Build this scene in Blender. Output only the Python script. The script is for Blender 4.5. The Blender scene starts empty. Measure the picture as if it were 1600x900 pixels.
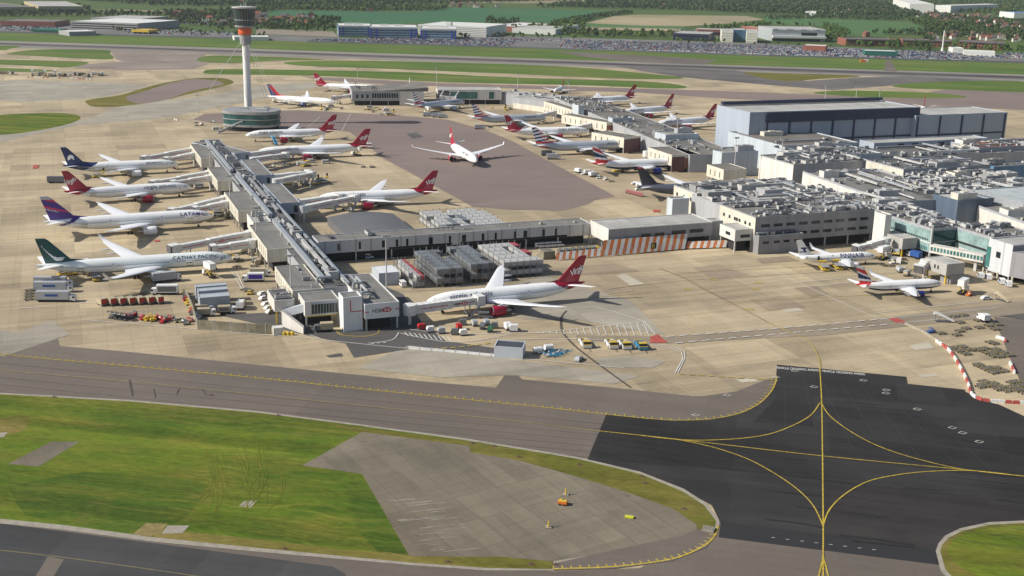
import bpy, math, random
from mathutils import Vector, Matrix
rad = math.radians
sc = bpy.context.scene
COL = sc.collection
# ------------------------------------------------------------------ camera
CAM_H = 122.0
FPX = 1794.62                      # focal length in pixels of the 1600 px wide photograph
PIT, ROL = rad(15.8764), rad(1.16358)
_F = Vector((0, math.cos(PIT), -math.sin(PIT)))
_U0 = Vector((0, math.sin(PIT), math.cos(PIT))); _R0 = Vector((1, 0, 0))
_R = _R0*math.cos(ROL) + _U0*math.sin(ROL)
_U = _U0*math.cos(ROL) - _R0*math.sin(ROL)
cd = bpy.data.cameras.new('camera'); cam = bpy.data.objects.new('camera', cd); COL.objects.link(cam)
cam.matrix_world = Matrix(((_R.x, _U.x, -_F.x, 0), (_R.y, _U.y, -_F.y, 0), (_R.z, _U.z, -_F.z, CAM_H), (0, 0, 0, 1)))
cd.sensor_width = 36; cd.lens = FPX/1600*36; cd.clip_start = 1; cd.clip_end = 40000
sc.camera = cam
# ------------------------------------------------------------------ sky and sun
SUN_EL, SUN_AZ = rad(35), rad(190)           # azimuth measured from +X, the sun stands low in the west
w = bpy.data.worlds.new('World'); sc.world = w; w.use_nodes = True
wn = w.node_tree.nodes; wl = w.node_tree.links
bg = wn['Background']; sky = wn.new('ShaderNodeTexSky'); sky.sky_type = 'NISHITA'; sky.sun_disc = False
sky.sun_elevation = SUN_EL; sky.sun_rotation = rad(90) - SUN_AZ
sky.altitude = 100; sky.dust_density = 1.6; sky.air_density = 1.0
bg.inputs[1].default_value = 0.085
wl.new(sky.outputs[0], bg.inputs[0])
sd = bpy.data.lights.new('sun', 'SUN'); sun = bpy.data.objects.new('sun', sd); COL.objects.link(sun)
sd.energy = 5.0; sd.angle = rad(0.55); sd.color = (1.0, 0.945, 0.85)
sv = Vector((math.cos(SUN_EL)*math.cos(SUN_AZ), math.cos(SUN_EL)*math.sin(SUN_AZ), math.sin(SUN_EL)))
sun.rotation_euler = sv.to_track_quat('Z', 'Y').to_euler()
sc.view_settings.view_transform = 'Standard'; sc.view_settings.look = 'None'
sc.view_settings.gamma = 1; sc.view_settings.exposure = 0.22
# ------------------------------------------------------------------ helpers
def G(px, py, z=0.0):
    "world point at height z seen at pixel (px, py) of the 1600x900 photograph"
    d = _F + _R*((px-800)/FPX) - _U*((py-450)/FPX)
    t = (z-CAM_H)/d.z
    return Vector((0, 0, CAM_H)) + d*t
AX = rad(21.5)                                  # the airport's building grid
UX = Vector((math.cos(AX), math.sin(AX), 0)); VX = Vector((-math.sin(AX), math.cos(AX), 0))
MATS = {}
def nodes_of(name, rough=0.7, metal=0.0, spec=None):
    m = bpy.data.materials.new(name); m.use_nodes = True
    nt = m.node_tree; b = nt.nodes['Principled BSDF']
    b.inputs['Roughness'].default_value = rough; b.inputs['Metallic'].default_value = metal
    if spec is not None: b.inputs['Specular IOR Level'].default_value = spec
    return m, nt, b
class NT:
    "tiny node builder"
    def __init__(s, nt): s.t = nt
    def n(s, typ, **k):
        x = s.t.nodes.new(typ)
        for a, v in k.items(): setattr(x, a, v)
        return x
    def l(s, a, b): s.t.links.new(a, b)
    def val(s, sock, v):
        if isinstance(v, (int, float, tuple, list)): sock.default_value = v
        else: s.l(v, sock)
    def math(s, op, a, b=0.0, c=None, clamp=False):
        x = s.n('ShaderNodeMath', operation=op); x.use_clamp = clamp
        s.val(x.inputs[0], a); s.val(x.inputs[1], b)
        if c is not None: s.val(x.inputs[2], c)
        return x.outputs[0]
    def vmath(s, op, a, b=(0, 0, 0)):
        x = s.n('ShaderNodeVectorMath', operation=op); s.val(x.inputs[0], a); s.val(x.inputs[1], b)
        return x.outputs[0]
    def mix(s, f, a, b, mode='MIX'):
        x = s.n('ShaderNodeMix', data_type='RGBA', blend_type=mode)
        s.val(x.inputs[0], f)
        for i, v in ((6, a), (7, b)):
            if isinstance(v, tuple) and len(v) == 3: v = (*v, 1)
            s.val(x.inputs[i], v)
        return x.outputs[2]
    def noise(s, vec, scale, detail=3, rough=.55):
        x = s.n('ShaderNodeTexNoise'); s.l(vec, x.inputs['Vector'])
        x.inputs['Scale'].default_value = scale; x.inputs['Detail'].default_value = detail; x.inputs['Roughness'].default_value = rough
        return x.outputs[0]
    def pos(s, ang=0.0, sx=1.0, sy=1.0):
        g = s.n('ShaderNodeNewGeometry'); mp = s.n('ShaderNodeMapping', vector_type='POINT')
        mp.inputs['Rotation'].default_value = (0, 0, -ang); mp.inputs['Scale'].default_value = (1, 1, 1)
        s.l(g.outputs['Position'], mp.inputs[0])
        if sx == 1 and sy == 1: return mp.outputs[0]
        return s.vmath('MULTIPLY', mp.outputs[0], (sx, sy, 1))
    def ramp(s, f, lo, hi, a=0.0, b=1.0):
        x = s.n('ShaderNodeMapRange'); s.l(f, x.inputs[0])
        for i, v in enumerate((lo, hi, a, b)): x.inputs[i+1].default_value = v
        return x.outputs[0]
    def cell(s, vec, wx, wy, seed=0.0):
        v = s.vmath('FLOOR', s.vmath('ADD', s.vmath('MULTIPLY', vec, (1/wx, 1/wy, 0)), (seed, seed*.37, 0)))
        x = s.n('ShaderNodeTexWhiteNoise', noise_dimensions='3D'); s.l(v, x.inputs[0])
        return x.outputs[0]
def plain(name, rgb, rough=0.6, metal=0.0, var=0.10, scale=0.6, spec=None, coord='obj', grime=0.0):
    "painted or weathered surface: base colour broken by fine and coarse noise"
    if name in MATS: return MATS[name]
    m, nt, b = nodes_of(name, rough, metal, spec); k = NT(nt)
    if coord == 'obj':
        tc = k.n('ShaderNodeTexCoord').outputs['Object']
    else: tc = k.pos()
    f = k.noise(tc, scale, 4); f2 = k.noise(tc, scale*6, 2)
    v = k.math('ADD', k.ramp(f, .3, .7, 1-var, 1+var*.5), k.ramp(f2, .3, .7, -var*.4, var*.4))
    c = k.mix(1.0, rgb, v, 'MULTIPLY')
    cm = k.n('ShaderNodeCombineColor'); [k.l(v, cm.inputs[i]) for i in range(3)]
    c = k.mix(1.0, rgb, cm.outputs[0], 'MULTIPLY')
    if grime:
        g = k.ramp(k.noise(tc, scale*.35, 5, .7), .45, .75, 0, grime)
        c = k.mix(g, c, (.16, .14, .11))
    k.l(c, b.inputs['Base Color'])
    MATS[name] = m; return m
def gray3(k, v):
    cm = k.n('ShaderNodeCombineColor'); [k.l(v, cm.inputs[i]) for i in range(3)]; return cm.outputs[0]
def paving(name, rgb, rgb2, cellx, celly, cellamt, ang=AX, streak=0.12, stain=0.25, joint=0.0, jx=7.5, rough=.85, tint=(.3, .25, .2), big=.012, smear=0.0):
    if name in MATS: return MATS[name]
    m, nt, b = nodes_of(name, rough, 0, .3); k = NT(nt)
    p = k.pos(ang)
    wv = k.noise(p, .05, 2)
    c1 = k.cell(p, cellx, celly); c2 = k.cell(p, cellx*.5, celly*2.2, 3.3); c3 = k.cell(p, jx, jx, 7.7)
    base = k.mix(k.ramp(k.noise(p, big, 5, .6), .35, .65), rgb, rgb2)
    v = k.math('ADD', k.ramp(c1, 0, 1, -cellamt, cellamt), k.ramp(c2, 0, 1, -cellamt*.6, cellamt*.6))
    v = k.math('ADD', v, k.ramp(c3, 0, 1, -cellamt*.28, cellamt*.28))
    st = k.noise(k.vmath('MULTIPLY', p, (.012, .25, 1)), 1.0, 5, .65)
    v = k.math('ADD', v, k.ramp(st, .3, .7, -streak, streak))
    v = k.math('ADD', v, k.ramp(k.noise(p, .6, 4, .7), .3, .7, -.07, .07))
    v = k.math('ADD', v, 1.0)
    c = k.mix(1.0, base, gray3(k, v), 'MULTIPLY')
    s1 = k.ramp(k.noise(p, .035, 6, .62), .52, .72, 0, stain)
    c = k.mix(s1, c, tint)
    s2 = k.ramp(k.noise(p, .22, 4, .6), .66, .74, 0, stain*.9)
    c = k.mix(s2, c, tuple(x*.55 for x in tint))
    if smear:
        sm = k.ramp(k.noise(k.vmath('MULTIPLY', p, (.02, .9, 1)), 1.0, 3, .6), .6, .75, 0, smear)
        c = k.mix(sm, c, (.03, .03, .03))
    if joint:
        sp = k.n('ShaderNodeSeparateXYZ'); k.l(p, sp.inputs[0])
        g = None
        for i in (0, 1):
            d = k.math('ABSOLUTE', k.math('SUBTRACT', k.math('FRACT', k.math('MULTIPLY', sp.outputs[i], 1/jx)), .5))
            e = k.math('GREATER_THAN', d, .485)
            g = e if g is None else k.math('MAXIMUM', g, e)
        c = k.mix(k.math('MULTIPLY', g, joint), c, (.09, .075, .06))
    k.l(c, b.inputs['Base Color'])
    bp = k.n('ShaderNodeBump'); bp.inputs['Strength'].default_value = .15; bp.inputs['Distance'].default_value = .05
    k.l(k.noise(p, 3, 3), bp.inputs['Height']); k.l(bp.outputs[0], b.inputs['Normal'])
    MATS[name] = m; return m
def grass(name, a, bcol, dry, dryamt=.4, ang=rad(-11), stripe=.12, sw=6.0, scale=.02, streaky=False):
    if name in MATS: return MATS[name]
    m, nt, b = nodes_of(name, .95, 0, .15); k = NT(nt)
    p = k.pos(ang)
    base = k.mix(k.ramp(k.noise(p, scale, 5, .6), .38, .62), a, bcol)
    d = k.noise(k.vmath('MULTIPLY', p, (.6, 1.6, 1)), scale*1.7, 7, .68)
    base = k.mix(k.ramp(d, .47, .68, 0, dryamt), base, dry)
    st = k.noise(k.vmath('MULTIPLY', p, (.02, 1, 1)), 1/sw, 2, .5)
    if streaky:
        wob = k.vmath('ADD', p, k.vmath('MULTIPLY', gray3(k, k.noise(p, .02, 2)), (0, 30, 0)))
        sk = k.noise(k.vmath('MULTIPLY', wob, (.03, 1.0, 1)), .55, 6, .75)
        pz = k.ramp(k.noise(p, .018, 4, .6), .40, .62, 0, 1)
        base = k.mix(k.math('MULTIPLY', k.ramp(sk, .50, .66, 0, .85), pz), base, (.20, .19, .03))
        base = k.mix(k.ramp(k.noise(p, .045, 6, .7), .58, .74, 0, .55), base, (.19, .14, .045))
    fine = k.noise(k.vmath('MULTIPLY', p, (.35, 1.2, 1)), .9, 5, .75)
    v = k.math('ADD', k.math('ADD', k.ramp(st, .35, .65, -stripe, stripe), k.ramp(fine, .3, .7, -.34, .34)), 1.0)
    c = k.mix(1.0, base, gray3(k, v), 'MULTIPLY')
    k.l(c, b.inputs['Base Color'])
    MATS[name] = m; return m
def cladding(name, rgb, pitch=1.5, line=.12, rough=.5, var=.08, grime=.2, metal=0.0, zp=0.0):
    "sheet cladding with vertical joints, any wall direction of the grid"
    if name in MATS: return MATS[name]
    m, nt, b = nodes_of(name, rough, metal); k = NT(nt)
    p = k.pos(AX)
    sp = k.n('ShaderNodeSeparateXYZ'); k.l(p, sp.inputs[0])
    q = k.math('MULTIPLY', k.math('ADD', sp.outputs[0], sp.outputs[1]), 1/pitch)
    fr = k.math('FRACT', q); e = k.math('LESS_THAN', fr, .12)
    if zp:
        e2 = k.math('LESS_THAN', k.math('FRACT', k.math('MULTIPLY', sp.outputs[2], 1/zp)), .06); e = k.math('MAXIMUM', e, e2)
    wn_ = k.n('ShaderNodeTexWhiteNoise', noise_dimensions='1D'); k.l(k.math('FLOOR', q), wn_.inputs['W'])
    v = k.math('ADD', k.ramp(wn_.outputs[0], 0, 1, 1-var, 1+var), k.math('MULTIPLY', e, -line))
    c = k.mix(1.0, rgb, gray3(k, v), 'MULTIPLY')
    g = k.ramp(k.noise(k.vmath('MULTIPLY', p, (1, 1, .25)), .25, 5, .7), .45, .75, 0, grime)
    c = k.mix(g, c, (.2, .18, .15))
    k.l(c, b.inputs['Base Color'])
    MATS[name] = m; return m
def roofing(name, rgb, rgb2, pitch=4.0, line=.15, grime=.4):
    if name in MATS: return MATS[name]
    m, nt, b = nodes_of(name, .85, 0, .3); k = NT(nt)
    p = k.pos(AX)
    sp = k.n('ShaderNodeSeparateXYZ'); k.l(p, sp.inputs[0])
    base = k.mix(k.ramp(k.noise(p, .06, 5, .6), .35, .65), rgb, rgb2)
    q = k.math('MULTIPLY', sp.outputs[0], 1/pitch)
    e = k.math('LESS_THAN', k.math('FRACT', q), .08)
    c1 = k.cell(p, pitch, pitch*3)
    v = k.math('ADD', k.math('ADD', k.ramp(c1, 0, 1, .9, 1.1), k.math('MULTIPLY', e, -line)), k.ramp(k.noise(p, 1.2, 3), .3, .7, -.08, .08))
    c = k.mix(1.0, base, gray3(k, v), 'MULTIPLY')
    c = k.mix(k.ramp(k.noise(p, .15, 5, .7), .5, .72, 0, grime), c, (.09, .08, .07))
    k.l(c, b.inputs['Base Color'])
    MATS[name] = m; return m
class MB:
    "collects geometry for ONE mesh object"
    def __init__(s): s.v = []; s.f = []; s.m = []; s.sm = False
    def face(s, idx, mi=0): s.f.append(tuple(idx)); s.m.append(mi)
    def add(s, pts): n = len(s.v); s.v += [tuple(p) for p in pts]; return n
    def quad(s, a, b, c, d, mi=0):
        n = s.add((a, b, c, d)); s.face((n, n+1, n+2, n+3), mi); return s
    def prism(s, poly, z0, z1, mi=0, mtop=None, bottom=True):
        n = len(poly)
        ar = sum(poly[i][0]*poly[(i+1) % n][1]-poly[(i+1) % n][0]*poly[i][1] for i in range(n))
        if ar < 0: poly = poly[::-1]
        z0f = z0 if callable(z0) else (lambda p: z0); z1f = z1 if callable(z1) else (lambda p: z1)
        a = s.add([(p[0], p[1], z0f(p)) for p in poly]); b = s.add([(p[0], p[1], z1f(p)) for p in poly])
        for i in range(n):
            j = (i+1) % n; s.face((a+i, a+j, b+j, b+i), mi)
        s.face([b+i for i in range(n)], mi if mtop is None else mtop)
        if bottom: s.face([a+i for i in range(n)][::-1], mi)
        return s
    def box(s, c, d, ang=0.0, mi=0, mtop=None):
        "c = centre of the base, d = (length, width, height)"
        ca, sa = math.cos(ang), math.sin(ang); l, w_ = d[0]/2, d[1]/2
        poly = [(c[0]+x*ca-y*sa, c[1]+x*sa+y*ca) for x, y in ((-l, -w_), (l, -w_), (l, w_), (-l, w_))]
        return s.prism(poly, c[2], c[2]+d[2], mi, mtop)
    def tube(s, p0, p1, r0, r1=None, n=8, mi=0, caps=True):
        p0, p1 = Vector(p0), Vector(p1); r1 = r0 if r1 is None else r1
        d = (p1-p0).normalized(); a = d.orthogonal().normalized(); b = d.cross(a)
        i0 = s.add([p0+(a*math.cos(t)+b*math.sin(t))*r0 for t in [2*math.pi*i/n for i in range(n)]])
        i1 = s.add([p1+(a*math.cos(t)+b*math.sin(t))*r1 for t in [2*math.pi*i/n for i in range(n)]])
        for i in range(n): j = (i+1) % n; s.face((i0+i, i0+j, i1+j, i1+i), mi)
        if caps: s.face([i0+i for i in range(n)][::-1], mi); s.face([i1+i for i in range(n)], mi)
        return s
    def loft(s, rings, mi=0, caps=True, mfun=None):
        n = len(rings[0]); st = [s.add(r) for r in rings]
        for k in range(len(rings)-1):
            for i in range(n):
                j = (i+1) % n
                s.face((st[k]+i, st[k]+j, st[k+1]+j, st[k+1]+i), mfun(k, i) if mfun else mi)
        if caps:
            s.face([st[0]+i for i in range(n)][::-1], mfun(0, 0) if mfun else mi)
            s.face([st[-1]+i for i in range(n)], mfun(len(rings)-2, 0) if mfun else mi)
        return s
    def bar(s, p0, p1, w_, h, mi=0):
        "square bar between two points (w wide across, h high)"
        p0, p1 = Vector(p0), Vector(p1); d = (p1-p0).normalized()
        a = Vector((-d.y, d.x, 0));  a = a.normalized() if a.length > 1e-4 else Vector((1, 0, 0))
        u = d.cross(a)*-1 if False else a.cross(d)*-1
        rings = [[p+a*(x*w_/2)+u*(y*h/2) for x, y in ((-1, -1), (1, -1), (1, 1), (-1, 1))] for p in (p0, p1)]
        return s.loft(rings, mi)
    def build(s, name, mats, parent=None, smooth=False, world=False):
        me = bpy.data.meshes.new(name)
        off = Vector((0, 0, 0))
        if world:
            q = parent
            while q is not None: off = off + q.location; q = q.parent
        vs = [(x-off.x, y-off.y, z-off.z) for x, y, z in s.v] if world and parent else s.v
        me.from_pydata(vs, [], s.f); me.validate()
        if not isinstance(mats, (list, tuple)): mats = [mats]
        for m in mats: me.materials.append(m)
        if len(me.polygons) == len(s.m): me.polygons.foreach_set('material_index', s.m)
        if smooth: me.polygons.foreach_set('use_smooth', [True]*len(me.polygons)); 
        me.update()
        if smooth:
            try: me.set_sharp_from_angle(angle=rad(38))
            except Exception: pass
        o = bpy.data.objects.new(name, me); COL.objects.link(o)
        if parent: o.parent = parent
        return o
def tag(o, label=None, cat=None, group=None, kind=None):
    for k_, v_ in (('label', label), ('category', cat), ('group', group), ('kind', kind)):
        if v_: o[k_] = v_
    return o
def thing(name, label, cat, loc=(0, 0, 0), rz=0.0, group=None):
    o = bpy.data.objects.new(name, None); COL.objects.link(o); o.empty_display_size = .5
    o.location = (loc[0], loc[1], loc[2] if len(loc) > 2 else 0); o.rotation_euler = (0, 0, rz)
    return tag(o, label, cat, group)
def copy_tree(o, parent=None, _kids=None):
    if _kids is None:
        _kids = {}
        # children only exist through .parent; gather once
    c = o.copy(); COL.objects.link(c)
    if parent is not None: c.parent = parent
    for ch in KIDS(o): copy_tree(ch, c)
    return c
_kc = {}
def KIDS(o):
    if o.name not in _kc: _kc[o.name] = list(o.children)
    return _kc[o.name]
def put(o, loc, rz, label, group=None, scale=None):
    o.location = (loc[0], loc[1], loc[2] if len(loc) > 2 else 0); o.rotation_euler = (0, 0, rz)
    o['label'] = label
    if group: o['group'] = group
    if scale: o.scale = (scale,)*3
    return o
class Proto:
    "a kind of thing: the first use moves the original, later uses copy the tree"
    def __init__(s, root): s.r = root; s.used = False; KIDS(root); [KIDS(c) for c in root.children]
    def at(s, loc, rz, label, group=None, scale=None):
        o = s.r
        if s.used: o = copy_tree(s.r)
        s.used = True
        return put(o, loc, rz, label, group, scale)
def heading(pa, pb, z=0):
    "direction from pixel pa to pixel pb on the ground"
    d = G(*pb, z)-G(*pa, z); return math.atan2(d.y, d.x)
def cr(pts, n=6, closed=False):
    "Catmull-Rom through 2D/3D points"
    P_ = [Vector(p) for p in pts]; out = []; N = len(P_)
    rng = range(N) if closed else range(N-1)
    for i in rng:
        if closed: a, b, c, d = P_[i-1], P_[i], P_[(i+1) % N], P_[(i+2) % N]
        else: a, b, c, d = P_[max(i-1, 0)], P_[i], P_[i+1], P_[min(i+2, N-1)]
        for k_ in range(n):
            t = k_/n
            out.append(.5*((2*b)+(c-a)*t+(2*a-5*b+4*c-d)*t*t+(3*b-a-3*c+d)*t**3))
    if not closed: out.append(P_[-1])
    return out
LV = .008
SHN = [0]
def sheet(name, pix, lv, mat, smooth=0, kind='structure', label=None, world=False):
    pts = [Vector(p) if world else G(*p) for p in pix]
    pts = [Vector((p.x, p.y, 0)) for p in pts]
    if smooth: pts = cr(pts, smooth, True)
    SHN[0] += 1; mb = MB(); n = mb.add([(p.x, p.y, lv*LV+SHN[0]*.0001) for p in pts]); mb.face(range(n, n+len(pts)))
    o = mb.build(name, mat); tag(o, label, None, None, kind)
    if o.data.polygons[0].normal.z < 0: o.data.flip_normals()
    return o
def ribbon(mb, pts, wd, z, mi=0):
    SHN[0] += 1; z = z+(SHN[0] % 400)*.0001
    P_ = [Vector((p[0], p[1], 0)) for p in pts]
    L_, R_ = [], []
    for i, p in enumerate(P_):
        d = (P_[min(i+1, len(P_)-1)]-P_[max(i-1, 0)]); d = d.normalized() if d.length > 0 else Vector((1, 0, 0))
        nn = Vector((-d.y, d.x, 0))*(wd/2)
        L_.append((p.x+nn.x, p.y+nn.y, z)); R_.append((p.x-nn.x, p.y-nn.y, z))
    a = mb.add(L_); b = mb.add(R_)
    for i in range(len(P_)-1): mb.face((b+i, b+i+1, a+i+1, a+i), mi)
def pline(mb, pix, wd, lv=19, n=5, mi=0):
    pts = cr([G(*p) for p in pix], n) if len(pix) > 2 and n > 1 else [G(*p) for p in pix]
    ribbon(mb, pts, wd, lv*LV, mi); return pts
def resample(pts, step):
    out = [Vector(pts[0])]; acc = 0
    for a, b in zip(pts, pts[1:]):
        a, b = Vector(a), Vector(b); L_ = (b-a).length
        if L_ < 1e-6: continue
        t = step-acc
        while t <= L_:
            out.append(a.lerp(b, t/L_)); t += step
        acc = L_-(t-step)
    return out
def dashes(mb, pts, wd, on, off, lv=19, mi=0):
    q = resample(pts, 1.0); per = on+off
    i = 0
    while i+1 < len(q):
        seg = q[i:int(min(i+on+1, len(q)))]
        if len(seg) > 1: ribbon(mb, seg, wd, lv*LV, mi)
        i += int(per)
def text_mesh(s, size=1.0, shear=0.0, bold=0.0, spacing=1.0, cut=0.0):
    cu = bpy.data.curves.new('t', 'FONT'); cu.body = s; cu.size = size; cu.shear = shear; cu.offset = bold; cu.space_character = spacing
    cu.resolution_u = 3
    o = bpy.data.objects.new('t', cu); COL.objects.link(o)
    dg = bpy.context.evaluated_depsgraph_get()
    me = bpy.data.meshes.new_from_object(o.evaluated_get(dg))
    if cut:
        import bmesh
        bm = bmesh.new(); bm.from_mesh(me); y = -1.0
        while y < size*1.2:
            bmesh.ops.bisect_plane(bm, geom=bm.verts[:]+bm.edges[:]+bm.faces[:], plane_co=(0, y, 0), plane_no=(0, 1, 0)); y += cut
        bm.to_mesh(me); bm.free()
    vs = [v.co.copy() for v in me.vertices]; fs = [tuple(p.vertices) for p in me.polygons]
    bpy.data.objects.remove(o); bpy.data.curves.remove(cu); bpy.data.meshes.remove(me)
    x0 = min(v.x for v in vs); x1 = max(v.x for v in vs)
    return [(v.x-x0, v.y) for v in vs], fs, x1-x0
def sign_text(s, size, O, U_, W_, mat, name, parent, shear=0, bold=0, off=.04, spacing=1.0):
    "flat lettering on a wall: O bottom-left corner, U_ along, W_ up"
    vs, fs, wd = text_mesh(s, size, shear, bold, spacing)
    N_ = U_.cross(W_).normalized()
    mb = MB(); n = mb.add([O+U_*x+W_*y+N_*off for x, y in vs])
    for f in fs: mb.face([n+i for i in f])
    return mb.build(name, mat, parent, world=True)
# ------------------------------------------------------------------ the ground
CONC = paving('apron_concrete', (.44, .36, .232), (.315, .252, .168), 31, 21, .16, stain=.42, joint=.24, jx=7.6, tint=(.19, .16, .12), streak=.17, big=.008, smear=.12)
CONCG = paving('grey_concrete', (.34, .31, .245), (.27, .245, .20), 24, 12, .10, stain=.2, joint=.12, jx=7.6, tint=(.15, .13, .11))
TAXI = paving('brown_asphalt', (.155, .129, .106), (.120, .101, .085), 60, 60, .06, ang=rad(-12), streak=.08, stain=.2, tint=(.09, .08, .07), smear=.12)
TAXIC = paving('cul_de_sac_asphalt', (.215, .165, .145), (.185, .145, .13), 50, 40, .03, streak=.07, stain=.12, tint=(.14, .11, .1))
BLACK = paving('fresh_asphalt', (.017, .016, .0155), (.034, .032, .031), 70, 15, .22, ang=rad(-12), streak=.18, stain=.25, tint=(.055, .052, .05), big=.02)
ROADM = paving('road_asphalt', (.10, .095, .09), (.075, .07, .068), 40, 30, .08, stain=.25, tint=(.05, .05, .05))
RUNM = paving('runway_asphalt', (.15, .135, .125), (.13, .115, .105), 60, 45, .04, ang=rad(-6.7), streak=.1, stain=.1, smear=.3)
RUNS = paving('runway_shoulder', (.25, .225, .195), (.21, .19, .165), 60, 45, .05, ang=rad(-6.7), streak=.1, stain=.1)
RUBBER = paving('runway_rubber', (.045, .042, .045), (.075, .068, .066), 80, 30, .1, ang=rad(-6.7), streak=.3, stain=.1)
PAD = paving('weathered_concrete', (.138, .116, .083), (.185, .160, .118), 12, 6, .09, ang=rad(-58), streak=.10, stain=.5, joint=.55, jx=6, tint=(.07, .065, .05), smear=.25)
CARP = paving('car_park_asphalt', (.17, .165, .16), (.13, .125, .12), 50, 30, .1, ang=rad(-6.7), stain=.2, tint=(.16, .15, .14))
TARC = plain('kerb_concrete', (.30, .27, .22), .9, var=.2, coord='world')
GR1 = grass('airfield_grass', (.098, .138, .012), (.055, .100, .009), (.20, .165, .03), .6, scale=.03, streaky=True, stripe=.2)
GR2 = grass('far_grass', (.095, .15, .026), (.07, .125, .022), (.19, .165, .06), .5, ang=rad(-6.7), stripe=.10, sw=25, scale=.006)
GRD = grass('dark_mown_grass', (.048, .092, .010), (.06, .10, .011), (.13, .13, .02), .6, scale=.035, streaky=True, stripe=.2)
GRDRY = grass('dry_grass', (.14, .125, .025), (.09, .10, .016), (.23, .17, .06), .7)
FIELD_A = grass('green_crop', (.035, .115, .055), (.045, .13, .055), (.08, .13, .04), .3, ang=rad(5), sw=12, scale=.002)
FIELD_B = grass('bright_crop', (.07, .15, .05), (.06, .135, .045), (.12, .15, .05), .3, ang=rad(5), sw=14, scale=.002)
FIELD_C = grass('fallow_soil', (.34, .28, .18), (.25, .22, .13), (.12, .13, .05), .5, ang=rad(5), sw=14, scale=.003)
COUNTRY = grass('countryside_grass', (.07, .115, .028), (.05, .09, .024), (.11, .10, .04), .5, ang=rad(8), sw=40, scale=.002)
sheet('ground', [(-9000, -2500), (12000, -2500), (12000, 16000), (-9000, 16000)], 0, COUNTRY, world=True)
# concrete airfield platform (south edge of the far grass down to beyond the lower frame edge)
def W(px, py): p = G(px, py); return (p.x, p.y)
n0, n1 = G(-500, 46), G(2100, 116)
sheet('apron', [(n0.x, n0.y), (n1.x, n1.y), (900, -200), (-900, -200)], 1, CONC, world=True)
# far grass north of the runway, runway and shoulders
def band(name, top, bot, lv, mat):
    "strip crossing the whole picture: lists of (x, y) photo pixels, extended at both ends"
    return sheet(name, top+bot[::-1], lv, mat)
band('airfield_grass', [(-400, 37), (0, 51), (400, 62), (480, 66), (800, 75), (1200, 88), (1600, 99), (2000, 110)], [(-400, 53), (1000, 99), (2000, 131)], 2, GR2)
band('runway_shoulder', [(-400, 50.5), (400, 76.5), (1000, 97), (1600, 116.5), (2000, 129)], [(-400, 61), (400, 87.5), (1000, 107.5), (1600, 127), (2000, 139)], 3, RUNS)
band('runway', [(-400, 53.5), (400, 79.5), (1000, 99.5), (1600, 118.5), (2000, 131)], [(-400, 57.5), (400, 83.5), (1000, 104.5), (1600, 124.5), (2000, 136.5)], 4, RUNM)
band('runway_wheel_tracks', [(-400, 54.3), (400, 80.2), (1000, 100.4), (1600, 119.6), (2000, 132.2)], [(-400, 56), (400, 82), (1000, 102.8), (1600, 122.6), (2000, 134.6)], 5, RUBBER)
EXITL = paving('exit_asphalt', (.25, .205, .17), (.19, .16, .135), 60, 30, .10, streak=.2, stain=.3, smear=.3); EXITD = paving('dark_exit_asphalt', (.15, .135, .125), (.10, .092, .088), 70, 30, .12, ang=rad(-9), streak=.3, stain=.3, smear=.4, tint=(.07, .065, .06))
for nm, pp, m, sm in (
 ('taxiway', [(170, 76.5), (330, 81.5), (310, 92), (330, 98), (200, 98), (182, 93)], EXITL, 0),
 ('taxiway', [(960, 103), (1150, 110), (1210, 121), (1260, 126.5), (1340, 121), (1420, 119), (1600, 127), (1560, 128), (1440, 130), (1390, 134), (1300, 141), (1180, 131), (1060, 120), (1010, 112)], EXITD, 0),
 ('taxiway', [(868, 80), (1010, 87), (1120, 94), (1100, 101), (1000, 97.5), (920, 90)], TAXI, 0),
 ('taxiway', [(1383, 95), (1392, 95), (1402, 111.5), (1382, 111)], TAXI, 0),
 ('taxiway', [(125, 101), (190, 96.5), (330, 99), (300, 108), (200, 110), (115, 106)], EXITL, 0),
 ('taxiway', [(470, 119), (700, 130.5), (900, 135.5), (1060, 140), (1270, 147.5), (1400, 154), (1600, 148), (2000, 166), (2000, 190), (1600, 172), (1300, 160), (1150, 155), (1000, 145), (800, 138), (620, 133), (500, 125)], TAXIC, 0),
 ('taxiway', [(1480, 139.5), (1600, 143.5), (2000, 156), (2000, 170), (1600, 160), (1400, 153)], TAXIC, 0)):
    sheet(nm, pp, 6, m, sm)
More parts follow.
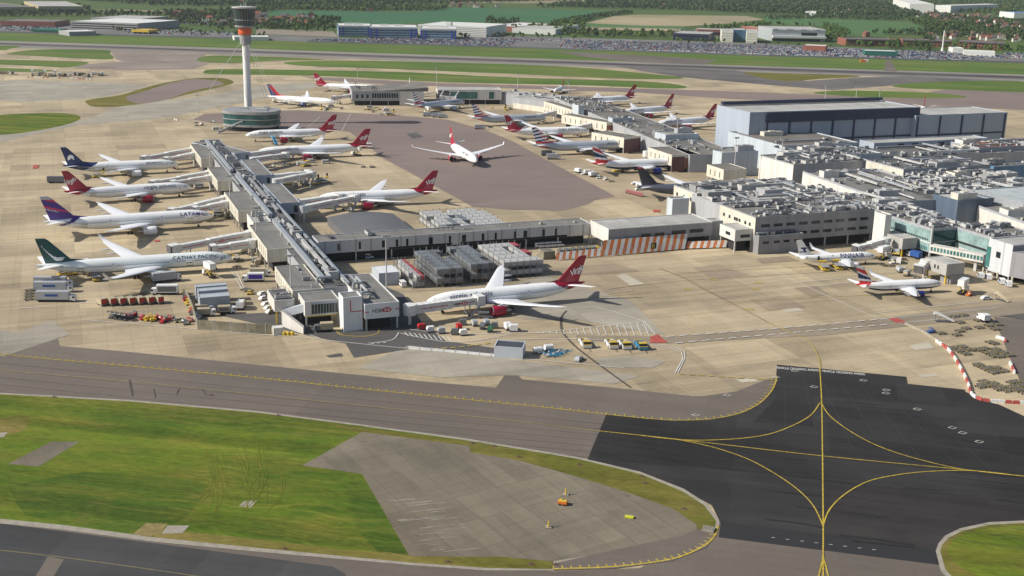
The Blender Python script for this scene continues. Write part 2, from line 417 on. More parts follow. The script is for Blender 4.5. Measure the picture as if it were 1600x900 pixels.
for pp, m in (
 ([(-200, 70), (-60, 72.5), (0, 71.5), (32, 72.5), (10, 77), (0, 78.5), (-200, 78)], GR2),
 ([(10, 84), (45, 78.5), (90, 77), (166, 78.2), (172, 84), (174, 92.5), (110, 90.5), (30, 86)], GR2),
 ([(-200, 86), (0, 93), (70, 94.5), (138, 97), (110, 105), (60, 103.5), (0, 101), (-200, 97)], GR2),
 ([(-200, 99), (0, 106), (88, 110), (60, 112), (0, 111.5), (-200, 106)], GR2),
 ([(308, 92), (330, 87), (400, 88), (480, 91), (505, 93.5), (430, 95), (370, 98.5), (320, 97)], GR2),
 ([(445, 97.5), (500, 95), (600, 95.5), (800, 100.5), (910, 106), (1000, 114), (1070, 122), (980, 123.5), (800, 115.5), (600, 107.5), (470, 102.5)], GR2),
 ([(318, 112), (345, 107.8), (480, 109.5), (640, 113), (800, 121), (1000, 127), (1068, 134), (1050, 138.5), (900, 133), (700, 128.5), (520, 119.5), (400, 117), (330, 116)], GR2),
 ([(1160, 113), (1200, 114), (1345, 118.5), (1280, 123.5), (1230, 127), (1190, 121.5)], GRDRY),
 ([(1395, 134), (1440, 129), (1520, 126.5), (1600, 127.5), (2000, 140), (2000, 156), (1600, 144.5), (1480, 140), (1420, 138)], GR2),
 ([(1272, 146), (1300, 142), (1360, 142), (1450, 145), (1510, 150.5), (1480, 153.5), (1360, 152)], GR2),
 ([(135, 161), (139, 156), (190, 148), (230, 136), (270, 127), (310, 122), (350, 122.5), (365, 129), (340, 137), (290, 148), (250, 158), (200, 165), (150, 167)], GRDRY),
 ([(-120, 200), (-40, 184), (0, 179.5), (50, 177), (100, 177), (125, 182), (118, 190), (90, 198), (40, 207), (0, 211), (-60, 216)], GR1)):
    sheet('grass', pp, 7, m, 4)
sheet('paved_island', [(198, 151), (225, 143), (262, 131), (300, 124), (335, 126), (348, 132), (300, 142), (262, 155), (225, 162), (205, 159)], 8, TAXIC, 4)
# cul-de-sac, taxiway lanes
sheet('cul_de_sac', [(436, 173), (470, 172), (560, 177), (640, 182), (700, 187), (760, 204), (800, 220), (850, 248), (962, 307), (930, 312.5), (919, 319), (880, 329), (800, 328), (738, 323), (600, 248), (546, 206), (505, 203), (430, 206), (300, 187), (320, 178)], 8, TAXIC)
sheet('taxiway_lane', [(0, 157), (150, 153), (230, 134), (205, 131), (60, 126), (0, 128)], 5, CONCG, 3)
sheet('taxiway_lane', [(-100, 205), (110, 192), (190, 166), (320, 150), (420, 132), (500, 131), (470, 142), (330, 170), (240, 186), (120, 196), (0, 222), (-100, 236)], 5, CONCG, 3)
# south taxiway, fresh asphalt
sheet('taxiway', [(-500, 500), (8, 557), (60, 531), (90, 529), (93, 541), (180, 548), (400, 570), (560, 586), (670, 597), (775, 606), (788, 587), (810, 587), (815, 593), (984, 608.5), (1080, 619), (1100, 619), (1150, 612), (1200, 592), (1216, 590), (1260, 700), (1180, 770), (918, 717), (533, 661), (200, 626), (0, 615), (-500, 575)], 8, TAXI)
sheet('taxiway', [(0, 818), (120, 820), (640, 883), (865, 893), (1000, 888), (1126, 812), (1500, 870), (1700, 900), (1700, 1300), (-300, 1300), (-300, 790)], 8, TAXI)
sheet('fresh_asphalt', [(1214, 570), (1275, 575.5), (1416, 589), (1418, 600), (1507, 609), (1512, 622), (1560, 632), (1610, 655), (2100, 720), (2100, 960), (1463, 882.5), (1123, 840), (1126, 818), (1112, 790), (1060, 762), (918, 718), (947, 648.5), (1050, 658), (1110, 656.5), (1150, 649), (1185, 633), (1206, 613), (1212, 597)], 10, BLACK)
sheet('asphalt_strip', [(1126, 818), (1463, 860), (1463, 882.5), (1123, 840)], 11, plain('dark_patch', (.018, .018, .02), .85, coord='world', scale=.1))
sheet('service_road', [(-200, 793), (0, 818), (520, 886), (540, 898), (540, 990), (-200, 990)], 12, paving('service_road_asphalt', (.055, .055, .058), (.045, .045, .045), 50, 9, .22, ang=rad(-10), stain=.1, tint=(.03, .03, .03)))
mb = MB(); pline(mb, [(-100, 850), (50, 866), (160, 880), (300, 900), (400, 915)], .35, n=3); tag(mb.build('faint_line', plain('faded_yellow', (.16, .14, .07), .9, coord='world', var=.3)), None, None, None, 'structure')
for pp, cc in (([(919, 717), (1000, 722), (1110, 733), (1290, 751), (1290, 836), (1126, 817), (1112, 790), (1060, 762)], (.036, .034, .033)), ([(1290, 751), (1450, 768), (1600, 784), (1900, 812), (1900, 905), (1463, 860), (1290, 836)], (.032, .028, .027)), ([(1400, 600), (1505, 611), (1560, 634), (1640, 672), (1640, 688), (1500, 676), (1492, 668), (1408, 660)], (.028, .027, .027)), ([(1176, 660), (1270, 668), (1272, 606), (1216, 600), (1210, 625)], (.027, .025, .025))):
    sheet('asphalt_lane', pp, 10.6, paving('lane_%d' % len(MATS), cc, tuple(c*.75 for c in cc), 60, 14, .2, ang=rad(-12), streak=.2, stain=.3, tint=(.06, .055, .05), big=.03), 0)
sheet('service_road_patch', [(75, 870), (100, 875), (75, 915), (50, 910)], 13, TAXI)
GB = [(-300, 583), (0, 616.5), (200, 627.5), (400, 645), (533, 662), (725, 688), (900, 717), (1000, 741), (1066, 768), (1100, 790), (1119, 815)]
GBo = [(-300, 580), (0, 614), (200, 625), (400, 642.5), (533, 659.5), (725, 685), (900, 714), (1000, 737.5), (1068, 764), (1104, 787), (1124, 815)]
GS = [(1117, 824), (1090, 838), (1040, 850), (865, 877), (863, 890), (760, 888), (640, 879.5), (520, 868), (400, 856.5), (240, 840), (100, 821), (0, 811), (-300, 780)]
GSo = [(1124, 822), (1105, 842), (1040, 856), (866, 892), (760, 892), (640, 883.5), (520, 873), (400, 862.5), (240, 847), (100, 828.5), (0, 818.5), (-300, 785)]
sheet('kerb_strip', GBo+GSo, 13, TARC)
sheet('grass_island', GB+GS, 14, GR1)
sheet('dry_verge', [(500, 661), (725, 689), (900, 718), (1000, 742), (1066, 769), (1100, 791), (1117, 816), (1117, 824), (1090, 838), (1060, 806), (980, 772), (893, 745), (738, 707), (700, 695), (560, 676)], 15, GRDRY)
sheet('dry_verge', [(865, 877), (863, 890), (760, 888), (640, 879.5), (520, 868), (400, 856.5), (240, 840), (245, 826), (400, 843), (560, 862), (786, 871)], 15, GRDRY, 0)
sheet('mown_grass', [(12, 760), (130, 738), (240, 742), (326, 757), (300, 800), (280, 816), (205, 834), (150, 826), (40, 806), (28, 790)], 15, GRD, 0)
sheet('mown_grass', [(536, 752), (570, 750), (638, 868), (590, 862), (560, 830)], 15, GRD, 0)
sheet('bare_patch', [(0, 655), (45, 650), (38, 672), (10, 680), (-20, 676)], 16, GRDRY, 3)
sheet('bare_patch', [(208, 835), (228, 818), (262, 819), (250, 834), (232, 840)], 16, plain('bare_soil', (.22, .17, .06), .95, var=.3, coord='world'), 0)
sheet('concrete_pad', [(472, 728), (566, 675.5), (733, 697.5), (735, 707.5), (810, 720), (893, 743), (980, 770), (1050, 795), (1088, 820), (1090, 838), (1066, 845), (861, 878), (786, 871), (640, 870), (571, 750), (565, 741)], 17, PAD)
sheet('taxiway_corner', [(863, 882), (960, 860), (1066, 838), (1088, 828), (1122, 826), (1104, 856), (1050, 877), (960, 889), (865, 892)], 18, TAXI)
sheet('concrete_strip', [(32, 727), (12, 726), (80, 691), (124, 691), (60, 730)], 17, PAD)
for pp in ([(252, 835), (262, 822), (296, 822), (285, 834)], [(373, 792), (382, 783), (402, 783), (392, 794)], [(0, 677), (12, 676), (6, 684), (-5, 684)]):
    sheet('drain_slab', pp, 18, TARC)
sheet('kerb_strip', [(1462, 862), (1466, 850), (1476, 838), (1500, 826), (1545, 816.5), (1620, 813), (2000, 860), (2000, 1100), (1500, 925), (1470, 893)], 14, TARC, 0)
sheet('grass_island', [(1469, 862), (1472, 852), (1482, 841), (1504, 830), (1547, 820.5), (1620, 817), (2000, 864), (2000, 1100), (1508, 925), (1477, 890)], 15, GRDRY, 0)
sheet('grass_patch', [(1480, 860), (1500, 838), (1550, 826), (1620, 824), (1760, 840), (1760, 900), (1560, 905), (1500, 885)], 16, GR1, 3)
# roads on the aprons
sheet('pier_road', [(340, 492), (484, 486), (520, 515), (576, 515), (625, 520), (690, 532), (800, 548), (800, 560), (680, 548), (637, 545), (553, 559), (540, 537), (470, 522)], 9, ROADM)
sheet('undercroft_road', [(560, 430), (630, 460), (660, 505), (700, 535), (640, 530), (575, 518)], 10, ROADM)
sheet('service_road', [(1535, 478), (1600, 470), (1700, 470), (1700, 510), (1600, 500), (1540, 492)], 9, ROADM)
sheet('service_road', [(1552, 495), (1600, 500), (1700, 510), (1700, 640), (1600, 610), (1578, 560)], 9, TAXI)
sheet('service_lane', [(900, 524), (1040, 526), (1300, 507), (1600, 470), (1600, 490), (1300, 523), (1045, 537), (900, 532)], 9, paving('worn_lane', (.27, .22, .16), (.235, .195, .145), 20, 6, .08, stain=.35, tint=(.13, .11, .09)))
def patch(pp, m, lv=9): sheet('slab_patch', pp, lv, m)
PT_L = paving('pale_patch', (.46, .42, .33), (.42, .38, .30), 30, 20, .05, stain=.2); PT_D = paving('dark_patch_concrete', (.31, .245, .165), (.26, .205, .145), 16, 10, .10, stain=.3); PT_G = CONCG
for pp in ([(963, 431), (977, 428), (1007, 444), (985, 446)], [(1217, 482), (1245, 479), (1255, 486), (1230, 488)], [(1420, 540), (1450, 534), (1460, 544), (1430, 548)], [(867, 580), (895, 577), (905, 588), (880, 590)], [(1150, 594), (1175, 590), (1185, 596), (1160, 598)], [(1434, 586), (1460, 583), (1467, 588), (1440, 590)]): patch(pp, PT_L)
for pp in ([(1082, 419), (1120, 413), (1170, 430), (1110, 434)], [(1240, 450), (1275, 447), (1295, 460), (1268, 465)], [(1170, 468), (1220, 462), (1260, 480), (1200, 486)], [(860, 420), (960, 412), (1000, 424), (880, 432)], [(1180, 404), (1230, 400), (1250, 408), (1190, 412)], [(930, 445), (975, 441), (990, 455), (950, 460)]): patch(pp, PT_D)
for pp in ([(640, 540), (800, 562), (1000, 588), (960, 600), (800, 586), (690, 590), (560, 576), (590, 560)], [(850, 432), (880, 440), (985, 470), (1040, 524), (900, 500), (820, 500), (700, 470)], [(930, 560), (990, 557), (1040, 565), (1020, 575), (940, 574)], [(110, 523), (90, 529), (8, 556), (-400, 520), (-400, 470), (30, 520), (80, 500)]): patch(pp, PT_G)
for pp in ([(553, 537), (600, 536), (640, 546), (553, 559)], [(509, 556), (533, 552), (536, 557), (514, 559)]): patch(pp, ROADM, 10)
sheet('slab_patch', [(634, 209), (650, 207), (662, 214), (645, 217)], 10, ROADM)
# painted markings
YEL = plain('yellow_paint', (.48, .35, .04), .7, var=.5, coord='world', scale=1.5); YELO = plain('worn_yellow_paint', (.40, .31, .10), .8, var=.35, coord='world', scale=1)
WHI = plain('white_paint', (.62, .60, .56), .7, var=.2, coord='world', scale=1.5); DRK = plain('tyre_marks', (.075, .062, .05), .9, var=.4, coord='world'); REDP = plain('red_paint', (.40, .08, .06), .8, var=.4, coord='world')
def marking(name, mb, mat): return tag(mb.build(name, mat), None, None, None, 'structure')
mb = MB(); e = pline(mb, [(-200, 532), (30, 557), (250, 577), (400, 591), (533, 605), (700, 622), (850, 637), (947, 648), (1000, 653.5), (1050, 657), (1100, 656), (1150, 648), (1185, 632), (1205, 612), (1212, 597), (1213, 588)], .35)
for p, q in zip(resample(e, 2.6), resample(e, 2.6)[1:]):
    d = (q-p).normalized(); n_ = Vector((-d.y, d.x, 0)); ribbon(mb, [p, p+n_*1.5], .3, 19*LV)
marking('taxiway_edge_marking', mb, YEL)
mb = MB(); pline(mb, [(-300, 545), (0, 579), (200, 596), (400, 617), (600, 638), (800, 658), (935, 674)], .22); marking('taxiway_centreline', mb, YELO)
mb = MB()
for pp in ([(935, 674), (1066, 688), (1283, 713), (1520, 736), (1620, 747), (2000, 790)],
           [(1288, 1000), (1286, 890), (1286, 810), (1284, 640), (1281, 578)],
           [(1281, 630), (1266, 650), (1233, 668), (1193, 681), (1133, 687.5), (1066, 688), (1000, 681)],
           [(1283, 630), (1296, 650), (1326, 673), (1366, 695), (1416, 713), (1483, 730), (1530, 737.5), (1600, 745)],
           [(1020, 683), (1066, 689), (1116, 700), (1166, 717), (1206, 738), (1243, 763), (1270, 790), (1286, 822)],
           [(1286, 822), (1296, 797), (1320, 773), (1356, 753), (1400, 743), (1450, 737.5), (1513, 736), (1570, 741)],
           [(1286, 872), (1283, 885), (1278, 905), (1268, 940)], [(1286, 872), (1290, 885), (1295, 905), (1306, 940)]):
    pline(mb, pp, .34)
marking('taxiway_centreline', mb, YEL)
mb = MB()
for k in range(7): pline(mb, [(-200, 548+k*11), (300, 598+k*11), (935, 662+k*9)], .10, 12, 3)
rg_ = random.Random(3); mb2 = MB(); mb3 = MB()
for k in range(9): pline(mb2, [(932-k*1.5, 662+k*8), (1290, 700+k*14), (1620, 742+k*15)][0 if k < 6 else 1:], .14, 16, 1)
for k in range(7): pline(mb2, [(1225+k*30, 590+k*3), (1228+k*52, 690+k*6)], .12, 16, 1)
for k in range(34):
    x, y = rg_.uniform(960, 1560), rg_.uniform(620, 860)
    if (x < 1180 and not 665 < y < 745) or y > 610+(x-1000)*.5+160: continue
    l = rg_.uniform(30, 160); pline(mb3, [(x, y), (x+l*.5, y+l*.055), (x+l, y+l*.115+rg_.uniform(-3, 3))], rg_.uniform(.15, .6), 15.5, 4)
marking('paving_seams', mb2, plain('seam_pale', (.05, .048, .046), .9, coord='world', var=.4)); marking('tyre_marks', mb3, plain('rubber_marks', (.011, .011, .011), .8, coord='world', var=.4))
marking('paving_seams', mb, plain('seam_tar', (.085, .072, .062), .9, coord='world', var=.3))
mb = MB()
for pp in ([(1281, 578), (1279, 560), (1262, 532), (1230, 518), (1200, 504)],): pline(mb, pp, .5)
marking('lead_in_line', mb, YELO)
mb = MB(); pline(mb, [(1200, 504), (1140, 472), (1100, 452), (1070, 435), (1030, 420)], .35); marking('lead_in_line', mb, plain('faded_line', (.16, .11, .05), .9, coord='world'))
mb = MB(); pline(mb, [(885, 486), (877, 497), (878, 517), (890, 533), (915, 555), (985, 606)], .7)
pline(mb, [(950, 453), (1000, 446), (1080, 438), (1200, 431), (1330, 423)], .25)
pline(mb, [(202, 594), (207, 619)], .45, n=1)
for pp in ([(280, 607), (276, 617)], [(240, 608), (243, 622)], [(315, 607), (322, 618)]): pline(mb, pp, .2, n=1)
marking('tyre_marks', mb, DRK)
mb = MB()
def dgl(pts, w_, on, off, lv=30): dashes(mb, cr([G(*p) for p in pts], 8), w_, on, off, lv)
for pp in ([(127, 500), (212, 507), (310, 515), (400, 522.5), (462, 527), (575, 539), (637, 545), (800, 560), (850, 564), (975, 575.5)], [(800, 487), (850, 484), (930, 480.5), (1010, 504)], [(640, 515), (720, 523), (800, 520), (850, 521), (940, 521)], [(800, 531), (900, 530), (1015, 537)], [(1365, 490), (1530, 472)],
           [(1385, 498), (1560, 481)], [(1400, 506), (1530, 493)], [(1250, 441), (1340, 434)], [(1268, 448), (1350, 439)], [(1008, 504), (1024, 523)], [(1200, 420), (1350, 489), (1388, 500)],
           [(800, 437), (870, 431)], [(700, 450), (800, 441)], [(1005, 537), (1065, 551), (1055, 583)], [(1018, 537), (1069, 549), (1059, 583)], [(370, 425), (385, 456), (400, 455)], [(363, 425), (378, 452)], [(30, 482), (95, 479)], [(125, 474), (220, 470)], [(500, 183), (480, 200)], [(548, 178), (534, 205)], [(1025, 375), (1045, 371)],
           [(625, 521), (690, 534), (740, 533), (800, 522)], [(1170, 405), (1240, 400)], [(484, 524), (500, 529)], [(575, 537), (612, 532), (623, 520)]):
    pline(mb, pp, .32, n=3)
for i in range(17):
    t = i/16; a = G(840+t*168, 487-t*.5+(-t**1.3)*0+(484-487)*0-(t)*(-16.5)*0); 
    x = 838+t*170; yb = 521.5-t*.0+4*t; yt = 521-(t**1.0)*17
    ribbon(mb, [G(x+6*t, yb), G(x-0-3*t, yt if i else yb-1)], .3, 19*LV)
pline(mb, [(838, 520.5), (1008, 503.5)], .32, n=1)
for i in range(10):
    x = 632+i*7.5; ribbon(mb, [G(x, 519.5+i*.8), G(x+6, 525.5+i*1.0)], .35, 19*LV)
dgl([(1040, 527), (1200, 515), (1385, 499)], .6, 3, 2); dgl([(1055, 537), (1200, 524), (1395, 507)], .6, 3, 2); dgl([(580, 538), (612, 535)], .5, 1, 1)
dgl([(160, 570), (161, 571)], .3, 1, 1)
marking('road_markings', mb, WHI)
mb = MB(); rg_ = random.Random(12)
for i in range(26):                                  # faint tyre arcs across the mown grass
    x, y = 318+rg_.uniform(0, 120), 690+rg_.uniform(0, 40); s = rg_.uniform(-1, 1)
    pline(mb, [(x, y), (x+8+6*s, y+24), (x+14+16*s, y+48), (x+10+40*s, y+74)], rg_.uniform(.15, .3), 16.5, 4)
for i in range(8): y = 728+i*6; pline(mb, [(60+rg_.uniform(0, 60), y), (200, y+9), (330+rg_.uniform(0, 90), y+22)], .2, 16.5, 4)
marking('tyre_arcs', mb, grass('worn_grass', (.14, .15, .02), (.10, .13, .015), (.2, .16, .04), .8))
mb = MB()
dgl([(675, 546), (720, 543), (770, 536)], .6, 2, 1); dgl([(1060, 585), (1200, 594), (1213, 597)], .45, 2, 1)
pline(mb, [(525, 517), (535, 524), (570, 526), (590, 521), (592, 515)], .4)
for p in [(1110, 437), (1180, 442), (1175, 452), (1165, 484), (1070, 452)]:
    q = G(*p); [ribbon(mb, [(q.x+i*.9, q.y-1.2), (q.x+i*.9, q.y+1.2)], .4, 19*LV) for i in range(4)]
e = pline(mb, [(865, 889.5), (960, 886), (1050, 874), (1095, 856), (1115, 840), (1122, 822)], .45)
for p, q in zip(resample(e, 1.9), resample(e, 1.9)[1:]):
    d = (q-p).normalized(); n_ = Vector((-d.y, d.x, 0)); ribbon(mb, [p, p+n_*1.2], .3, 19*LV)
marking('yellow_markings', mb, YEL)
for pp in ([(1016, 527), (1028, 523), (1043, 536), (1016, 537)], [(1387, 498), (1402, 497), (1417, 505), (1400, 505)], [(52, 258), (61, 258), (60, 263), (51, 264)], [(241, 375), (249, 375), (250, 378), (241, 378)], [(1020, 328), (1031, 328), (1032, 332), (1021, 332)]):
    sheet('red_marking', pp, 18.5, REDP)
def ground_text(s, pa, pb, size, mat, name, sp=1.0, n_up=None):
    A, B = G(*pa), G(*pb); U_ = (B-A).normalized(); W_ = Vector((-U_.y, U_.x, 0))
    vs, fs, wd = text_mesh(s, size, 0, .015, sp); k_ = (B-A).length/wd
    mb = MB(); n = mb.add([A+U_*x*k_+W_*y*1.9+Vector((0, 0, .25)) for x, y in vs]); [mb.face([n+i for i in f]) for f in fs]
    return tag(mb.build(name, mat), None, None, None, 'structure')
mb = MB(); rg_ = random.Random(8)
for i in range(30):                                  # bleached streaks on the old slabs
    t = rg_.random(); x, y = 596+44*t+rg_.uniform(0, 70), 782+84*t; l = rg_.uniform(15, 60)
    if y+2 < 868 and x+l < 786: ribbon(mb, [G(x, y), G(x+l, y-l*.10)], rg_.uniform(.12, .3), 19*LV)
marking('bleached_streaks', mb, plain('bleached_concrete', (.30, .275, .225), .9, coord='world', var=.4, scale=.5))
ground_text('VEHICLE CROSSING AHEAD', (1212, 577), (1280, 581.5), 1.5, WHI, 'road_lettering')
ground_text('VEHICLE CROSSING AHEAD', (1284, 582), (1352, 587.5), 1.5, WHI, 'road_lettering')
mb = MB()
for p in [(1212, 590), (1272, 605), (1349, 595), (1385, 610), (1384, 615), (1433, 640), (1488, 669), (1504, 677), (1530, 691), (1087, 649), (1136, 618), (1242, 580)]:
    q = G(*p); r = [(q.x+dx, q.y+dy) for dx, dy in ((-1.2, 0), (0, -.9), (1.2, 0), (0, .9), (-1.2, 0))]; ribbon(mb, r, .22, 20*LV)
for i in range(8): q = G(1208+i*22.5, 841+i*2.7); ribbon(mb, [(q.x-.4, q.y), (q.x+.4, q.y)], .15, 20*LV)
marking('inspection_cover_marking', mb, WHI)
# ------------------------------------------------------------------ buildings
WALLW = cladding('white_cladding', (.62, .60, .56), 2.4, .10, grime=.25); WALLC = cladding('cream_cladding', (.60, .57, .48), 3.0, .12, grime=.35)
WALLG = cladding('grey_cladding', (.34, .35, .37), 1.5, .10, grime=.15); WALLB = cladding('blue_grey_cladding', (.34, .385, .45), 3.0, .04, var=.03, grime=.06)
WALLM = cladding('mid_grey_cladding', (.25, .25, .265), 2.0, .1, grime=.2, zp=3.6); WALLL = cladding('pale_blue_cladding', (.45, .50, .54), 1.2, .12, grime=.15)
NAVYC = cladding('navy_cladding', (.02, .03, .07), 4, .2, grime=.05); BRICK = cladding('brick_cladding', (.26, .085, .055), 1.2, .1, grime=.3); BLUEC = cladding('blue_cladding', (.10, .22, .36), 2.0, .1)
MAROON = cladding('maroon_cladding', (.10, .03, .035), 3, .1)
ROOFG = roofing('grey_roof', (.205, .198, .185), (.16, .155, .145), 5); ROOFL = roofing('pale_roof', (.42, .41, .385), (.36, .355, .335), 6, .12, .25); ROOFB = roofing('brown_roof', (.20, .185, .165), (.15, .14, .125), 3, .3)
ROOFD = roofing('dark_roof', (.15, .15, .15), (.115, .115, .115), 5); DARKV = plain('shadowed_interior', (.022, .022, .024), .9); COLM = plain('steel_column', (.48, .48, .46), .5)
GLZ = plain('dark_glazing', (.018, .025, .03), .08, var=.3, scale=.3); GLT = plain('teal_glazing', (.045, .16, .15), .12, var=.5, scale=.12); GLP = plain('pale_teal_glazing', (.25, .36, .35), .25, var=.35, scale=.1)
UNITL = plain('roof_unit_pale', (.47, .47, .455), .5, var=.2, grime=.3); UNITM = plain('roof_unit_grey', (.29, .295, .30), .5, var=.2, grime=.3); UNITD = plain('roof_unit_dark', (.10, .10, .105), .6, var=.3); UNITC = plain('roof_unit_cream', (.50, .46, .36), .6, var=.2)
DUCT = plain('galvanised_duct', (.44, .46, .48), .38, .35, var=.15); YSTEEL = plain('yellow_steel', (.55, .38, .03), .5)
class Rect:
    def __init__(s, A, B, C, z, snap=True, ang=None):
        a, b, c = G(*A, z), G(*B, z), G(*C, z); s.z = z
        d = b-a; an = math.atan2(d.y, d.x)
        if snap:
            k = round((an-AX)/(math.pi/2)); t = AX+k*math.pi/2
            if abs(an-t) < rad(14) or snap == 'force': an = t
        if ang is not None: an = rad(ang)
        s.an = an; s.u = Vector((math.cos(an), math.sin(an), 0)); s.v = Vector((-s.u.y, s.u.x, 0))
        s.o = Vector((a.x, a.y, 0)); s.lu = d.dot(s.u); s.lv = (c-a).dot(s.v)
        if s.lu < 0: s.o = s.o+s.u*s.lu; s.lu = -s.lu
        if s.lv < 0: s.o = s.o+s.v*s.lv; s.lv = -s.lv
    def p(s, x, y, z=0.0): q = s.o+s.u*x+s.v*y; return Vector((q.x, q.y, z))
    def poly(s, i=0.0): return [s.p(i, i), s.p(s.lu-i, i), s.p(s.lu-i, s.lv-i), s.p(i, s.lv-i)]
def block(name, label, A, B, C, z1, z0=0.0, wall=None, roof=None, par=.5, cat='building', group=None, depth=None, width=None, under=True, cols=8.0, snap=True, nm='wall', ang=None):
    "roof corners front-left A, front-right B, back-left C as photo pixels at height z1"
    r = Rect(A, B, C, z1, snap, ang)
    if depth: r.lv = depth
    if width: r.lu = width
    root = thing(name, label, cat, (r.o.x, r.o.y, 0), 0, group)
    mb = MB(); mb.prism(r.poly(), z0, z1-.02); w_ = mb.build(nm, wall or WALLW, root, world=True)
    mb = MB(); mb.prism(r.poly(.25), z1-.018, z1+.02)
    mb.build('roof', roof or ROOFG, root, world=True)
    if par:
        mb = MB(); t = .3
        for a, b in (((-.02, -.02), (r.lu+.02, t)), ((-.02, r.lv-t), (r.lu+.02, r.lv+.02)), ((-.02, t), (t, r.lv-t)), ((r.lu-t, t), (r.lu+.02, r.lv-t))):
            mb.prism([r.p(a[0], a[1]), r.p(b[0], a[1]), r.p(b[0], b[1]), r.p(a[0], b[1])], z1-.25, z1+par)
        mb.build('parapet', wall or WALLW, root, world=True)
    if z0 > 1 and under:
        mb = MB(); mb.prism([r.p(2.5, 2.5), r.p(r.lu-2.5, 2.5), r.p(r.lu-2.5, r.lv-2.5), r.p(2.5, r.lv-2.5)] if r.lu > 7 and r.lv > 7 else r.poly(1.2), 0, z0-.01); mb.build('ground_floor', DARKV, root, world=True)  # inset core, the open undercroft's shade put into its near-black colour
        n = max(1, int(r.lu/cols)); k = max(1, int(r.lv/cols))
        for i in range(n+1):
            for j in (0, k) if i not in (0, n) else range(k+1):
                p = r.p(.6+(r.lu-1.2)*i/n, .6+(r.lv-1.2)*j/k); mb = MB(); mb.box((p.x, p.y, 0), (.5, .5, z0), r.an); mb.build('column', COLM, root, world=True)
    r.root = root; r.z1 = z1; r.z0 = z0
    return r
def facade(r, face, s, z, w_, h, mat=None, name='window', d=.07, n=(0, 0)):
    "panel on face f (front), l (left), r (right), b (back); s from the face's left end"
    o = -d
    if face == 'f': a, b, c, e = r.p(s, o), r.p(s+w_, o), r.p(s+w_, .01), r.p(s, .01)
    elif face == 'l': a, b, c, e = r.p(o, s), r.p(.01, s), r.p(.01, s+w_), r.p(o, s+w_)
    elif face == 'r': a, b, c, e = r.p(r.lu-.01, s), r.p(r.lu+d, s), r.p(r.lu+d, s+w_), r.p(r.lu-.01, s+w_)
    mb = MB(); mb.prism([a, b, c, e], z, z+h); return mb.build(name, mat or GLZ, r.root, world=True)
def win_row(r, face, n, z, w_, h, mat=None, s0=None, s1=None, name='window'):
    L_ = r.lu if face in 'fb' else r.lv; s0 = 1.5 if s0 is None else s0; s1 = L_-1.5 if s1 is None else s1; st = (s1-s0)/n
    for i in range(n): facade(r, face, s0+st*i+(st-w_)/2, z, w_, h, mat, name)
# roof plant, modelled once and copied
def plant_protos():
    P_ = []
    def ahu(l, w_, h, m1, m2):
        mb = MB(); mb.box((0, 0, .0), (l, w_, .35), 0, 1); mb.box((0, 0, .35), (l*.96, w_*.94, h), 0, 0)
        mb.box((l*.2, 0, .35+h), (l*.3, w_*.6, .45), 0, 1); mb.box((-l*.2, -w_*.48, .8), (l*.45, .12, h*.55), 0, 1)
        mb.box((-l*.3, 0, .35+h), (.9, .9, .25), 0, 1)
        return mb.build('roof_unit', [m1, m2])
    def chil(l, w_, n, m):
        mb = MB(); mb.box((0, 0, .5), (l, w_, 1.5), 0, 0); mb.box((0, 0, 0), (l*.9, w_*.8, .5), 0, 1)
        for i in range(n): mb.tube((-l/2+(i+.5)*l/n, 0, 2.0), (-l/2+(i+.5)*l/n, 0, 2.35), w_*.36, n=10, mi=1)
        return mb.build('roof_unit', [m, UNITD])
    P_ += [ahu(4.2, 2.2, 1.7, UNITL, UNITM), ahu(6.5, 2.6, 2.2, UNITL, UNITD), ahu(3, 2, 1.3, UNITM, UNITD), chil(5, 2.3, 3, UNITM), chil(7.5, 2.4, 4, UNITL), ahu(2.2, 2.0, 1.2, UNITC, UNITM), ahu(8, 3.4, 2.6, UNITM, UNITL)]
    D_ = []
    def duct(l, r_, z, m, bend=0):
        mb = MB(); mb.box((0, 0, z), (l, r_*2, r_*1.3))
        for i in range(int(l/3)+1): mb.box((-l/2+i*3, 0, 0), (.15, r_*2.3, z)); 
        if bend: mb.box((l/2-r_, bend*2.2, z), (r_*2, 4.4, r_*1.3))
        mb.box((-l/2, 0, 0), (r_*1.8, r_*1.8, z+r_))
        return mb.build('roof_duct', m)
    D_ += [duct(9, .5, .9, DUCT), duct(14, .45, .7, DUCT, 1), duct(7, .7, 1.1, UNITM, -1), duct(18, .35, .5, UNITL), duct(5, .6, 1.3, DUCT, 1), duct(12, .3, 1.5, UNITD)]
    V_ = []
    for h, r_, m in ((1.4, .3, DUCT), (2.4, .25, UNITL), (.9, .6, UNITM)):
        mb = MB(); mb.tube((0, 0, 0), (0, 0, h), r_); mb.tube((0, 0, h), (0, 0, h+.35), r_*1.9, r_*1.2); mb.box((0, 0, 0), (r_*3, r_*3, .3)); V_.append(mb.build('roof_vent', m))
    mb = MB()
    for a, b in (((-3, -1.2, 0), (-3, -1.2, 2.8)), ((3, -1.2, 0), (3, -1.2, 2.8)), ((-3, 1.2, 0), (-3, 1.2, 2.8)), ((3, 1.2, 0), (3, 1.2, 2.8)), ((-3, -1.2, 2.8), (3, -1.2, 2.8)), ((-3, 1.2, 2.8), (3, 1.2, 2.8)), ((-3, -1.2, 1.4), (3, -1.2, 1.4)), ((-3, 1.2, 1.4), (3, 1.2, 1.4))): mb.tube(a, b, .08, n=4)
    mb.box((0, 0, 1.0), (5.5, 2.0, .12)); V_.append(mb.build('roof_gantry', UNITD))
    return P_, D_, V_
PL, DU, VE = plant_protos(); FIRSTUSE = set()
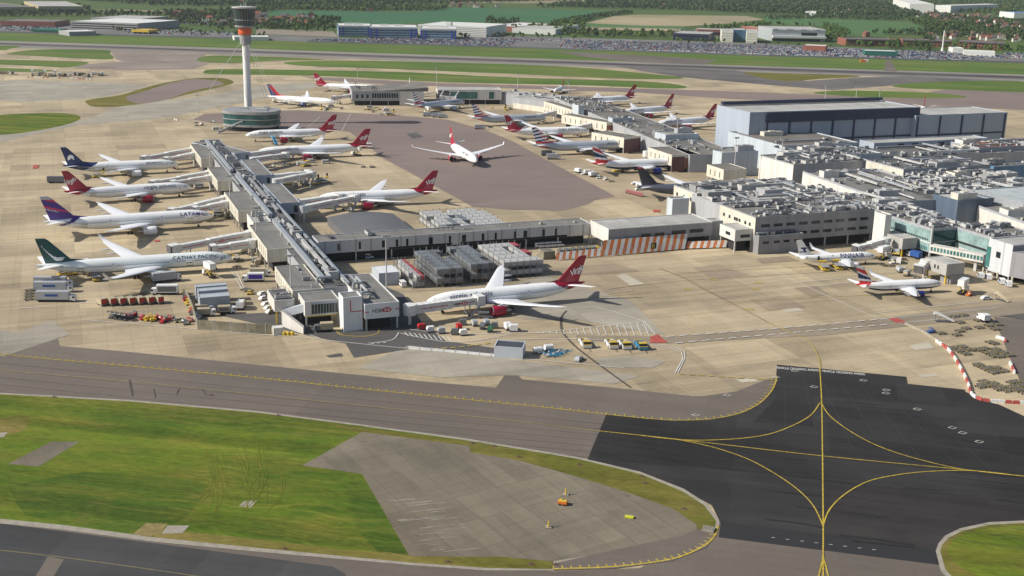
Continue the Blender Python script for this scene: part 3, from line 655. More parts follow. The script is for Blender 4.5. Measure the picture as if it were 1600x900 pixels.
def place_part(src, root, p, a, s=1.0):
    if src.name in FIRSTUSE: o = src.copy(); COL.objects.link(o)
    else: o = src; FIRSTUSE.add(src.name)
    o.parent = root; o.location = (p[0]-root.location.x, p[1]-root.location.y, p[2]-root.location.z); o.rotation_euler = (0, 0, a); o.scale = (s, s, s)
    return o
def zone(i, j, s): return random.Random((i//3)*7919+(j//2)*104729+s).random()
def clutter(r, z, n, seed, x0=0., x1=1., y0=0., y1=1., mix=(.45, .4, .15), big=1.0, skip=None):
    rnd = random.Random(seed); lu, lv = r.lu*(x1-x0), r.lv*(y1-y0); got = []; cnt = [0, 0, 0]
    nx = max(1, int(math.sqrt(n*lu/max(lv, 1)))); ny = max(1, int(n/nx))
    for i in range(nx):
        for j in range(ny):
            x = r.lu*x0+lu*(i+.5+rnd.uniform(-.16, .16))/nx; y = r.lv*y0+lv*(j+.5+rnd.uniform(-.16, .16))/ny
            if zone(i, j, seed) > .72: continue
            x = min(max(x, 3.6), r.lu-3.6) if r.lu > 8 else r.lu/2; y = min(max(y, 2.4), r.lv-2.4) if r.lv > 6 else r.lv/2
            q = rnd.random(); k = 0 if q < mix[0] else 1 if q < mix[0]+mix[1] else 2
            src = rnd.choice((PL, DU, VE)[k]); a = r.an+rnd.choice((0, math.pi/2, 0, math.pi))
            L_ = max(src.dimensions.x, 1)*.5
            if k == 1:
                ax_u = abs(math.cos(a-r.an)) > .5
                if ax_u: x = min(max(x, L_+.5), r.lu-L_-.5) if r.lu > 2*L_+1 else None
                else: y = min(max(y, L_+.5), r.lv-L_-.5) if r.lv > 2*L_+1 else None
                if x is None or y is None: continue
            if cnt[k] >= 99: continue
            cnt[k] += 1; src = src if zone(i, j, seed+9) > .3 or k != 0 else PL[seed % 7]
            place_part(src, r.root, r.p(x, y, z+.03+.002*(i*ny+j) % .05), a, rnd.uniform(.5, .85)*big)
def longbar(root, pts, w_, h, z, mat, name='roof_duct'):
    "duct or pipe rack through world points"
    mb = MB()
    for a, b in zip(pts, pts[1:]): mb.bar((a[0], a[1], z+h/2), (b[0], b[1], z+h/2), w_, h)
    return mb.build(name, mat, root, world=True)
GP = None; PZ = 9.4; PG = 'lounge blocks along the zigzag pier'
def gate(label, A, B, C, doors=2, wall=None, group=PG, z1=PZ, **k):
    r = block('gate_lounge', label, A, B, C, z1, 4.3, wall or WALLC, ROOFG, .35, group=group, **k)
    n = max(2, int(r.lv/5)); win_row(r, 'l', n, 5.2, .5, 3.3, plain('dark_joint', (.2, .18, .14), .8))  # dark strips marking the panel joints
    facade(r, 'f', r.lu-3.2, 5.0, 1.8, 3.2, GLZ)
    return r
W1 = gate('lounge block at the far end of the pier west side by the navy tailed jet', (314, 248.5), (342, 247.5), (300, 226))
W2 = gate('lounge block on the pier west side, second from the far end', (339.6, 283.5), (371, 282), (325, 262.5))
W3 = gate('lounge block on the pier west side level with the indigo tailed jet nose', (372, 331), (415, 329), (351, 301))
W4 = gate('lounge block on the pier west side at the teal tailed jet nose', (417, 391), (461, 388.5), (387, 352.5))
W5 = gate('lounge block behind the glazed end of the pier, white ribbed west wall', (457, 456), (507, 453), (436, 417))
W6 = block('pier_end_building', 'glazed south end of the pier on open ground floor, left of the white stair tower', (476, 473), (530, 468), (464.5, 459), 9.2, 4.2, WALLW, ROOFG, .3)
facade(W6, 'f', 2.3, 4.9, W6.lu-3.0, 3.4, plain('recessed_glass', (.03, .05, .055), .1, var=.6, scale=.4)); facade(W6, 'f', 2.2, 8.35, W6.lu-2.8, .75, WALLB, 'canopy', d=.25)
for i in range(1, 9): facade(W6, 'f', 2.3+(W6.lu-3)*i/9, 4.9, .12, 3.4, COLM, 'mullion', d=.12)
facade(W6, 'f', .3, 4.0, W6.lu-.6, .25, YSTEEL, 'height_bar', d=.3)
W7 = block('pier_annex', 'small white flat roofed annex on stilts beside the pier end', (428.5, 471), (460, 469), (417, 454), 8.4, 4.6, WALLW, ROOFG, .3, under=False)
for x in (.8, W7.lu-1): 
    for y in (.8, W7.lv-1): p = W7.p(x, y); mb = MB(); mb.box((p.x, p.y, 0), (.5, .5, 4.6), W7.an); mb.build('column', YSTEEL, W7.root, world=True)
clutter(W7, 8.4, 5, 3)
HT = block('stair_tower', 'white square stair tower with a red line between the pier end wings', (536, 467.5), (566, 465), (530, 459), 11.6, 0, cladding('bright_white_panel', (.70, .70, .69), 3, .05, grime=.12), ROOFG, .5)
RLINE = plain('red_stripe', (.55, .02, .03), .5)
facade(HT, 'f', HT.lu*.36, 6.8, .28, 4.2, RLINE, 'red_line'); facade(HT, 'f', HT.lu*.36+.28, 6.8, HT.lu*.64-.28, .28, RLINE, 'red_line')
HB = block('pier_end_building', 'white fronted lounge with bank sign on its south wall over the service road', (570, 477), (625, 473.5), (540, 431), 9.3, 4.3, MATS['bright_white_panel'], ROOFG, .3)
facade(HB, 'f', 0, 6.6, HB.lu*.12, .28, RLINE, 'red_line'); facade(HB, 'f', HB.lu*.88, 6.9, HB.lu*.12, .28, RLINE, 'red_line')
sign_text('HSBC', 1.9, HB.p(HB.lu*.22, 0, 6.35), HB.u, Vector((0, 0, 1)), plain('sign_black', (.03, .03, .03), .6), 'sign_lettering', HB.root, bold=.02)
def hexlogo(root, O, U_, W_, s, N_=None):
    N_ = N_ or U_.cross(W_).normalized(); out = [(-2, 0), (-1, 1), (1, 1), (2, 0), (1, -1), (-1, -1)]
    mb = MB(); n = mb.add([O+U_*x*s+W_*y*s+N_*.05 for x, y in out]); mb.face(range(n, n+6)); mb.build('sign_hexagon', RLINE, root, world=True)
    mb = MB()
    for t in (((-1, 1), (-1, -1), (0, 0)), ((1, 1), (0, 0), (1, -1))):
        n = mb.add([O+U_*x*s+W_*y*s+N_*.09 for x, y in t]); mb.face((n, n+1, n+2))
    mb.build('sign_hexagon', WHI, root, world=True)
hexlogo(HB.root, HB.p(HB.lu*.64, 0, 7.1), HB.u, Vector((0, 0, 1)), .85)
E1 = gate('lounge block on the pier east side nearest the control tower', (367, 240.5), (391, 238), (352, 218), wall=WALLB)
E2 = gate('lounge block on the pier east side, middle one of three', (399, 275), (425.6, 273), (378, 250), wall=WALLB)
E3 = gate('lounge block on the pier east side, nearest the dark curved roof', (439, 318.6), (469.5, 317), (412, 288), wall=WALLB)
# spine of the pier with its plant
SP = block('pier_spine', 'long service spine crowded with silver ducts running down the zigzag pier', (497, 452), (560, 446), (330, 219), 9.0, 4.3, WALLG, ROOFD, .3, cols=12, snap='force', width=13)
for (t0, t1, x, w_, h, m) in ((0.02, .30, .25, 1.6, 1.6, DUCT), (.33, .62, .28, 1.8, 1.7, DUCT), (.66, .97, .25, 1.6, 1.4, DUCT), (.05, .28, .62, 1.2, 1.1, UNITL), (.36, .6, .68, 1.2, 1.2, UNITM), (.1, .9, .45, .5, .5, UNITL), (.15, .95, .52, .3, .4, UNITM), (.0, .5, .85, .9, .8, DUCT), (.55, .92, .1, .7, .7, DUCT)):
    longbar(SP.root, [SP.p(SP.lu*x, SP.lv*(t0)), SP.p(SP.lu*x, SP.lv*t1)], w_, h, 9.9 if w_ > .6 else 9.4, m)
clutter(SP, 9.0, 95, 11, x0=.3, x1=1.0, mix=(.62, .2, .18))
clutter(SP, 9.0, 24, 12, x0=0, x1=.35, mix=(.6, .2, .2))
for t in (.04, .23, .41, .6, .78, .93):
    p = SP.p(SP.lu*.62, SP.lv*t, 9.05); mb = MB(); mb.box(p, (4.2, 5.5, 2.8), SP.an, 0); mb.box((p.x, p.y, 11.9), (2.2, 3.0, .6), SP.an, 1); mb.build('plant_room', [UNITL, UNITD], SP.root, world=True)
def pipe_loop(r, fx, fy, w_, d_, z, h=3):
    pts = [r.p(fx, fy, z), r.p(fx, fy, z+h), r.p(fx+w_, fy, z+h), r.p(fx+w_, fy+d_, z+h), r.p(fx+w_, fy+d_, z)]
    mb = MB()
    for a, b in zip(pts, pts[1:]): mb.tube(a, b, .45, n=8)
    mb.build('roof_pipe', DUCT, r.root, world=True)
pipe_loop(SP, 1, 6, 5, 14, 9, 2.6); pipe_loop(SP, 2, SP.lv*.45, 4, 10, 9, 2.2); pipe_loop(HB, .8, HB.lv*.18, 2, 9, 9.3, 2.6); pipe_loop(HB, 1.2, HB.lv*.55, 3, 8, 9.3, 2)
clutter(HB, 9.3, 8, 5, x0=0, x1=.3); clutter(W5, 9.4, 4, 7, x0=.55, x1=1, mix=(.2, .4, .4)); 
W3b = block('roof_enclosure', 'low white walled plant enclosure on the pier roof between two lounges', (396, 349), (424, 347), (385, 335.5), PZ+.6, 4.3, WALLW, ROOFL, .4, under=False); clutter(W3b, PZ+.6, 6, 9)
# corridor linking to the terminal
CO = block('link_corridor', 'long low white panelled corridor linking pier and terminal', (497, 379), (924, 350), (496, 368.5), 9.2, 4.2, cladding('panel_white', (.52, .52, .53), 6.5, .35, grime=.2), ROOFG, .3, cols=14)
rnd = random.Random(4); x = 8
while x < CO.lu-12: facade(CO, 'f', x, 5.2, rnd.choice((1.0, 1.2, 1.8)), 3.0, GLZ); x += rnd.choice((4.5, 6, 9, 10))
facade(CO, 'f', 20, 3.3, CO.lu-22, .9, GLZ, 'glazing_strip', d=-.3) if False else None
facade(CO, 'f', 30, 4.25, 28, .85, GLZ, 'glazing_strip'); facade(CO, 'f', 62, 4.25, 50, .85, GLZ, 'glazing_strip')
clutter(CO, 9.2, 7, 21, mix=(.3, .2, .5))
UN = block('terminal_wing', 'pale boxy wing on stilts behind the orange and white blast screen', (951, 359), (1113, 347.3), (922, 345), 10.7, 4.6, WALLW, ROOFL, .3, cols=16)
MAT_UNF = cladding('wing_front', (.27, .275, .30), 1.0, .10, grime=.1)
facade(UN, 'f', .0, 4.62, UN.lu, 6.0, MAT_UNF, 'front_cladding', d=.03)
for s in (.31, .44): facade(UN, 'f', UN.lu*s, 6.3, 4.6, 1.5, GLZ, d=.12)
for s in (.60, .775): facade(UN, 'f', UN.lu*s, 6.6, 7, 1.6, GLZ, d=.12)
mb = MB()
for i in range(22): p = UN.p(UN.lu*(i+.5)/22, .5, 10.7); mb.tube(p, p+Vector((0, 0, 1.1)), .07, n=4)
mb.bar(UN.p(1, .5, 11.8), UN.p(UN.lu-1, .5, 11.8), .08, .08); mb.build('roof_railing', COLM, UN.root, world=True)
UB = block('corridor_box', 'small white box room on stilts between the wing and grey offices', (1149, 360), (1181, 359), (1130, 350), 10.2, 5.2, WALLW, ROOFL, .2, under=True, cols=9)
facade(UB, 'l', UB.lv*.3, 7.0, UB.lv*.3, 1.4); facade(UB, 'f', UB.lu*.3, 6.6, UB.lu*.5, 1.4)
UT = block('stair_core', 'narrow grey stair core at the right end of the wing', (1113, 347), (1128, 345), (1108, 342), 10.2, 0, WALLG, ROOFL, .3)
# main offices
OF = block('office_building', 'grey three storey terminal offices with rows of dark windows, brighter west end', (1181, 341), (1373, 330), (1125, 320), 15.4, 4.4, WALLM, ROOFG, .5, cols=11)
facade(OF, 'l', .05, 4.45, OF.lv-.1, 10.9, plain('cream_render', (.58, .55, .46), .8, var=.15, coord='world', grime=.25), 'end_wall', d=.03)
for z in (6.7, 11.0):
    n = 9; 
    for i in range(n):
        facade(OF, 'f', 3.0+(OF.lu-4)*i/n, z, 4.6, 1.35); 
for s in (.12, .24, .40, .47, .53, .68, .84): facade(OF, 'l', OF.lv*s, 11, 1.5, 1.5, d=.12)
for s in (.05, .11): facade(OF, 'l', OF.lv*s, 6.4, 1.5, 1.5, d=.12)
facade(OF, 'f', 1.2, .02, .6, 4.4, COLM, 'downpipe')
clutter(OF, 15.4, 85, 31, mix=(.45, .38, .17)); clutter(OF, 15.4, 24, 32, y1=.35, mix=(.3, .6, .1), big=.8)
AN = block('office_annex', 'low grey two storey annex in front of the offices', (1186, 371.5), (1259, 367.5), (1181, 366), 7.6, 0, WALLM, ROOFL, .6)
for i, (s, z) in enumerate(((.1, 4.6), (.34, 4.6), (.56, 4.6), (.8, 4.6))): facade(AN, 'f', AN.lu*s, z, 3, 1.1, GLZ)
clutter(AN, 7.6, 5, 33)
# glazed building
GL = block('glazed_lounge', 'terminal lounge with green glass west and south walls', (1457, 359), (1513, 352), (1389, 336), 13.5, 3.2, WALLG, ROOFB, .5, cols=12)
facade(GL, 'l', .3, 3.4, GL.lv-.6, 9.4, GLP, 'glass_wall', d=.1); facade(GL, 'f', .3, 3.4, GL.lu-.6, 9.4, plain('deep_teal_glass', (.01, .07, .065), .06, var=.5), 'glass_wall', d=.1)
n = 26
for i in range(n): facade(GL, 'l', 2+(GL.lv-4)*i/n, 8.2, (GL.lv-4)/n*.6, .9, GLZ, 'window', d=.16)
facade(GL, 'l', .2, 7.2, GL.lv-.4, .45, WALLW, 'floor_band', d=.18); facade(GL, 'f', .2, 7.6, GL.lu-.4, .35, WALLG, 'floor_band', d=.18)
for i in range(n): facade(GL, 'l', 2+(GL.lv-4)*i/n, 3.8, (GL.lv-4)/n*.6, 1.7, GLT, 'window', d=.16)
facade(GL, 'f', -.5, 0, .8, 14.2, COLM, 'corner_post', d=.5); facade(GL, 'f', GL.lu-.3, 0, .9, 14.2, COLM, 'corner_post', d=.5)
clutter(GL, 13.5, 70, 41, mix=(.4, .4, .2))
PY = block('lift_tower', 'plain white lift tower between the grey offices and glass lounge', (1384, 337), (1393, 336), (1375, 331), 16.6, 0, WALLW, ROOFL, .3)
G2 = block('glazed_lounge', 'second green glass fronted lounge at the right behind the covered footbridge', (1552, 373), (1620, 366), (1514, 352.5), 13.5, 3.2, WALLG, ROOFB, .5, cols=12)
facade(G2, 'l', .3, 3.4, G2.lv-.6, 9.4, GLP, 'glass_wall', d=.1); facade(G2, 'l', .2, 7.2, G2.lv-.4, 1.0, DARKV, 'floor_band', d=.18); facade(G2, 'l', .2, 5.0, G2.lv-.4, .5, WALLW, 'floor_band', d=.18)
clutter(G2, 13.5, 50, 43)
T4 = block('grey_building', 'pale grey building with slit windows at the right edge of the photo', (1583, 385), (1680, 374), (1548, 373.5), 15.5, 2.6, cladding('pale_grey_panel', (.50, .51, .53), 9, .25), ROOFL, .5, cols=9)
for s, z, h in ((.86, 4, 8.5), (.45, 9, 2.5), (.9, 2.9, .8)): facade(T4, 'l', T4.lv*s, z, 2.4, h, GLT if h > 5 else GLZ)
facade(T4, 'f', .05, 2.65, T4.lu*.9, 12.8, WALLM, 'front_cladding', d=.05)
mb = MB(); a = T4.p(-.3, -1); mb.prism([T4.p(-.6, -.6), T4.p(3, -9), T4.p(30, -9), T4.p(30, -.6)], 3.2, 13.5); mb.build('wing', WALLM, T4.root, world=True)
for x, y in ((0, -2), (3.4, -8), (16, -8), (28, -8), (0, 6), (0, 14)): p = T4.p(x, y); mb = MB(); mb.tube((p.x, p.y, 0), (p.x, p.y, 3.3), .45, n=10); mb.build('column', UNITC, T4.root, world=True)
# covered footbridge
FB = thing('footbridge', 'white covered footbridge with green windows running right from the glass lounge', 'footbridge', tuple(G(1497, 402)))
a, b = G(1457, 381, 8.0), G(1540, 397, 8.0); d = (b-a).normalized(); nn = Vector((-d.y, d.x, 0)); mb = MB(); mb.prism([a-nn*1.8, b-nn*1.8, b+nn*1.8, a+nn*1.8], 4.4, 7.9); mb.build('deck', WALLW, FB, world=True)
for i in range(16):
    q = a+(b-a)*((i+.5)/16)-nn*1.86; mb = MB(); mb.box((q.x, q.y, 5.4), ((b-a).length/16*.62, .14, 1.7), math.atan2(d.y, d.x)); mb.build('window', GLT, FB, world=True)
for t in (.2, .5, .85): q = a+(b-a)*t; mb = MB(); mb.box((q.x, q.y, 0), (1.2, 1.2, 4.4), math.atan2(d.y, d.x)); mb.build('column', COLM, FB, world=True)
# bridge head pods
def pod(label, A, B, C, z1=8.2, z0=3.6):
    r = block('bridge_pod', label, A, B, C, z1, z0, cladding('pod_grey', (.36, .35, .33), 3, .08), ROOFL, .25, group='grey boarding pods by the glass lounge', under=False)
    for x in (1, r.lu-1):
        for y in (1, r.lv-1): p = r.p(x, y); mb = MB(); mb.box((p.x, p.y, 0), (.6, .6, z0), r.an); mb.build('column', YSTEEL, r.root, world=True)
    for s in (.35, .5): facade(r, 'l', r.lv*s, z0+1.6, .8, 1.6)
    return r
PD1 = pod('grey boarding pod on yellow legs at the white narrow jet nose by the offices', (1411, 374), (1432, 371.5), (1380, 362)); PD2 = pod('grey boarding pod on yellow legs in front of the covered footbridge', (1480, 414), (1507, 411), (1443, 402.5))
mb = MB(); p = PD2.p(PD2.lu*.55, -.2); mb.box((p.x, p.y+3, 0), (PD2.lu*.8, 6, 3.6), PD2.an); mb.build('ground_room', WALLM, PD2.root, world=True)
# terminal masses behind the offices
def mass(label, A, B, C, z1, n, seed, wall=WALLG, roof=ROOFG, wl=None, par=.6, mix=(.5, .35, .15), **k):
    r = block('terminal_block', label, A, B, C, z1, 0, wall, roof, par, **k)
    if wl: facade(r, 'l', .05, 0.1, r.lv-.1, z1-.15, wl, 'end_wall', d=.04)
    if n:
        clutter(r, z1, int(n*.95), seed, mix=mix); rd = random.Random(seed+500)
        for i in range(max(1, n//22)):           # plant rooms and long duct runs
            l, w_, h = rd.uniform(7, 15), rd.uniform(4, 8), rd.uniform(2.2, 3.6)
            if l+3 > r.lu or w_+3 > r.lv: continue
            q = r.p(rd.uniform(l/2+1, r.lu-l/2-1), rd.uniform(w_/2+1, r.lv-w_/2-1), z1+.03); mb = MB(); mb.box(q, (l, w_, h), r.an, 0, 1); mb.box((q.x, q.y, z1+h+.03), (l*.3, w_*.5, .5), r.an, 0); mb.build('plant_room', [rd.choice((WALLW, WALLG, WALLC, UNITM, UNITL)), rd.choice((ROOFL, ROOFG, UNITL))], r.root, world=True)
        for i in range(max(1, n//7)):
            y = rd.uniform(2, r.lv-2); x0 = rd.uniform(1, r.lu*.5); x1 = min(r.lu-1, x0+rd.uniform(15, 50)); k_ = rd.choice((.5, .8, 1.2))
            if rd.random() < .5: longbar(r.root, [r.p(x0, y), r.p(x1, y)], k_, k_*.8, z1+rd.uniform(.5, 1.6), rd.choice((DUCT, UNITL, UNITM)))
            else:
                x = rd.uniform(2, r.lu-2); y0 = rd.uniform(1, max(1.1, r.lv*.5)); longbar(r.root, [r.p(x, y0), r.p(x, min(r.lv-1, y0+rd.uniform(12, 45)))], k_, k_*.8, z1+rd.uniform(.5, 1.6), rd.choice((DUCT, UNITL, UNITM)))
    return r
B0 = mass('broad low plant roof behind the offices, right of the striped wing', (1125, 322), (1330, 307), (1085, 305), 11.6, 60, 50, roof=ROOFL)
B1 = mass('cream west walled block just right of the black tailed jet', (1089, 304), (1260, 292), (1046, 291), 12.4, 110, 51, wl=WALLC); [facade(B1, 'l', B1.lv*s, 8, 1.6, 1.8, d=.12) for s in (.2, .5, .8)]
M1 = mass('pale blue corrugated box in front of the cream block', (1051, 313), (1076, 311), (1043, 309.5), 10.4, 0, 0, wall=WALLL, roof=ROOFL)
M2 = mass('long pale blue shed with flat white roof behind the striped wing', (1100, 318), (1180, 312), (1078, 311), 9.8, 2, 52, wall=WALLL, roof=ROOFL)
B2 = mass('block with bright white panelled west wall in the middle of the roofs', (1240, 258.5), (1352, 250), (1184, 243.5), 15, 60, 53, wl=WALLW)
A1 = mass('broad plant roof left of the long white parapet', (1392, 318), (1500, 306), (1254, 270), 13, 70, 54, wl=WALLW, par=1.0, ang=16)
A2 = mass('dense roof of ducts and fans right of the long white parapet', (1606, 352), (1690, 341), (1375, 267), 12.6, 110, 55, wl=WALLW, par=1.0, ang=11)
A3 = mass('roof crowded with plant between the offices and the glass lounge', (1392, 336), (1450, 330), (1330, 306), 14.2, 55, 56)
A4 = mass('brown roof strewn with pipes at the far right', (1640, 330), (1760, 318), (1480, 268), 14.2, 150, 57, roof=ROOFB)
B4 = mass('cream walled building with curved roof edge and small windows', (1412, 266), (1535, 255.5), (1355, 251), 16, 30, 58, wl=WALLC, roof=ROOFD); win_row(B4, 'f', 8, 12.2, 1.3, 1.5)
B5 = mass('long narrow white roofed shed below the hangar wall', (1366, 225), (1545, 217), (1348, 219.5), 15, 0, 0, wall=WALLB, roof=ROOFL)
[facade(B5, 'f', B5.lu*s, 9, 5, 5.5, NAVYC, 'door') for s in (.2, .32, .55, .75)]
B5b = mass('dark pipe strewn roof between the long shed and cream building', (1362, 250), (1620, 232), (1320, 232), 12, 110, 59, roof=ROOFD)
B6 = mass('bright blue walled block at the right edge', (1553, 262), (1640, 256), (1536, 256), 13.5, 10, 60, wall=BLUEC)
B7 = mass('navy walled box with pale flat roof among the right roofs', (1497, 315), (1549, 310), (1466, 304), 16, 2, 61, wall=cladding('navy_metal', (.085, .12, .17), 2, .1), roof=ROOFL)
B8 = mass('silvery ribbed roof by the right edge', (1600, 318), (1700, 306), (1538, 296), 16.5, 3, 62, wall=DUCT, roof=roofing('silver_roof', (.42, .46, .47), (.36, .40, .41), 1.5, .3, .2))
B9 = mass('red brown roofed block at the far right below the hangar', (1530, 232), (1650, 225), (1500, 222), 14.5, 40, 63, roof=roofing('rust_roof', (.19, .09, .065), (.15, .08, .06), 3))
N1 = mass('brown flat roofed hall with plain pale wall in front of the hangar', (1222, 229), (1330, 221), (1144, 206.5), 17, 6, 64, wall=WALLL, roof=ROOFB)
N2 = mass('plant crowded roof right of the plain pale walled hall', (1262, 246), (1360, 236), (1222, 230), 15.5, 80, 65, wall=WALLL)
# hangar
HG = block('hangar', 'huge blue grey hangar with navy band and dark framed door panels', (1172, 177), (1434, 168), (1129, 165), 31, 0, WALLB, ROOFL, .6)
HG2 = block('hangar', 'lower right half of the hangar with plain pale roof and framed panels', (1431, 181.3), (1575, 176.3), (1390, 171), 26, 0, WALLB, ROOFL, .4)
HG2.lv = HG2.lv
gridp = True
r = Rect((1195, 181), (1572, 171.5), (1145, 165), 28)
h0, h1 = HG.an, HG.lu
facade(HG, 'f', HG.lu*.09, 24.6, HG.lu*.91, 6.5, NAVYC, 'door_header', d=1.2)
def gridpanels(r_, x0, x1, n, ztop, zmid):
    for i in range(n+1): facade(r_, 'f', x0+(x1-x0)*i/n-.5, 1, 1.1, ztop-1, NAVYC, 'door_frame', d=.6)
    facade(r_, 'f', x0, zmid, x1-x0, 1.0, NAVYC, 'door_frame', d=.5)
gridpanels(HG, HG.lu*.10, HG.lu*.985, 7, 24.5, 12); gridpanels(HG2, 2, HG2.lu-2, 4, 25.5, 12)
mb = MB(); mb.prism([HG.p(2, HG.lv-4), HG.p(HG.lu-2, HG.lv-4), HG.p(HG.lu-2, HG.lv-1), HG.p(2, HG.lv-1)], 32.1, 34); mb.build('roof_ridge', NAVYC, HG.root, world=True)
# brick and cream pier (east)
EPG = 'cream lounge blocks along the brick pier'
PS = block('pier_spine', 'long plant topped spine of the brick and cream pier', (1078, 243), (1150, 236), (878, 152), 10.5, 0, WALLG, ROOFB, .4, width=34, ang=14); clutter(PS, 10.5, 150, 70, mix=(.45, .4, .15))
def ep(lab, A, B, C, z1=10.5, brick=True):
    r = block('gate_lounge', lab, A, B, C, z1, 4, WALLC, ROOFB, .3, group=EPG, cols=12); win_row(r, 'l', max(3, int(r.lv/6)), 5.5, .7, 3.2, DARKV)
    if brick: facade(r, 'f', .05, 2, r.lu*.96, 6.5, BRICK, 'brick_wall')
    return r
ep('cream lounge of the brick pier at the middle silver jet nose', (897, 173), (912, 172), (858, 158.6)); ep('cream lounge of the brick pier between two silver jets', (948, 192), (966, 190.5), (916, 176))
r = ep('cream lounge with maroon end at the nose of the nearest silver jet', (975, 216), (1001, 213), (935, 206)); facade(r, 'f', .02, .5, r.lu, 9, MAROON, 'end_wall', d=.12)
r = ep('cream lounge with maroon end at the nose of the navy bellied jet', (1050, 243), (1092, 240), (1008, 231)); facade(r, 'f', .02, .5, r.lu*.45, 9, MAROON, 'end_wall', d=.12)
r = ep('cream lounge nearest the striped wing, beyond the black tail', (1131, 266), (1165, 263.5), (1096, 258), brick=False)
PB = []
for lab, A, B, C, z in (('pale blue tall box right of the middle silver jet', (957, 186), (985, 184), (950, 184), 13), ('pale blue box on the pier behind the maroon end', (1040, 212), (1085, 208), (1020, 207), 14), ('pale blue box nearest the hall on the brick pier', (1128, 240), (1180, 236), (1110, 236), 14), ('blue grey stair box over the middle of the brick pier', (904, 166), (912, 165.5), (901, 163), 15)):
    PB.append(mass(lab, A, B, C, z, 3, 80, wall=WALLL, roof=ROOFL))
EB2 = block('pier_spine', 'far end of the brick pier running up to the slim navy tail', (905, 160), (935, 156), (848, 137), 9, 0, WALLG, ROOFL, .4); clutter(EB2, 9, 40, 71)
# far curved pier
C1 = block('pier_building', 'grey roofed pier building with dark window band left of the striped tail', (550, 143), (662, 143), (566, 134.5), 12, 4, WALLG, ROOFB, .3, snap=False, cols=14)
facade(C1, 'f', C1.lu*.27, 6.5, C1.lu*.37, 4, GLZ, 'glass_wall'); [facade(C1, 'f', C1.lu*(.27+.37*i/11), 6.5, .5, 4, WALLG, 'mullion', d=.15) for i in range(12)]; facade(C1, 'f', C1.lu*.66, .5, C1.lu*.34, 11.2, WALLW, 'front_cladding', d=.1); win_row(C1, 'f', 3, 6.5, 2, 3, s0=2, s1=C1.lu*.25)
clutter(C1, 12, 12, 72, x1=.4); mb = MB(); mb.prism([C1.p(C1.lu*.35, 0), C1.p(C1.lu+4, 0), C1.p(C1.lu+4, C1.lv+4), C1.p(C1.lu*.35, C1.lv+4)], lambda p: 12.05, lambda p: 12.2+3.2*max(0, min(1, ((Vector((p[0], p[1], 0))-C1.o).dot(C1.u)/C1.lu-.35)/.65))); mb.build('sloping_roof', ROOFB, C1.root, world=True)
C2 = block('pier_building', 'white and green glass pier building right of the sloping roof', (684, 140.5), (784, 141), (680, 136), 12.5, 4, WALLW, ROOFL, .3, snap=False, cols=14); facade(C2, 'f', C2.lu*.2, 5, C2.lu*.42, 6, GLT, 'glass_wall'); facade(C2, 'f', C2.lu*.8, 5, C2.lu*.08, 6, GLT, 'glass_wall'); facade(C2, 'f', 0, 4.2, C2.lu*.18, 7.5, GLZ, 'glass_wall', d=.1)
for s in (.02, .26):
    p = C2.p(C2.lu*s, -1, 0); mb = MB(); mb.tube(p+Vector((4, 0, 12)), p+Vector((-4, -3, 0)), .5, n=6); mb.build('raking_strut', COLM, C2.root, world=True)
C3 = block('pier_building', 'low cream and grey building between the glass pier and cream lounges', (802, 152.5), (858, 160), (790, 144), 9, 0, WALLG, ROOFL, .3, snap=False); facade(C3, 'f', .1, .1, C3.lu-.2, 4.4, WALLC, 'front_cladding', d=.1); clutter(C3, 9, 14, 74)
# dark arched roof behind the corridor
AR = thing('arched_hall', 'low hall with a broad dark arched roof behind the corridor', 'building', tuple(G(580, 368)))
ra = Rect((545, 368), (652, 359), (502, 337), 5.0)
rings = []
for i in range(13):
    t = i/12; z = 3.4+2.3*math.sin(math.pi*(.08+.84*t)); rings.append([ra.p(ra.lu*t, -.0, 0), ra.p(ra.lu*t, 0, z), ra.p(ra.lu*t, ra.lv, z), ra.p(ra.lu*t, ra.lv, 0)])
mb = MB(); mb.loft(rings); mb.build('roof', plain('slate_grey_roof', (.125, .125, .13), .6, var=.1, coord='world', scale=.05), AR, world=True)
# control tower
TX, TY = -202.3, 872.4
CT = thing('control_tower', 'tall white control tower with green glass cab and orange collar', 'tower', (TX, TY, 0))
def rg(r, z, n=24, cx=TX, cy=TY): return [(cx+math.cos(2*math.pi*i/n)*r, cy+math.sin(2*math.pi*i/n)*r, z) for i in range(n)]
TW = plain('tower_white', (.72, .72, .72), .45, grime=.1); ORA = plain('tower_orange', (.62, .10, .02), .5); TG = plain('cab_glass', (.012, .045, .045), .1, var=.4, scale=.2)
mb = MB(); mb.loft([rg(2.8, 8), rg(2.6, 58), rg(2.4, 64)]); mb.build('shaft', TW, CT, True, True)
mb = MB(); mb.loft([rg(4.0, 58.5), rg(4.2, 63), rg(4.3, 65.9)]); mb.build('shaft_collar', UNITM, CT, True, True)
mb = MB(); mb.loft([rg(4.7, 65.8), rg(4.9, 66.2), rg(4.9, 70), rg(4.7, 70.4)]); mb.build('orange_collar', ORA, CT, True, True)
mb = MB(); mb.loft([rg(5.0, 70.4), rg(7.4, 71.4), rg(7.4, 72.4)]); mb.build('gallery', UNITM, CT, True, True)
mb = MB(); mb.loft([rg(6.6, 72.4), rg(7.1, 76.2), rg(8.2, 84.6)]); mb.build('cab', TG, CT, False, True)
mb = MB()
for i in range(24):
    a = 2*math.pi*i/24; mb.tube((TX+math.cos(a)*6.7, TY+math.sin(a)*6.7, 72.4), (TX+math.cos(a)*8.25, TY+math.sin(a)*8.25, 84.6), .12, n=4)
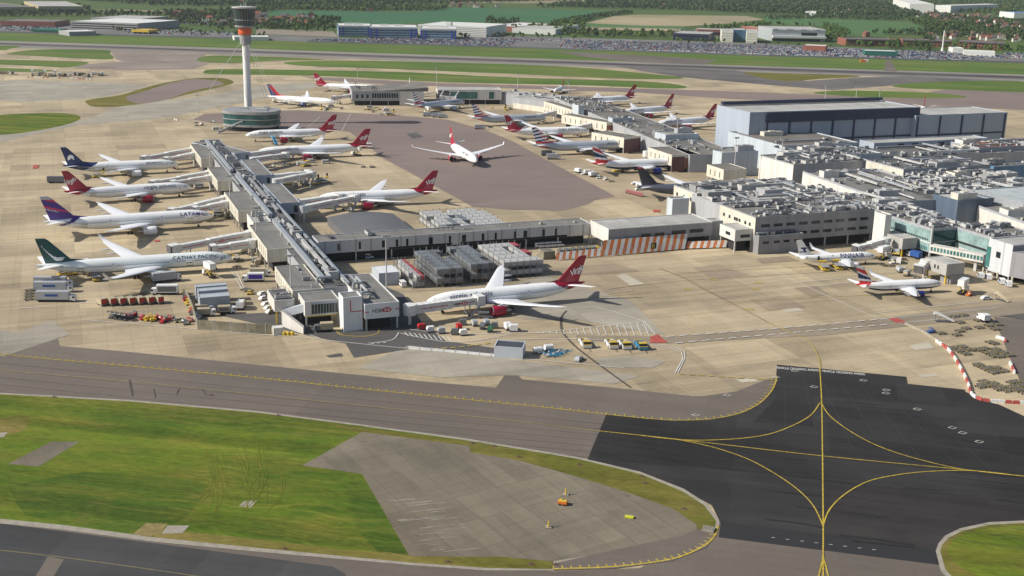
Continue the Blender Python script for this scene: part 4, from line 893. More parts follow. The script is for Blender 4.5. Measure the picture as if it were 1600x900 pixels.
mb.build('cab_mullions', UNITM, CT, world=True); mb = MB(); mb.loft([rg(7.15, 76.0), rg(7.45, 76.2), rg(7.45, 76.6), rg(7.2, 76.7)]); mb.build('cab_ring', UNITM, CT, True, True)
mb = MB(); mb.loft([rg(8.3, 84.6), rg(8.9, 85.0), rg(8.9, 85.8), rg(3, 86.3), rg(1, 86.4)]); mb.build('cab_roof', UNITL, CT, True, True)
mb = MB(); mb.tube((TX, TY, 86.4), (TX, TY, 91), .12); mb.tube((TX+1.5, TY, 86), (TX+1.5, TY, 88.5), .3); mb.tube((TX-2.5, TY+1, 86), (TX-2.5, TY+1, 89), .08); mb.tube((TX-2, TY, 86), (TX-2, TY, 87.2), .7); mb.build('antenna', UNITL, CT, world=True)
mb = MB()
for an in (200, 320, 80):
    for k in (-1.2, 1.2):
        a = rad(an); ex, ey = TX+math.cos(a)*46, TY+math.sin(a)*46; mb.tube((TX+math.cos(a)*3-math.sin(a)*k, TY+math.sin(a)*3+math.cos(a)*k, 61), (ex-math.sin(a)*k, ey+math.cos(a)*k, 0), .10, n=5)
        o = mb.build('stay_cable', UNITL, CT, world=True); mb = MB()
c = G(393, 171, 14.5); DR = thing('tower_base_building', 'rounded teal glass building at the foot of the control tower', 'building', (c.x, c.y, 0))
BGL = plain('base_glass', (.02, .085, .085), .15, var=.5, scale=.15)
def rr(l, w_, z, n=40, e=2.6, an=rad(-8)):
    out = []
    for i in range(n):
        t = 2*math.pi*i/n; x = abs(math.cos(t))**(2/e)*l*(1 if math.cos(t) >= 0 else -1); y = abs(math.sin(t))**(2/e)*w_*(1 if math.sin(t) >= 0 else -1)
        out.append((c.x+x*math.cos(an)-y*math.sin(an), c.y+x*math.sin(an)+y*math.cos(an), z))
    return out
for z0_, z1_, m, nm, g_ in ((0, 3.4, DARKV, 'ground_floor', -1.5), (3.4, 5.0, UNITM, 'floor_band', 0), (5.0, 8.4, BGL, 'glass_wall', -.15), (8.4, 9.0, UNITM, 'floor_band', .1), (9.0, 12.4, BGL, 'glass_wall', -.15), (12.4, 14.5, UNITM, 'roof', .2)):
    mb = MB(); mb.loft([rr(20.5+g_, 15+g_, z0_), rr(20.5+g_, 15+g_, z1_)]); mb.build(nm, m, DR, False, True)
for dx, dy, q in ((-6, 2, (6, 3, 1.5)), (8, -3, (8, 4, 1.2)), (10, 5, (3, 3, 2))): mb = MB(); mb.box((c.x+dx, c.y+dy, 14.5), q); mb.build('roof_unit', UNITL, DR, world=True)
mb = MB(); mb.bar((c.x-19, c.y-26, .5), (c.x-3, c.y-17, 7), 2.2, .5); mb.bar((c.x-19, c.y-26, 2.0), (c.x-3, c.y-17, 8.4), 2.3, .15); mb.build('ramp', UNITM, DR, world=True)
# ------------------------------------------------------------------ aircraft
def gloss(name, rgb, rough=.3, metal=0.0, var=.05): return plain(name, rgb, rough, metal, var, .25)
WHITE = gloss('aircraft_white', (.86, .86, .85)); GREYW = gloss('aircraft_grey_belly', (.42, .44, .46)); SILVER = gloss('aircraft_silver', (.50, .53, .57), .32, .25)
RED = gloss('aircraft_red', (.33, .008, .032)); BRED = gloss('aircraft_bright_red', (.62, .03, .03)); NAVY = gloss('aircraft_navy', (.015, .03, .12))
INDIGO = gloss('aircraft_indigo', (.06, .02, .22)); CORAL = gloss('aircraft_coral', (.6, .03, .10)); TEAL = gloss('aircraft_teal', (.006, .075, .075))
DARK = gloss('aircraft_charcoal', (.02, .022, .035)); BLUE = gloss('aircraft_blue', (.03, .07, .32)); GLASSD = gloss('aircraft_glass', (.015, .02, .03), .08)
DOORG = gloss('door_grey', (.56, .57, .58)); LETG = gloss('aircraft_letter_grey', (.13, .13, .16)); METAL = gloss('aircraft_metal', (.35, .36, .38), .35, .6); TYRE = plain('aircraft_tyre', (.02, .02, .02), .9)
WINGG = gloss('wing_white', (.74, .75, .77), .35); FAN = gloss('engine_fan', (.03, .03, .035), .4, .3)
SPEC = dict(  # L, R, axis height, half span, fin height, sweep, engine radius, engine y, root chord, tip style
 A35K=(73.8, 2.98, 4.9, 32.3, 17.1, .68, 1.85, 10.0, 14.5, 'curl'),
 B77W=(73.9, 3.10, 5.3, 32.4, 18.5, .66, 2.05, 9.8, 14.5, 'rake'),
 B789=(62.8, 2.90, 4.9, 30.0, 17.0, .68, 1.85, 9.9, 12.5, 'rake'),
 A333=(63.7, 2.82, 4.9, 30.1, 16.8, .62, 1.65, 9.4, 12.0, 'fence'),
 A320=(37.6, 2.00, 3.5, 17.0, 11.8, .50, 1.15, 5.8, 7.0, 'shark'))
def fus(L, R, zc):
    "radius and centre height along the body, and the surface point function"
    nz, ts = 2.1*R*2/L, .66
    def rz(t):
        if t < nz:
            s = t/nz; r = R*max(0.0, 1-(1-s)**2.1)**.56; return r, zc-(R-r)*.26
        if t > ts:
            s = (t-ts)/(1-ts); r = R*(1-s**1.75*.93); return r, zc+(R-r)*.66
        return R, zc
    def S(x, th, off=0.0):
        r, z = rz(min(max(-x/L, 0), 1)); return Vector((x, math.cos(th)*(r+off), z+math.sin(th)*(r+off)))
    return rz, S
def airfoil(xle, y, z, ch, th, twist=0):
    pts = []
    for u, h in ((0, 0), (.04, .45), (.15, .9), (.4, 1), (.7, .6), (1, .06), (1, -.04), (.7, -.2), (.4, -.5), (.15, -.5), (.04, -.3)):
        pts.append((-(xle+u*ch), y, z+h*th*.5-u*twist))
    return pts
def flat_foil(xle, zz, ch, th):
    pts = []
    for u, h in ((0, 0), (.08, .7), (.3, 1), (.7, .6), (1, .08), (1, -.08), (.7, -.6), (.3, -1), (.08, -.7)):
        pts.append((-(xle+u*ch), h*th*.5, zz))
    return pts
def virgin_body(x, c): return 1 if x > .795+.055*(1-c) else 0
def brush(s, t):
    "white brush stroke: rises along the trailing edge, sweeps forward at the root"
    if not .12 < s < .86: return 0
    lo = .30-.17*min(1, (s-.12)/.3) if s < .62 else .13+.58*(s-.62)/.22
    hi = .27+.45*max(0, (s-.42)/.40)**2.2
    return 1 if lo < t < hi else 0
LIV = {
 'virgin': dict(mats=[WHITE, RED], body=virgin_body, fin=lambda s, t: 1, fmats=[WHITE, RED], eng=RED, title=('virgin atlantic', 2.7, LETG, .13, .30, 0, 1.1), script=True),
 'cathay': dict(mats=[gloss('pearl_white', (.78, .81, .80)), GREYW], body=lambda x, c: 1 if c < -.55 and .05 < x < .93 else 0,
                fin=brush, fmats=[TEAL, WHITE], eng=gloss('pale_engine', (.66, .74, .74)), title=('CATHAY PACIFIC', 2.1, gloss('title_teal', (.02, .10, .10)), .075, .36, 0, 1.1)),
 'latam': dict(mats=[WHITE, INDIGO], body=lambda x, c: 1 if .79+.055*(1-c) < x < .83+.05*(1-c) else 0,
               fin=lambda s, t: (0 if t > .87 else 2 if .70 < t-.22*s < .80 or .30 < t-.25*s < .38 else 0 if .22 < t-.25*s < .27 and s > .5 else 1), fmats=[gloss('tail_tip_grey', (.45, .46, .5)), INDIGO, CORAL], eng=WHITE, title=('LATAM', 2.5, INDIGO, .085, .30, 0, 1.2)),
 'aero': dict(mats=[WHITE, NAVY], body=lambda x, c: 1 if x > .70+.07*(1-c) else 0, fin=lambda s, t: 0, fmats=[NAVY, WHITE], eng=WHITE, title=('AEROMEXICO', 1.5, LETG, .14, .4, 0, 1.0)),
 'aa': dict(mats=[SILVER, BRED], body=lambda x, c: 1 if x > .84 and -.7 < c < -.25 and x < .95 else 0,
            fin=lambda s, t: 1 if t < .16 else (0 if int((t-.16)*11+s*1.2) % 2 == 0 else (2 if s > .42-.12*t else 1)), fmats=[WHITE, BRED, NAVY], eng=SILVER, title=('American', 2.6, LETG, .15, .22, .1, 1.0)),
 'ba': dict(mats=[WHITE, NAVY, BRED], body=lambda x, c: 1 if c < -.45 and x < .86 else (2 if x > .86+.05*(1-c)-.03 and c > -.8 else 0),
            fin=lambda s, t: (2 if t < .13+.25*(1-s)*0+.12*s else 0 if t < .26+.1*s else 1 if t < .36+.30*s else 0 if t < .48+.28*s else 2 if t < .78+.15*s else 0), fmats=[WHITE, NAVY, BRED], eng=gloss('engine_blue', (.02, .03, .2)), title=None, ribbon=True),
 'finn': dict(mats=[WHITE, WHITE], body=lambda x, c: 0, fin=lambda s, t: 1 if (.48 < t < .57 and .10 < s < .72) or (.26 < t < .34 and .36 < s < .95) or (.34 <= t <= .48 and .34 < s < .56) else 0, fmats=[WHITE, NAVY], eng=WHITE, title=('FINNAIR', 2.9, NAVY, .17, .05, .0, 1.05)),
 'delta': dict(mats=[WHITE, NAVY], body=lambda x, c: 0, fin=lambda s, t: 1 if s-.55*t > .32 else (0 if s < .3-.2*t else 2) if t < .9 else 1, fmats=[BRED, NAVY, RED], eng=NAVY, title=None),
 'dark': dict(mats=[gloss('dark_silver', (.09, .10, .13)), DARK], body=lambda x, c: 0, fin=lambda s, t: 1 if t > .9 else 0, fmats=[DARK, RED], eng=DARK, title=None),
 'dltail': dict(mats=[WHITE, NAVY], body=lambda x, c: 0, fin=lambda s, t: 1 if s < .45+.3*t else 0, fmats=[NAVY, BRED], eng=NAVY, title=None),
 'white': dict(mats=[WHITE, WHITE], body=lambda x, c: 0, fin=lambda s, t: 0, fmats=[WHITE, RED], eng=WHITE, title=None)}
def body_text(s, size, x0, th0, S, R, side, mat, name, parent, shear=0, spacing=1.0, L=60):
    "lettering wrapped on the body; x0 distance of the forward end from the nose; side +1 port, -1 starboard"
    vs, fs, wd = text_mesh(s, size, shear, size*.012, spacing, .3); mb = MB(); out = []
    for (u, v) in vs:
        th = th0+v/R
        x = -(x0+u) if side > 0 else -(x0+wd-u)
        out.append(S(x, th if side > 0 else math.pi-th, .07))
    n = mb.add(out)
    for f in fs: mb.face([n+i for i in (f if True else f[::-1])])
    o = mb.build(name, mat, parent)
    return o
def make_plane(tp, lv, doors=()):
    L, R, zc, hs, fh, sw, er, ey, rc, tip = SPEC[tp]; lc = LIV[lv]
    root = thing('passenger_jet', 'x', 'airplane')
    rz, S = fus(L, R, zc)
    # body
    N, K = 120, 28; ts = [0.0006]+[((i/N)**1.0) for i in range(1, N+1)]
    ts = sorted(set(ts+[.004, .014, .022]))
    rings = []
    for t in ts:
        r, z = rz(t); rings.append([(-t*L, math.cos(2*math.pi*i/K)*r, z+math.sin(2*math.pi*i/K)*r) for i in range(K)])
    mb = MB(); mb.loft(rings, mfun=lambda k, i: lc['body']((ts[k]+ts[k+1])/2, math.sin(2*math.pi*(i+.5)/K)))
    # wing box fairing
    fr = []
    for u in [0, .1, .25, .5, .75, .9, 1]:
        k_ = math.sin(math.pi*u)**.5 if 0 < u < 1 else .05; x = -(L*.30+u*L*.27)
        fr.append([(x, math.cos(a)*R*1.08*k_, zc-R*.62+math.sin(a)*R*.52*k_) for a in [2*math.pi*i/16 for i in range(16)]])
    mb.loft(fr, 0)
    mb.build('fuselage', lc['mats'], root, True)
    # cockpit windows
    mb = MB()
    for s_ in (1, -1):
        for a0, a1, x0, x1 in ((.50, .95, .62, 1.0), (.18, .46, .75, 1.35)):
            xs = [R*x0, R*x1]; q = []
            for x, a in ((xs[0]+.25*R*(a1), a0), (xs[1]+.1, a0), (xs[1]+.45*R*.5, a1), (xs[0]+.55*R*.6, a1)):
                p = S(-x, a if s_ > 0 else math.pi-a, .03); q.append(p)
            mb.quad(*q)
    mb.build('cockpit_window', GLASSD, root)
    # cabin windows
    for s_ in (1, -1):
        mb = MB(); th = .12; x = .095*L
        while x < .87*L:
            a, b = (th-.065*2.9/R*.8, th+.065*2.9/R*.8)
            for x1, x2, mi in ((x, x+.30, 0), (x+.30, x+.62, 1)):
                if .30*L < x < .325*L or .60*L < x < .62*L: mi = 1
                r_, q_ = mb.add([S(-xx, tt if s_ > 0 else math.pi-tt, .03) for xx, tt in ((x1, a), (x2, a), (x2, b), (x1, b))]), 0
                mb.face((r_, r_+1, r_+2, r_+3), mi)
            x += .62
        mb.build('window_row', [GLASSD, lc['mats'][0]], root)
    for s_ in (1, -1):
        for fx in (.085, .31, .61, .86):
            mb = MB(); x = fx*L; mb.quad(*[S(-xx, tt if s_ > 0 else math.pi-tt, .035) for xx, tt in ((x, -.12), (x+1.1, -.12), (x+1.1, .5*2.9/R), (x, .5*2.9/R))]); d_ = mb.build('cabin_door', DOORG, root)
            mb = MB(); mb.quad(*[S(-xx, tt if s_ > 0 else math.pi-tt, .05) for xx, tt in ((x+.4, .2), (x+.7, .2), (x+.7, .33), (x+.4, .33))]); mb.build('door_window', GLASSD, d_)
    # doors outlines and open cargo doors (starboard)
    for s_, x in doors:
        mb = MB(); q = []
        for xx, tt in ((x, -.62), (x+2.9, -.62), (x+2.9, -.12), (x, -.12)): q.append(S(-xx, tt if s_ > 0 else math.pi-tt, .04))
        mb.quad(*q); d = mb.build('cargo_hatch', plain('hold_dark', (.01, .01, .012), .9), root)
        mb = MB(); a = S(-x, -.10 if s_ > 0 else math.pi+.10, .05); b = S(-x-2.9, -.10 if s_ > 0 else math.pi+.10, .05)
        o_ = Vector((0, 2.2*s_, .9)); mb.quad(a, b, b+o_, a+o_); mb.build('hatch_door', WHITE, d)
    # wings
    tle = .635*L if tp != 'A320' else .535*L
    xr = tle-(hs-R)*sw; tc = 1.3 if hs > 20 else 1.2
    dih = .105 if hs > 20 else .09
    def zw(y): return zc-R*.50+(y-R)*dih+((y/hs)**2*1.2 if hs > 20 else 0)
    kx = .36*hs
    def le(y): return xr+(y-R)*sw
    teK = xr+rc*.98
    for s_ in (1, -1):
        secs = [airfoil(le(0)+R*sw*.35, s_*R*.25, zw(R)-.15, rc+.8, 1.6), airfoil(le(R), s_*R, zw(R), rc, 1.45), airfoil(le(kx), s_*kx, zw(kx), teK-le(kx)+.3, .95)]
        for f_ in (.55, .75, .9):
            y = hs*f_; c_ = (teK-le(kx)+.3)*(1-(f_*hs-kx)/(hs-kx))+tc*2*((f_*hs-kx)/(hs-kx)); secs.append(airfoil(le(y), s_*y, zw(y), c_, c_*.11))
        y = hs
        if tip == 'rake': secs += [airfoil(le(hs*.95)+.3, s_*hs*.95, zw(hs*.95), 2.0, .2), airfoil(le(hs)+1.6, s_*hs, zw(hs)+.1, .5, .06)]
        elif tip == 'curl': secs += [airfoil(le(hs*.96)+.3, s_*hs*.96, zw(hs*.96)+.15, 2.2, .2), airfoil(le(hs)+.9, s_*hs*.99, zw(hs)+.9, 1.6, .15), airfoil(le(hs)+2.6, s_*hs*1.005, zw(hs)+2.6, .7, .08)]
        elif tip == 'shark': secs += [airfoil(le(hs*.97), s_*hs*.97, zw(hs*.97), 1.6, .16), airfoil(le(hs)+.5, s_*hs, zw(hs)+.6, 1.3, .12), airfoil(le(hs)+1.6, s_*hs*1.01, zw(hs)+2.1, .6, .06)]
        else: secs += [airfoil(le(hs), s_*hs, zw(hs), 2.2, .2), airfoil(le(hs)+1.2, s_*hs*1.015, zw(hs)+1.6, 1.0, .1)]
        mb = MB(); mb.loft(secs)
        wg = mb.build('wing', WINGG, root, True)
        for f_ in (.25, .42, .58, .72):
            y = hs*f_; xx = -(le(y)+(teK-le(kx)+.3)*(1.05-.6*max(0, f_-.36))); rr = .42 if hs > 20 else .25
            mb = MB(); mb.loft([[(xx+d_*rr*6, s_*y+math.cos(a)*rr*q_, zw(y)-.55*rr/.4+math.sin(a)*rr*q_) for a in [2*math.pi*i/8 for i in range(8)]] for d_, q_ in ((1, .1), (.4, .9), (-.2, .8), (-.9, .08))])
            mb.build('flap_fairing', WINGG, wg, True)
        # engine
        y = ey; ex = -(le(y)-er*2.6); ez = zw(y)-er*1.28
        n_ = 20
        def ring(x, r): return [(x, s_*y+math.cos(2*math.pi*i/n_)*r, ez+math.sin(2*math.pi*i/n_)*r) for i in range(n_)]
        mb = MB(); l_ = er*2.9
        mb.loft([ring(ex-.25*er*0-1.0*er*.6, er*.80), ring(ex-.1, er*.86), ring(ex, er*.93), ring(ex-.25*er, er*1.0), ring(ex-l_*.4, er*1.05), ring(ex-l_*.75, er*.95), ring(ex-l_, er*.74), ring(ex-l_+.05, er*.60)], 0)
        en = mb.build('engine', lc['eng'], root, True)
        mb = MB(); mb.loft([ring(ex+.02, er*.915), ring(ex+.03, er*.93), ring(ex-.12*er, er*.985), ring(ex-.13*er, er*.90)], 0, False); mb.build('intake_lip', METAL, en, True)
        mb = MB(); mb.loft([ring(ex-er*.55, er*.82), ring(ex-er*.5, er*.28), ring(ex-er*.2, er*.03)], 0); mb.build('fan', FAN, en, True)
        mb = MB(); mb.loft([ring(ex-l_*.9, er*.56), ring(ex-l_*1.18, er*.42), ring(ex-l_*1.5, er*.08)], 0); mb.build('exhaust_cone', METAL, en, True)
        mb = MB(); a = Vector((ex-er*.9, s_*y, ez+er*.9)); b = Vector((ex-er*3.9, s_*y, zw(y)-.1))
        for dy in (-.22, .22): pass
        mb.loft([[(a.x, a.y-.2, a.z), (a.x, a.y+.2, a.z), (a.x-er*2.2, a.y+.25, a.z-.2), (a.x-er*2.2, a.y-.25, a.z-.2)], [(a.x-er*1.4, a.y-.15, zw(y)+.2), (a.x-er*1.4, a.y+.15, zw(y)+.2), (b.x, b.y+.2, b.z), (b.x, b.y-.2, b.z)]])
        mb.build('engine_pylon', WINGG, en)
    # fin
    rt, zt = rz(.86); zb = rt+zt-.9; n1, n2 = 26, 30
    bl, bt, tl, tt = .795*L, .955*L, .955*L, 1.006*L
    if tp == 'A35K': bl, bt, tl, tt = .80*L, .945*L, .935*L, .988*L
    if tp == 'A320': bl, bt, tl, tt = .79*L, .955*L, .945*L, 1.015*L
    secs = []; 
    for i in range(n2+1):
        t = i/n2; zz = zb+(fh-zb)*t; xl = bl+(tl-bl)*t; xt = bt+(tt-bt)*t
        if t > .94: xl += (t-.94)*.3*(xt-xl)*8
        ch = xt-xl; th = ch*.09; ring_ = []
        us = [j/n1 for j in range(n1+1)]
        for u in us: ring_.append((-(xl+u*ch), th*.5*math.sin(math.pi*min(u**.6, 1))+.02, zz))
        for u in us[::-1]: ring_.append((-(xl+u*ch), -th*.5*math.sin(math.pi*min(u**.6, 1))-.02, zz))
        secs.append(ring_)
    def fm(k, i):
        j = i if i <= n1 else 2*n1+1-i
        return lc['fin'](min(max((j+.5)/n1, 0), 1), (k+.5)/n2)
    mb = MB(); mb.loft(secs, mfun=fm)
    mb.loft([[(-(bl-.075*L), 0, zb+.95), (-(bl-.07*L), .05, zb+.6), (-(bl-.07*L), -.05, zb+.6)], [(-(bl+.03*L), 0, zb+(fh-zb)*.19), (-(bl+.03*L), .3, zb), (-(bl+.03*L), -.3, zb)]], mi=lc['fin'](.2, .05))
    fin = mb.build('tail_fin', lc['fmats'], root)
    if lc.get('script'):
        for s_ in (1, -1):
            vs, fs, wd = text_mesh('Virgin', 3.1, .35, .03, .86); mb = MB(); ca, sa = math.cos(.42), math.sin(.42); o_ = []
            for (x, y) in vs:
                x, y = x-wd/2, y-1; x, y = x*ca-y*sa, x*sa+y*ca
                o_.append((-(bl+.62*(tl-bl)+3.2)+(x if s_ < 0 else -x)*(1 if s_ < 0 else 1), s_*.42, zb+(fh-zb)*.50+y*1.05))
            if s_ < 0: pass
            n = mb.add(o_); [mb.face([n+i for i in f]) for f in fs]
            mb.build('tail_lettering', WHITE, fin)
    if lv == 'aero':
        for s_ in (1, -1):
            mb = MB(); c = Vector((-(bl+.45*(tl-bl)+3.6), s_*.45, zb+(fh-zb)*.42)); pts = [(-1.9, -.2), (-1.5, 1.0), (-.4, 1.7), (.9, 1.5), (1.7, .5), (1.5, -.5), (2.0, -1.2), (1.0, -1.0), (.2, -.2), (-.6, -1.0), (-1.5, -1.5)]
            n = mb.add([c+Vector((x, 0, z)) for x, z in pts]); mb.face(range(n, n+len(pts))); mb.build('tail_emblem', WHITE, fin)
    # tailplane
    hsp = .325*hs if hs > 20 else .36*hs
    for s_ in (1, -1):
        x0 = .865*L; rt, zt = rz(.90); z0 = zt+rt*.25; c0 = .085*L if hs > 20 else .095*L
        mb = MB(); mb.loft([airfoil(x0-.3, s_*rt*.2, z0, c0*1.05, .6), airfoil(x0+.6, s_*(rt+.1), z0+.1, c0, .5), airfoil(x0+.6+(hsp-rt)*.72, s_*hsp, z0+hsp*.12, c0*.36, .12)])
        mb.build('tailplane', WHITE if lv != 'ba' or True else WHITE, root, True)
    # landing gear
    gr = .62 if hs > 20 else .42
    def wheel(mb, x, y, r, wdt): mb.tube((x, y-wdt/2, r), (x, y+wdt/2, r), r, n=12)
    mg = -(xr+rc*.72)
    for nm, x, ys, z1 in (('nose_gear', -R*2.2, (0,), zc-R+.5), ('main_gear', mg, (R*1.75,), zw(R)), ('main_gear', mg, (-R*1.75,), zw(R))):
        mb = MB(); y = ys[0]; mb.tube((x, y, gr), (x, y, z1), .16, .2)
        g_ = mb.build(nm, METAL, root); mb = MB()
        r = gr if y else gr*.8
        for dx in ((-.75, .75) if y and hs > 20 else (0,)):
            for dy in (-.45, .45): wheel(mb, x+dx, y+dy*(1 if hs > 20 else .6), r, .35)
        mb.build('wheels', TYRE, g_, True)
    # title
    if lc['title']:
        tx, sz, mt, xf, th0, sh, sp = lc['title']
        for s_ in (1, -1): body_text(tx, sz, xf*L, th0, S, R, s_, mt, 'title_lettering', root, sh, sp)
    if lc.get('ribbon'):
        for s_ in (1, -1):
            for mt, pts in ((BRED, [(.13, .42), (.095, .50), (.055, .38), (.05, .28), (.075, .40), (.10, .42)]), (NAVY, [(.05, .28), (.07, .36), (.065, .20), (.08, .10), (.06, .12)])):
                mb = MB(); q = [S(-x*L, a if s_ > 0 else math.pi-a, .05) for x, a in pts]; n = mb.add(q); mb.face(range(n, n+len(q))); mb.build('body_ribbon', mt, root)
    if lv == 'latam':
        for s_ in (1, -1):
            mb = MB()
            for q4 in range(5):
                a = 1.26*q4; cx, cz = .068*L, .36+.20; pts = [(cx+.9*math.cos(a+b)*r_, cz+.9/R*math.sin(a+b)*r_) for b, r_ in ((0, .25), (.5, 1.1), (1.0, 1.0), (1.2, .3))]
                q = [S(-x, t if s_ > 0 else math.pi-t, .06) for x, t in pts]; n = mb.add(q); mb.face(range(n, n+4), q4 % 2)
            mb.build('body_emblem', [CORAL, INDIGO], root)
    if lv == 'cathay':
        for s_ in (1, -1):
            mb = MB(); q = [S(-x*L, t if s_ > 0 else math.pi-t, .05) for x, t in ((.072, .0), (.064, .10), (.05, .16), (.057, .0), (.056, -.12), (.062, -.04))]; n = mb.add(q); mb.face(range(n, n+6)); mb.build('body_emblem', TEAL, root)
    return root
PROTO = {}
def plane(tp, lv, npx, fpx, label, doors=(), group=None, key=None, finx=None):
    L, R, zc, hs, fh, *_ = SPEC[tp]; fx = {'A35K': .965}.get(tp, .985) if finx is None else finx
    n = G(*npx, zc-.2); f_ = G(*fpx, fh); d = (n-f_); h = math.atan2(d.y, d.x); u = Vector((math.cos(h), math.sin(h), 0))
    m = (n+f_)/2; p = m+u*(L*fx/2); k_ = (tp, lv, doors)
    if k_ not in PROTO: PROTO[k_] = Proto(make_plane(tp, lv, doors))
    return PROTO[k_].at((p.x, p.y, 0), h, label, group)
WJ = 'jets of the same red tailed fleet'
D2 = ((-1, 14.0), (-1, 50.0))
JETS = {}
JETS['cathay'] = plane('A35K', 'cathay', (365, 402), (59, 373), 'long white jet with dark teal tail and white brush wing, nearest of the left row', ((-1, 15.5), (-1, 56.0)))
JETS['latam'] = plane('B77W', 'latam', (332, 336), (68, 307), 'long white jet with indigo and coral striped tail, second nearest of the left row', ((-1, 9.5), (-1, 55.5)))
JETS['vir1'] = plane('B789', 'virgin', (297, 292), (102, 267), 'white jet with red tail and red engine between the indigo and the navy tailed jets', ((-1, 48.0),), WJ)
JETS['aero'] = plane('B789', 'aero', (277, 256), (99, 230), 'white jet with navy tail bearing a white emblem, farthest of the left row', ((-1, 46.0),))
JETS['virE'] = plane('B789', 'virgin', (665, 472), (912, 399), 'large white jet with red tail and engines, nearest of all red tailed jets', (), WJ)
JETS['virF'] = plane('B789', 'virgin', (500, 310), (676, 266.5), 'white red tailed jet parked behind the dark curved roof, nose at the pier', (), WJ)
JETS['virG'] = plane('A35K', 'virgin', (398, 238), (578, 201), 'long white red tailed jet with two white vans parked under its wing', (), WJ)
JETS['virH'] = plane('B789', 'virgin', (384, 211), (524, 179), 'white red tailed jet standing just in front of the control tower base with blue steps', (), WJ)
JETS['taxi'] = plane('A333', 'virgin', (746, 252), (702, 197), 'white red tailed jet taxiing towards the camera on the brown taxiway', (), WJ)
JETS['ba320'] = plane('A320', 'ba', (1467, 443), (1347, 416), 'small white jet with navy belly and red white blue tail on the open right apron')
JETS['finn'] = plane('A320', 'finn', (1366, 400), (1250, 375), 'small all white jet with large navy lettering along its body beside the grey offices')
JETS['aa1'] = plane('B77W', 'aa', (992, 225), (832, 199), 'silver jet with flag striped tail and long body, nearest of the silver jets')
JETS['ba787'] = plane('B789', 'ba', (1072, 253), (925, 228), 'long white jet with navy belly and red white blue tail behind the dark tailed jet')
JETS['dark'] = plane('B789', 'dark', (1150, 296), (1021, 261), 'dark grey jet with black tail half hidden behind the terminal roofs')
JETS['vir15'] = plane('A333', 'virgin', (918, 204), (793, 180), 'white red tailed jet nose in to the brick pier, behind the striped tail', (), WJ)
JETS['aa2'] = plane('B789', 'aa', (866, 183), (725, 163), 'silver jet with flag striped tail, middle one of three silver jets')
JETS['aa3'] = plane('B789', 'aa', (733, 158), (638, 145), 'silver jet with flag striped tail in front of the curved glass pier, farthest of three')
JETS['delta'] = plane('A333', 'delta', (530, 160), (414, 131), 'white jet with red and blue tail and blue engine right of the control tower')
JETS['vir19'] = plane('A333', 'virgin', (598, 138), (487, 114), 'farthest white red tailed jet, behind the red and blue tailed jet', (), WJ)
JETS['white'] = plane('A333', 'white', (634, 175), (643, 107), 'plain white jet seen tail on beyond the curved grey pier roof', (), None)
JETS['dlt'] = plane('A320', 'dltail', (855, 147), (892, 119), 'white jet with slim dark navy and red tail beyond the far pier roofs')
JETS['vr1'] = plane('B789', 'virgin', (908, 158), (991, 132), 'white red tailed jet beyond the pier, leftmost of a row of three', (), WJ)
JETS['vr2'] = plane('B789', 'virgin', (966, 177), (1056, 146), 'white red tailed jet beyond the pier, middle of a row of three', (), WJ)
JETS['vr3'] = plane('B789', 'virgin', (1024, 194), (1120, 162), 'white red tailed jet beyond the pier, right one of a row of three', (), WJ)
JETS['vr4'] = plane('A333', 'virgin', (1434, 190), (1450, 140), 'white jet seen tail on beyond the hangar roof with only wings and red tail showing', (), WJ)

mb = MB()
for o in JETS.values():                               # stand centre lines under the parked jets
    if o is JETS['taxi']: continue
    u = Vector((math.cos(o.rotation_euler.z), math.sin(o.rotation_euler.z), 0)); p = o.location; ribbon(mb, [p+u*4, p-u*92], .3, 19*LV)
marking('stand_centreline', mb, YELO)
